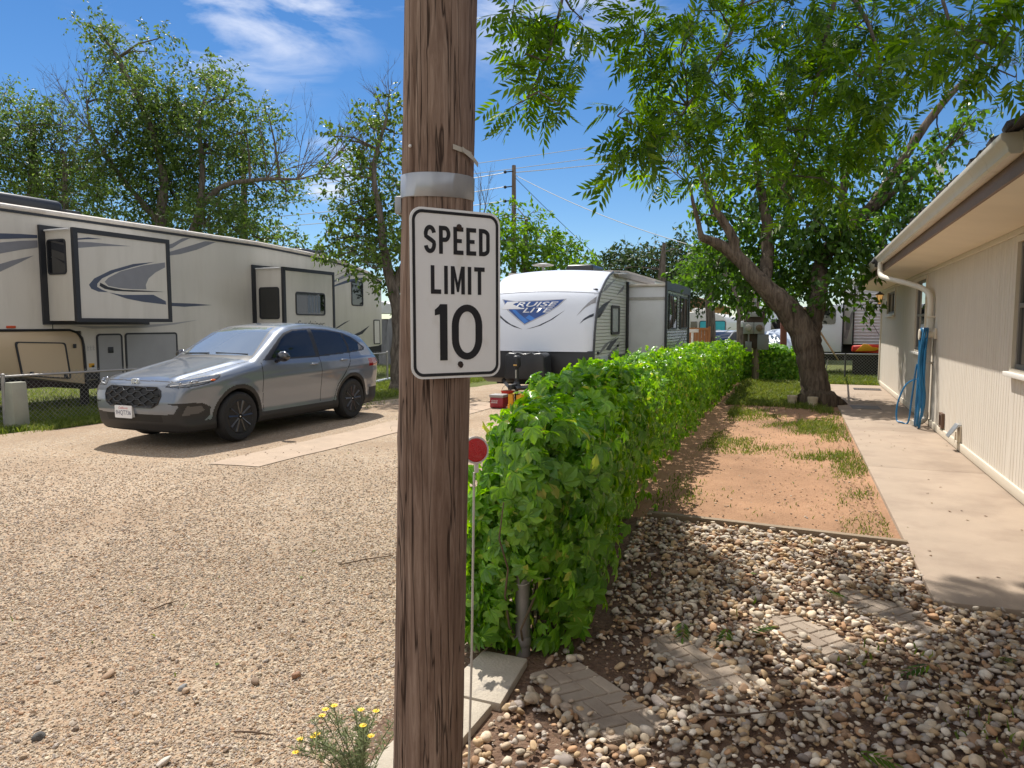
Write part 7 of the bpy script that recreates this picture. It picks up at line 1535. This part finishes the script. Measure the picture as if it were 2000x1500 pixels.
B().cyl((.1, 22.6, .775), (3.2, 22.6, .775), .016, seg=8).done('top_rail', M('bright rail', (.5, .5, .5), .4, metal=.6), rf2); netting('netting', rf2, (.1, 22.6, 0), (3.2, 22.6, 0), .77, .06, .0028)

# ------------------------------------------------------------------ meter post and the far side of the yard
mt = thing('meter_post', 'grey wooden post carrying two electric meters and grey boxes behind the hedge', 'meter post', (-1.32, 21.35, 0))
B().tube([(-1.32, 21.4, -.1), (-1.34, 21.4, 1.2), (-1.385, 21.4, 2.7)], [.105, .10, .09], 12).done('post', bark('grey post wood', (.12, .095, .07), (.30, .25, .20), 20, (1, 1, .06), .5, .01), mt)
gb = M('grey box paint', (.20, .215, .22), .5, var=.08); lb_ = M('pale grey box', (.32, .335, .33), .5, var=.1)
B().box(-1.67, -1.10, 21.25, 21.29, .95, 2.02, bev=.005).done('backboard', M('dark plywood', (.10, .07, .055), .9, var=.2), mt)
B().box(-1.58, -1.17, 21.14, 21.25, 1.84, 1.96, bev=.01).done('wire_trough', lb_, mt)
for k, x in enumerate((-1.53, -1.24)):
    mb_ = B().box(x - .14, x + .14, 21.12, 21.249, 1.36, 1.68, bev=.012).done('meter_box', lb_, mt)
    B().lathe([(.09, -.005), (.095, -.03), (.085, -.10), (.04, -.12)], (x, 21.12, 1.53), 'y', 18).done('meter_glass', M('meter glass', (.42, .40, .36), .15) if k == 0 else M('meter socket', (.16, .12, .08), .4), mb_)
B().box(-1.74, -1.66, 21.14, 21.25, 1.55, 1.72, bev=.02).done('side_light', M('white cap', (.7, .72, .76), .4), mt)
B().box(-1.28, -.98, 21.11, 21.249, .92, 1.35, bev=.01).done('panel_box', gb, mt); B().box(-1.60, -1.43, 21.12, 21.249, .86, 1.14, bev=.01).done('small_box', gb, mt)
B().cyl((-1.52, 21.2, 1.14), (-1.52, 21.2, 1.36), .025, seg=8).cyl((-1.36, 21.19, 1.96), (-1.36, 21.22, 3.1), .028, seg=8).done('conduit', M('conduit', (.36, .37, .38), .4, metal=.6), mt)
B().tube([(-1.6, 21.2, 1.96), (-1.52, 21.15, 2.05), (-1.36, 21.13, 2.09), (-1.2, 21.15, 2.04), (-1.12, 21.2, 1.94)], .014, 6).done('cable_loop', rvdark_m, mt)
o = B().tube([(-.66, 24, 0), (-.67, 24, .9), (-.69, 24, 1.75)], .10, 8).done('red_post', M('red brown post', (.17, .065, .045), .9, var=.2), loc=(-.66, 24, 0)); tag(o, 'red brown post standing behind the low hedge left of the big trunk', 'post')
o = B().cyl((-.06, 15.55, 1.96), (.86, 22.5, .60), .022, seg=8).done('prop_pole', M('bare wooden pole', (.33, .26, .19), .85, var=.2), loc=(0, 15.6, 1.9)); tag(o, 'thin bare pole leaning from the tree fork down to the far fence', 'pole')
stub_m = M('cream clay', (.52, .44, .33), .8, var=.15)
for x, y, lbl in ((-.232, 15.42, 'small cream pipe stub left of the big trunk'), (.15, 15.22, 'small cream pipe stub right in front of the big trunk')):
    o = B().lathe([(.085, -.02), (.095, .14), (.10, .145), (.10, .19), (.07, .19), (.06, .05)], (x, y, 0), 'z', 14).done('pipe_stub', stub_m, loc=(x, y, 0)); tag(o, lbl, 'pipe stub', 'pipe stubs at the tree foot')
# far trailer behind the house corner
ft = thing('corrugated_trailer', 'white trailer with corrugated siding beyond the far fence, beside the house corner', 'trailer', (2.5, 26.5, 0))
B().box(1.10, 7.5, 25.55, 28, .98, 2.95, bev=.03).done('body', tside_m, ft)
b = B()
for z in np.arange(1.0, 2.85, .10):
    b.bm.faces.new([b.bm.verts.new(q) for q in ((1.40, 25.50, z), (7.4, 25.50, z), (7.4, 25.515, z + .03), (1.40, 25.515, z + .03))]); b.bm.faces.new([b.bm.verts.new(q) for q in ((1.40, 25.515, z + .03), (7.4, 25.515, z + .03), (7.4, 25.50, z + .10), (1.40, 25.50, z + .10))])
b.done('corrugated_side', M('corrugated lilac white', (.60, .60, .63), .45), ft, smooth=0)
B().box(1.36, 1.40, 25.46, 25.56, .9, 2.95).done('corner_moulding', rvblk_m, ft)
sl_ = B().box(.10, 1.04, 25.1, 26.4, .74, 2.26, bev=.03).done('slide_out', tw_m, ft); f = B().prism('xz', rrect(.36, .84, 1.64, 2.14, .07), 25.085, 25.099).done('window', rvglass_m, sl_)
B().box(1.03, 1.08, 25.15, 25.6, .72, 2.3).done('slide_seal', rvblk_m, ft)
decal_y('swoosh', [(1.12, 1.2), (1.3, 2.0), (1.36, 2.1), (1.33, 1.7), (1.2, 1.15)], rvlt_m, ft, 25.535, 25.546); B().box(1.17, 1.27, 25.53, 25.548, 1.45, 1.85).done('grey_latch', gb, ft)
B().box(.2, 7.4, 25.7, 27.8, .45, .98).done('underframe', rvdark_m, ft)
for x in (2.4, 3.2): B().lathe([(.16, -.1), (.33, -.1), (.33, .1), (.16, .1)], (x, 25.75, .34), 'y', 18).done('wheel', rvdark_m, ft)
B().tube([(.5, 25.3, .05), (.62, 25.3, .2), (.66, 25.3, .5)], .02, 6).done('drain_hose', M('pale hose', (.5, .48, .45), .6), ft)
ky = thing('garden_toy', 'red and yellow plastic toy resting on the far fence line by the corrugated trailer', 'toy', (1.8, 24.6, .7))
B().prism('xz', [(1.30, .78), (1.32, .97), (1.8, 1.0), (2.5, .98), (2.9, .92), (2.9, .80), (2.2, .74)], 24.4, 24.8, bev=.04).done('hull', M('red plastic', (0, 0, 0)), ky); B().prism('xz', [(1.40, .80), (1.5, .90), (1.62, 1.03), (1.75, 1.02), (1.85, .93), (2.1, .90), (1.95, .82)], 24.36, 24.399, bev=.01).done('yellow_moulding', MATS['yellow plastic'], ky); B().box(1.35, 2.6, 24.5, 24.7, .0, .78).done('stand', rvdark_m, ky)
ln = B().tube([(1.25, 22.9, 2.50), (1.94, 23.0, 1.30)], .008, 5).done('guy_rope', M('dark rope', (.03, .03, .03), .8), loc=(1.3, 22.9, 2.5)); tag(ln, 'thin dark guy rope slanting in front of the corrugated siding', 'rope')
# motorhome, gate, white post, sedan, ochre house far off
mh = thing('motorhome', 'old white motorhome with turquoise sunshade filling its windscreen', 'motorhome', (-4.8, 40, 0))
mhw = M('chalky white motorhome', (.62, .61, .58), .5, var=.08)
B().prism('xz', [(-6.3, .5), (-6.3, 2.1), (-6.1, 2.25), (-5.2, 2.3), (-4.4, 2.22), (-3.95, 2.02), (-3.80, 1.75), (-3.78, .5)], 38, 46, bev=.06).done('body', mhw, mh)
tq = B().prism('xz', rrect(-5.18, -3.86, .95, 1.82, .1), 37.96, 37.999).done('windscreen', rvblk_m, mh); tqm = M('turquoise sunshade', (.05, .42, .52), .5, var=.15, vs=3)
for a, c in ((-5.14, -4.56), (-4.53, -3.90)): B().prism('xz', rrect(a, c, .99, 1.78, .05), 37.935, 37.959).done('sunshade', tqm, tq)
B().prism('xz', rrect(-5.62, -5.30, 1.2, 1.78, .04), 37.96, 37.999).done('side_window', rvglass_m, mh); B().box(-5.75, -4.95, 39, 40.4, 2.28, 2.5, bev=.08).done('roof_air_unit', mhw, mh)
B().box(-6.2, -3.85, 38.2, 45.8, .2, .5).done('underbody', rvdark_m, mh)
for x in (-6.0, -4.1): B().lathe([(.2, -.12), (.4, -.12), (.4, .12), (.2, .12)], (x, 39.2, .4), 'x', 16).done('wheel', rvdark_m, mh)
gt = thing('wooden_gate', 'orange brown wooden gate with diagonal brace in front of the motorhome', 'gate', (-3.9, 28, 0))
gw = M('orange stained wood', (.36, .145, .05), .7, var=.15, vs=3, stretch=(8, 1, .5))
b = B()
for k in range(8): b.box(-4.45 + k * .12, -4.34 + k * .12, 28.0, 28.025, .1, 1.5)
b.done('boards', gw, gt); b = B().box(-4.46, -3.48, 27.965, 27.999, 1.40, 1.5).box(-4.46, -3.48, 27.965, 27.999, .2, .3).tube([(-4.4, 27.98, 1.38), (-3.5, 27.98, .3)], .04, 4); b.done('brace', M('orange rail wood', (.40, .17, .06), .7, var=.1), gt); B().box(-4.52, -4.46, 27.95, 28.05, 0, 1.55).box(-3.48, -3.4, 27.95, 28.05, 0, 1.55).done('gate_posts', gw, gt)
wp = thing('site_post', 'white site post with a small white name board in front of the orange gate', 'post', (-3.93, 27, 0))
B().box(-3.97, -3.89, 26.96, 27.04, 0, 1.40, bev=.005).done('post', M('white post paint', (.68, .67, .64), .6, var=.1), wp); B().box(-4.07, -3.70, 26.935, 26.958, 1.33, 1.45, bev=.004).done('board', M('white post paint', (0, 0, 0)), wp)
sd = thing('sedan', 'pale grey sedan parked beyond the hedge beside the twin stemmed tree', 'car', (-3.75, 33.5, 0))
sp_m = M('pale silver paint', (.48, .47, .45), .35, metal=.3, var=.03, coat=.8)
def sedan():
    st = [(0, .62, .55, .72), (.15, .78, .30, .80), (1.1, .86, .28, .92), (1.25, .86, .28, .95), (3.4, .86, .28, .95), (4.2, .80, .30, .90), (4.45, .68, .5, .78)]; b = B(); rows = []
    for (y, w, z0, z1) in st:
        rows.append([b.bm.verts.new(q) for q in ((-w, y, z0), (-w * 1.02, y, (z0 + z1) / 2), (-w * .93, y, z1), (0, y, z1 + .05), (w * .93, y, z1), (w * 1.02, y, (z0 + z1) / 2), (w, y, z0))])
    for r0, r1 in zip(rows[:-1], rows[1:]):
        for k in range(6): b.bm.faces.new((r0[k], r0[k + 1], r1[k + 1], r1[k]))
    b.bm.faces.new(rows[0]); b.bm.faces.new(rows[-1][::-1])
    for v in b.bm.verts: pass
    me = b.mesh('body', 50); 
    body = link('body', me, sp_m, sd, local=True)
    b = B(); rows = []
    for (y, w, z) in ((1.15, .78, .95), (1.75, .66, 1.34), (2.1, .62, 1.41), (2.7, .62, 1.40), (3.3, .68, 1.22), (3.75, .76, .98)):
        rows.append([b.bm.verts.new(q) for q in ((-w - .10 * (z > 1), y, .93), (-w, y, z), (0, y, z + .025), (w, y, z), (w + .10 * (z > 1), y, .93))])
    for i, (r0, r1) in enumerate(zip(rows[:-1], rows[1:])):
        for k in range(4): f = b.bm.faces.new((r0[k], r0[k + 1], r1[k + 1], r1[k])); f.material_index = 1 if (k in (0, 3)) or i == 0 or i == 4 else 0
    me = b.mesh('cabin', 40); cb = link('cabin', me, [sp_m, MATS['tinted car glass']], sd, local=True)
    B().tube([(-.80, 1.15, .97), (-.67, 1.75, 1.355), (-.63, 2.4, 1.43), (-.69, 3.3, 1.24), (-.78, 3.75, .98)], .03, 6).tube([(.80, 1.15, .97), (.67, 1.75, 1.355), (.63, 2.4, 1.43), (.69, 3.3, 1.24), (.78, 3.75, .98)], .03, 6).tube([(-.74, 2.4, .95), (-.64, 2.4, 1.42)], .035, 6).tube([(.74, 2.4, .95), (.64, 2.4, 1.42)], .035, 6).done('pillars', sp_m, sd, local=True)
    for x in (-.78, .78):
        for y in (.85, 3.5): B().lathe([(.18, -.1), (.31, -.1), (.31, .1), (.18, .1)], (x, y, .31), 'x', 16).done('wheel', rvdark_m, sd, local=True)
    for x in (-.55, .55): B().ball((x, .12, .70), (.16, .08, .06)).done('headlight', MATS['headlight lens'], sd, local=True)
sedan(); sd.rotation_euler = (0, 0, R(-32)); sd.location = (-4.55, 32.2, 0); sd.scale = (1, 1, .95)
oh = thing('ochre_shed', 'ochre walled building glimpsed between trees above the motorhome', 'building', (-6.8, 50, 0)); B().box(-9, -5.2, 50, 54, 0, 2.75).done('wall', M('ochre render', (.40, .23, .09), .8, var=.1), oh); B().prism('xz', [(-9.3, 2.75), (-7, 3.5), (-4.9, 2.75)], 49.7, 54.3).done('roof', M('brown roof', (.16, .08, .04), .8), oh)
# tarp covered stack and silver covered vehicle
tp = thing('tarp_shelter', 'grey tarpaulin shelter with white roof behind the end of the cream trailer', 'shelter', (-15.2, 25, 0))
tarp_m = M('grey tarpaulin', (.20, .20, .22), .6, var=.2, vs=3, stretch=(3, 3, .4), bump=.6, bs=8)
def drape(x0, x1, y, z0, z1):
    b = B(); nx_, nz_ = 40, 10; g = [[b.bm.verts.new((x0 + (x1 - x0) * i / nx_, y + .10 * math.sin(i * 1.3 + j * .25) + .06 * math.sin(i * 2.9 - j * .5) - .02 * j, z0 + (z1 - z0) * (1 - j / nz_) * (1 - .08 * abs(math.sin(i * .5))))) for j in range(nz_ + 1)] for i in range(nx_ + 1)]
    for i in range(nx_):
        for j in range(nz_): b.bm.faces.new((g[i][j], g[i + 1][j], g[i + 1][j + 1], g[i][j + 1]))
    return b
b = drape(-17.5, -12.6, 24.4, 0, 1.95); b.done('tarp', tarp_m, tp); B().box(-17.4, -12.7, 24.9, 27, 0, 1.85).done('stack', rvdark_m, tp); B().prism('xz', [(-17.8, 2.15), (-15.8, 2.55), (-13.9, 2.1), (-13.9, 2.05), (-17.8, 2.1)], 24.3, 27.2).done('roof', M('white sheet roof', (.62, .63, .66), .5), tp)
cv = thing('covered_vehicle', 'vehicle under a crumpled silver cover behind the low hedge', 'covered vehicle', (-1.0, 30, 0))
b = B().ball((-1.0, 30, .55), (1.3, 2.2, .85), sub=4)
for v in b.bm.verts: v.co += Vector((0, 0, 1)) * .06 * math.sin(v.co.x * 9 + v.co.y * 5) + Vector((.05 * math.sin(v.co.z * 14 + v.co.y * 4), 0, 0)); v.co.z = max(v.co.z, .03)
b.done('cover', M('silver sheet', (.50, .55, .62), .35, metal=.3, var=.15, vs=6), cv)
wt = thing('white_caravan', 'white caravan corner with dark window glimpsed between meter post and big trunk', 'caravan', (-.9, 33, 0)); B().box(-2.2, 1.0, 33, 38, .6, 2.4, bev=.08).done('body', tw_m, wt); B().prism('xz', rrect(-1.45, -.9, 1.3, 1.85, .06), 32.97, 32.999).done('window', rvglass_m, wt); B().box(-2.1, .9, 33.2, 37.8, .1, .6).done('underframe', rvdark_m, wt)
# power poles and wires
pw = bark('grey power pole', (.10, .075, .06), (.22, .17, .14), 12, (1, 1, .05), .3, .01)
P1_ = thing('power_pole', 'distant slender power pole rising behind the white travel trailer', 'power pole', (-13.9, 33.8, 0)); B().tube([(-13.75, 33.5, -.2), (-13.82, 33.6, 4.1), (-13.98, 34.0, 9.65)], [.16, .14, .10], 10).done('shaft', pw, P1_)
for z in (9.35, 8.6, 7.9, 7.2):
    B().cyl((-13.95, 33.9, z), (-14.35, 33.85, z - .02), .03, seg=6).ball((-14.4, 33.85, z - .02), .09, sub=1).done('insulator', rvdark_m, P1_)
P2_ = thing('power_pole', 'distant power pole seen between the tall tree branches above the cream trailer roof', 'power pole', (-25.1, 27.1, 0)); B().tube([(-25.1, 27, -.2), (-25.1, 27.1, 10.1)], [.18, .13], 10).done('shaft', pw, P2_)
wm = M('pale power cable', (.42, .43, .45), .5); wk = M('dark power cable', (.06, .065, .08), .5)
def wire(p, q, sag, r, label, mat=wm, group='overhead wires on the distant power pole'):
    p, q = Vector(p), Vector(q); pts = [p.lerp(q, t) + Vector((0, 0, -sag * 4 * t * (1 - t))) for t in np.linspace(0, 1, 25)]
    o = B().tube(pts, r, 4).done('overhead_wire', mat, loc=tuple(p)); tag(o, label, 'wire', group)
wire((-34, 35, 9.7), (-7.59, 63.53, 18.2), .2, .022, 'topmost overhead wire crossing above the distant power pole')
wire((-34, 35, 9.2), (-7.55, 63.45, 17.2), .2, .022, 'second overhead wire crossing just below the topmost one')
wire((-14.0, 34, 9.3), (-7.53, 63.38, 16.3), .1, .022, 'lower overhead wire running right from the top of the distant power pole')
wire((-30, 33.6, 8.6), (-14.35, 33.85, 9.3), .15, .02, 'overhead wire reaching the distant power pole from the left at its top insulator')
wire((-30, 33.2, 7.8), (-14.35, 33.85, 8.6), .15, .02, 'overhead wire reaching the distant power pole from the left at its second insulator')
wire((-30, 33, 7.2), (-14.35, 33.85, 7.9), .15, .018, 'overhead wire reaching the distant power pole from the left at its third insulator')
wire((-13.96, 33.95, 9.2), (-3.0, 30.0, 4.4), .35, .016, 'thick service cable sagging from the distant pole down to the right')
wire((-13.96, 33.95, 9.1), (-10.2, 40.0, 4.6), .1, .016, 'thin dark service cable dropping steeply behind the travel trailer roof', wk)
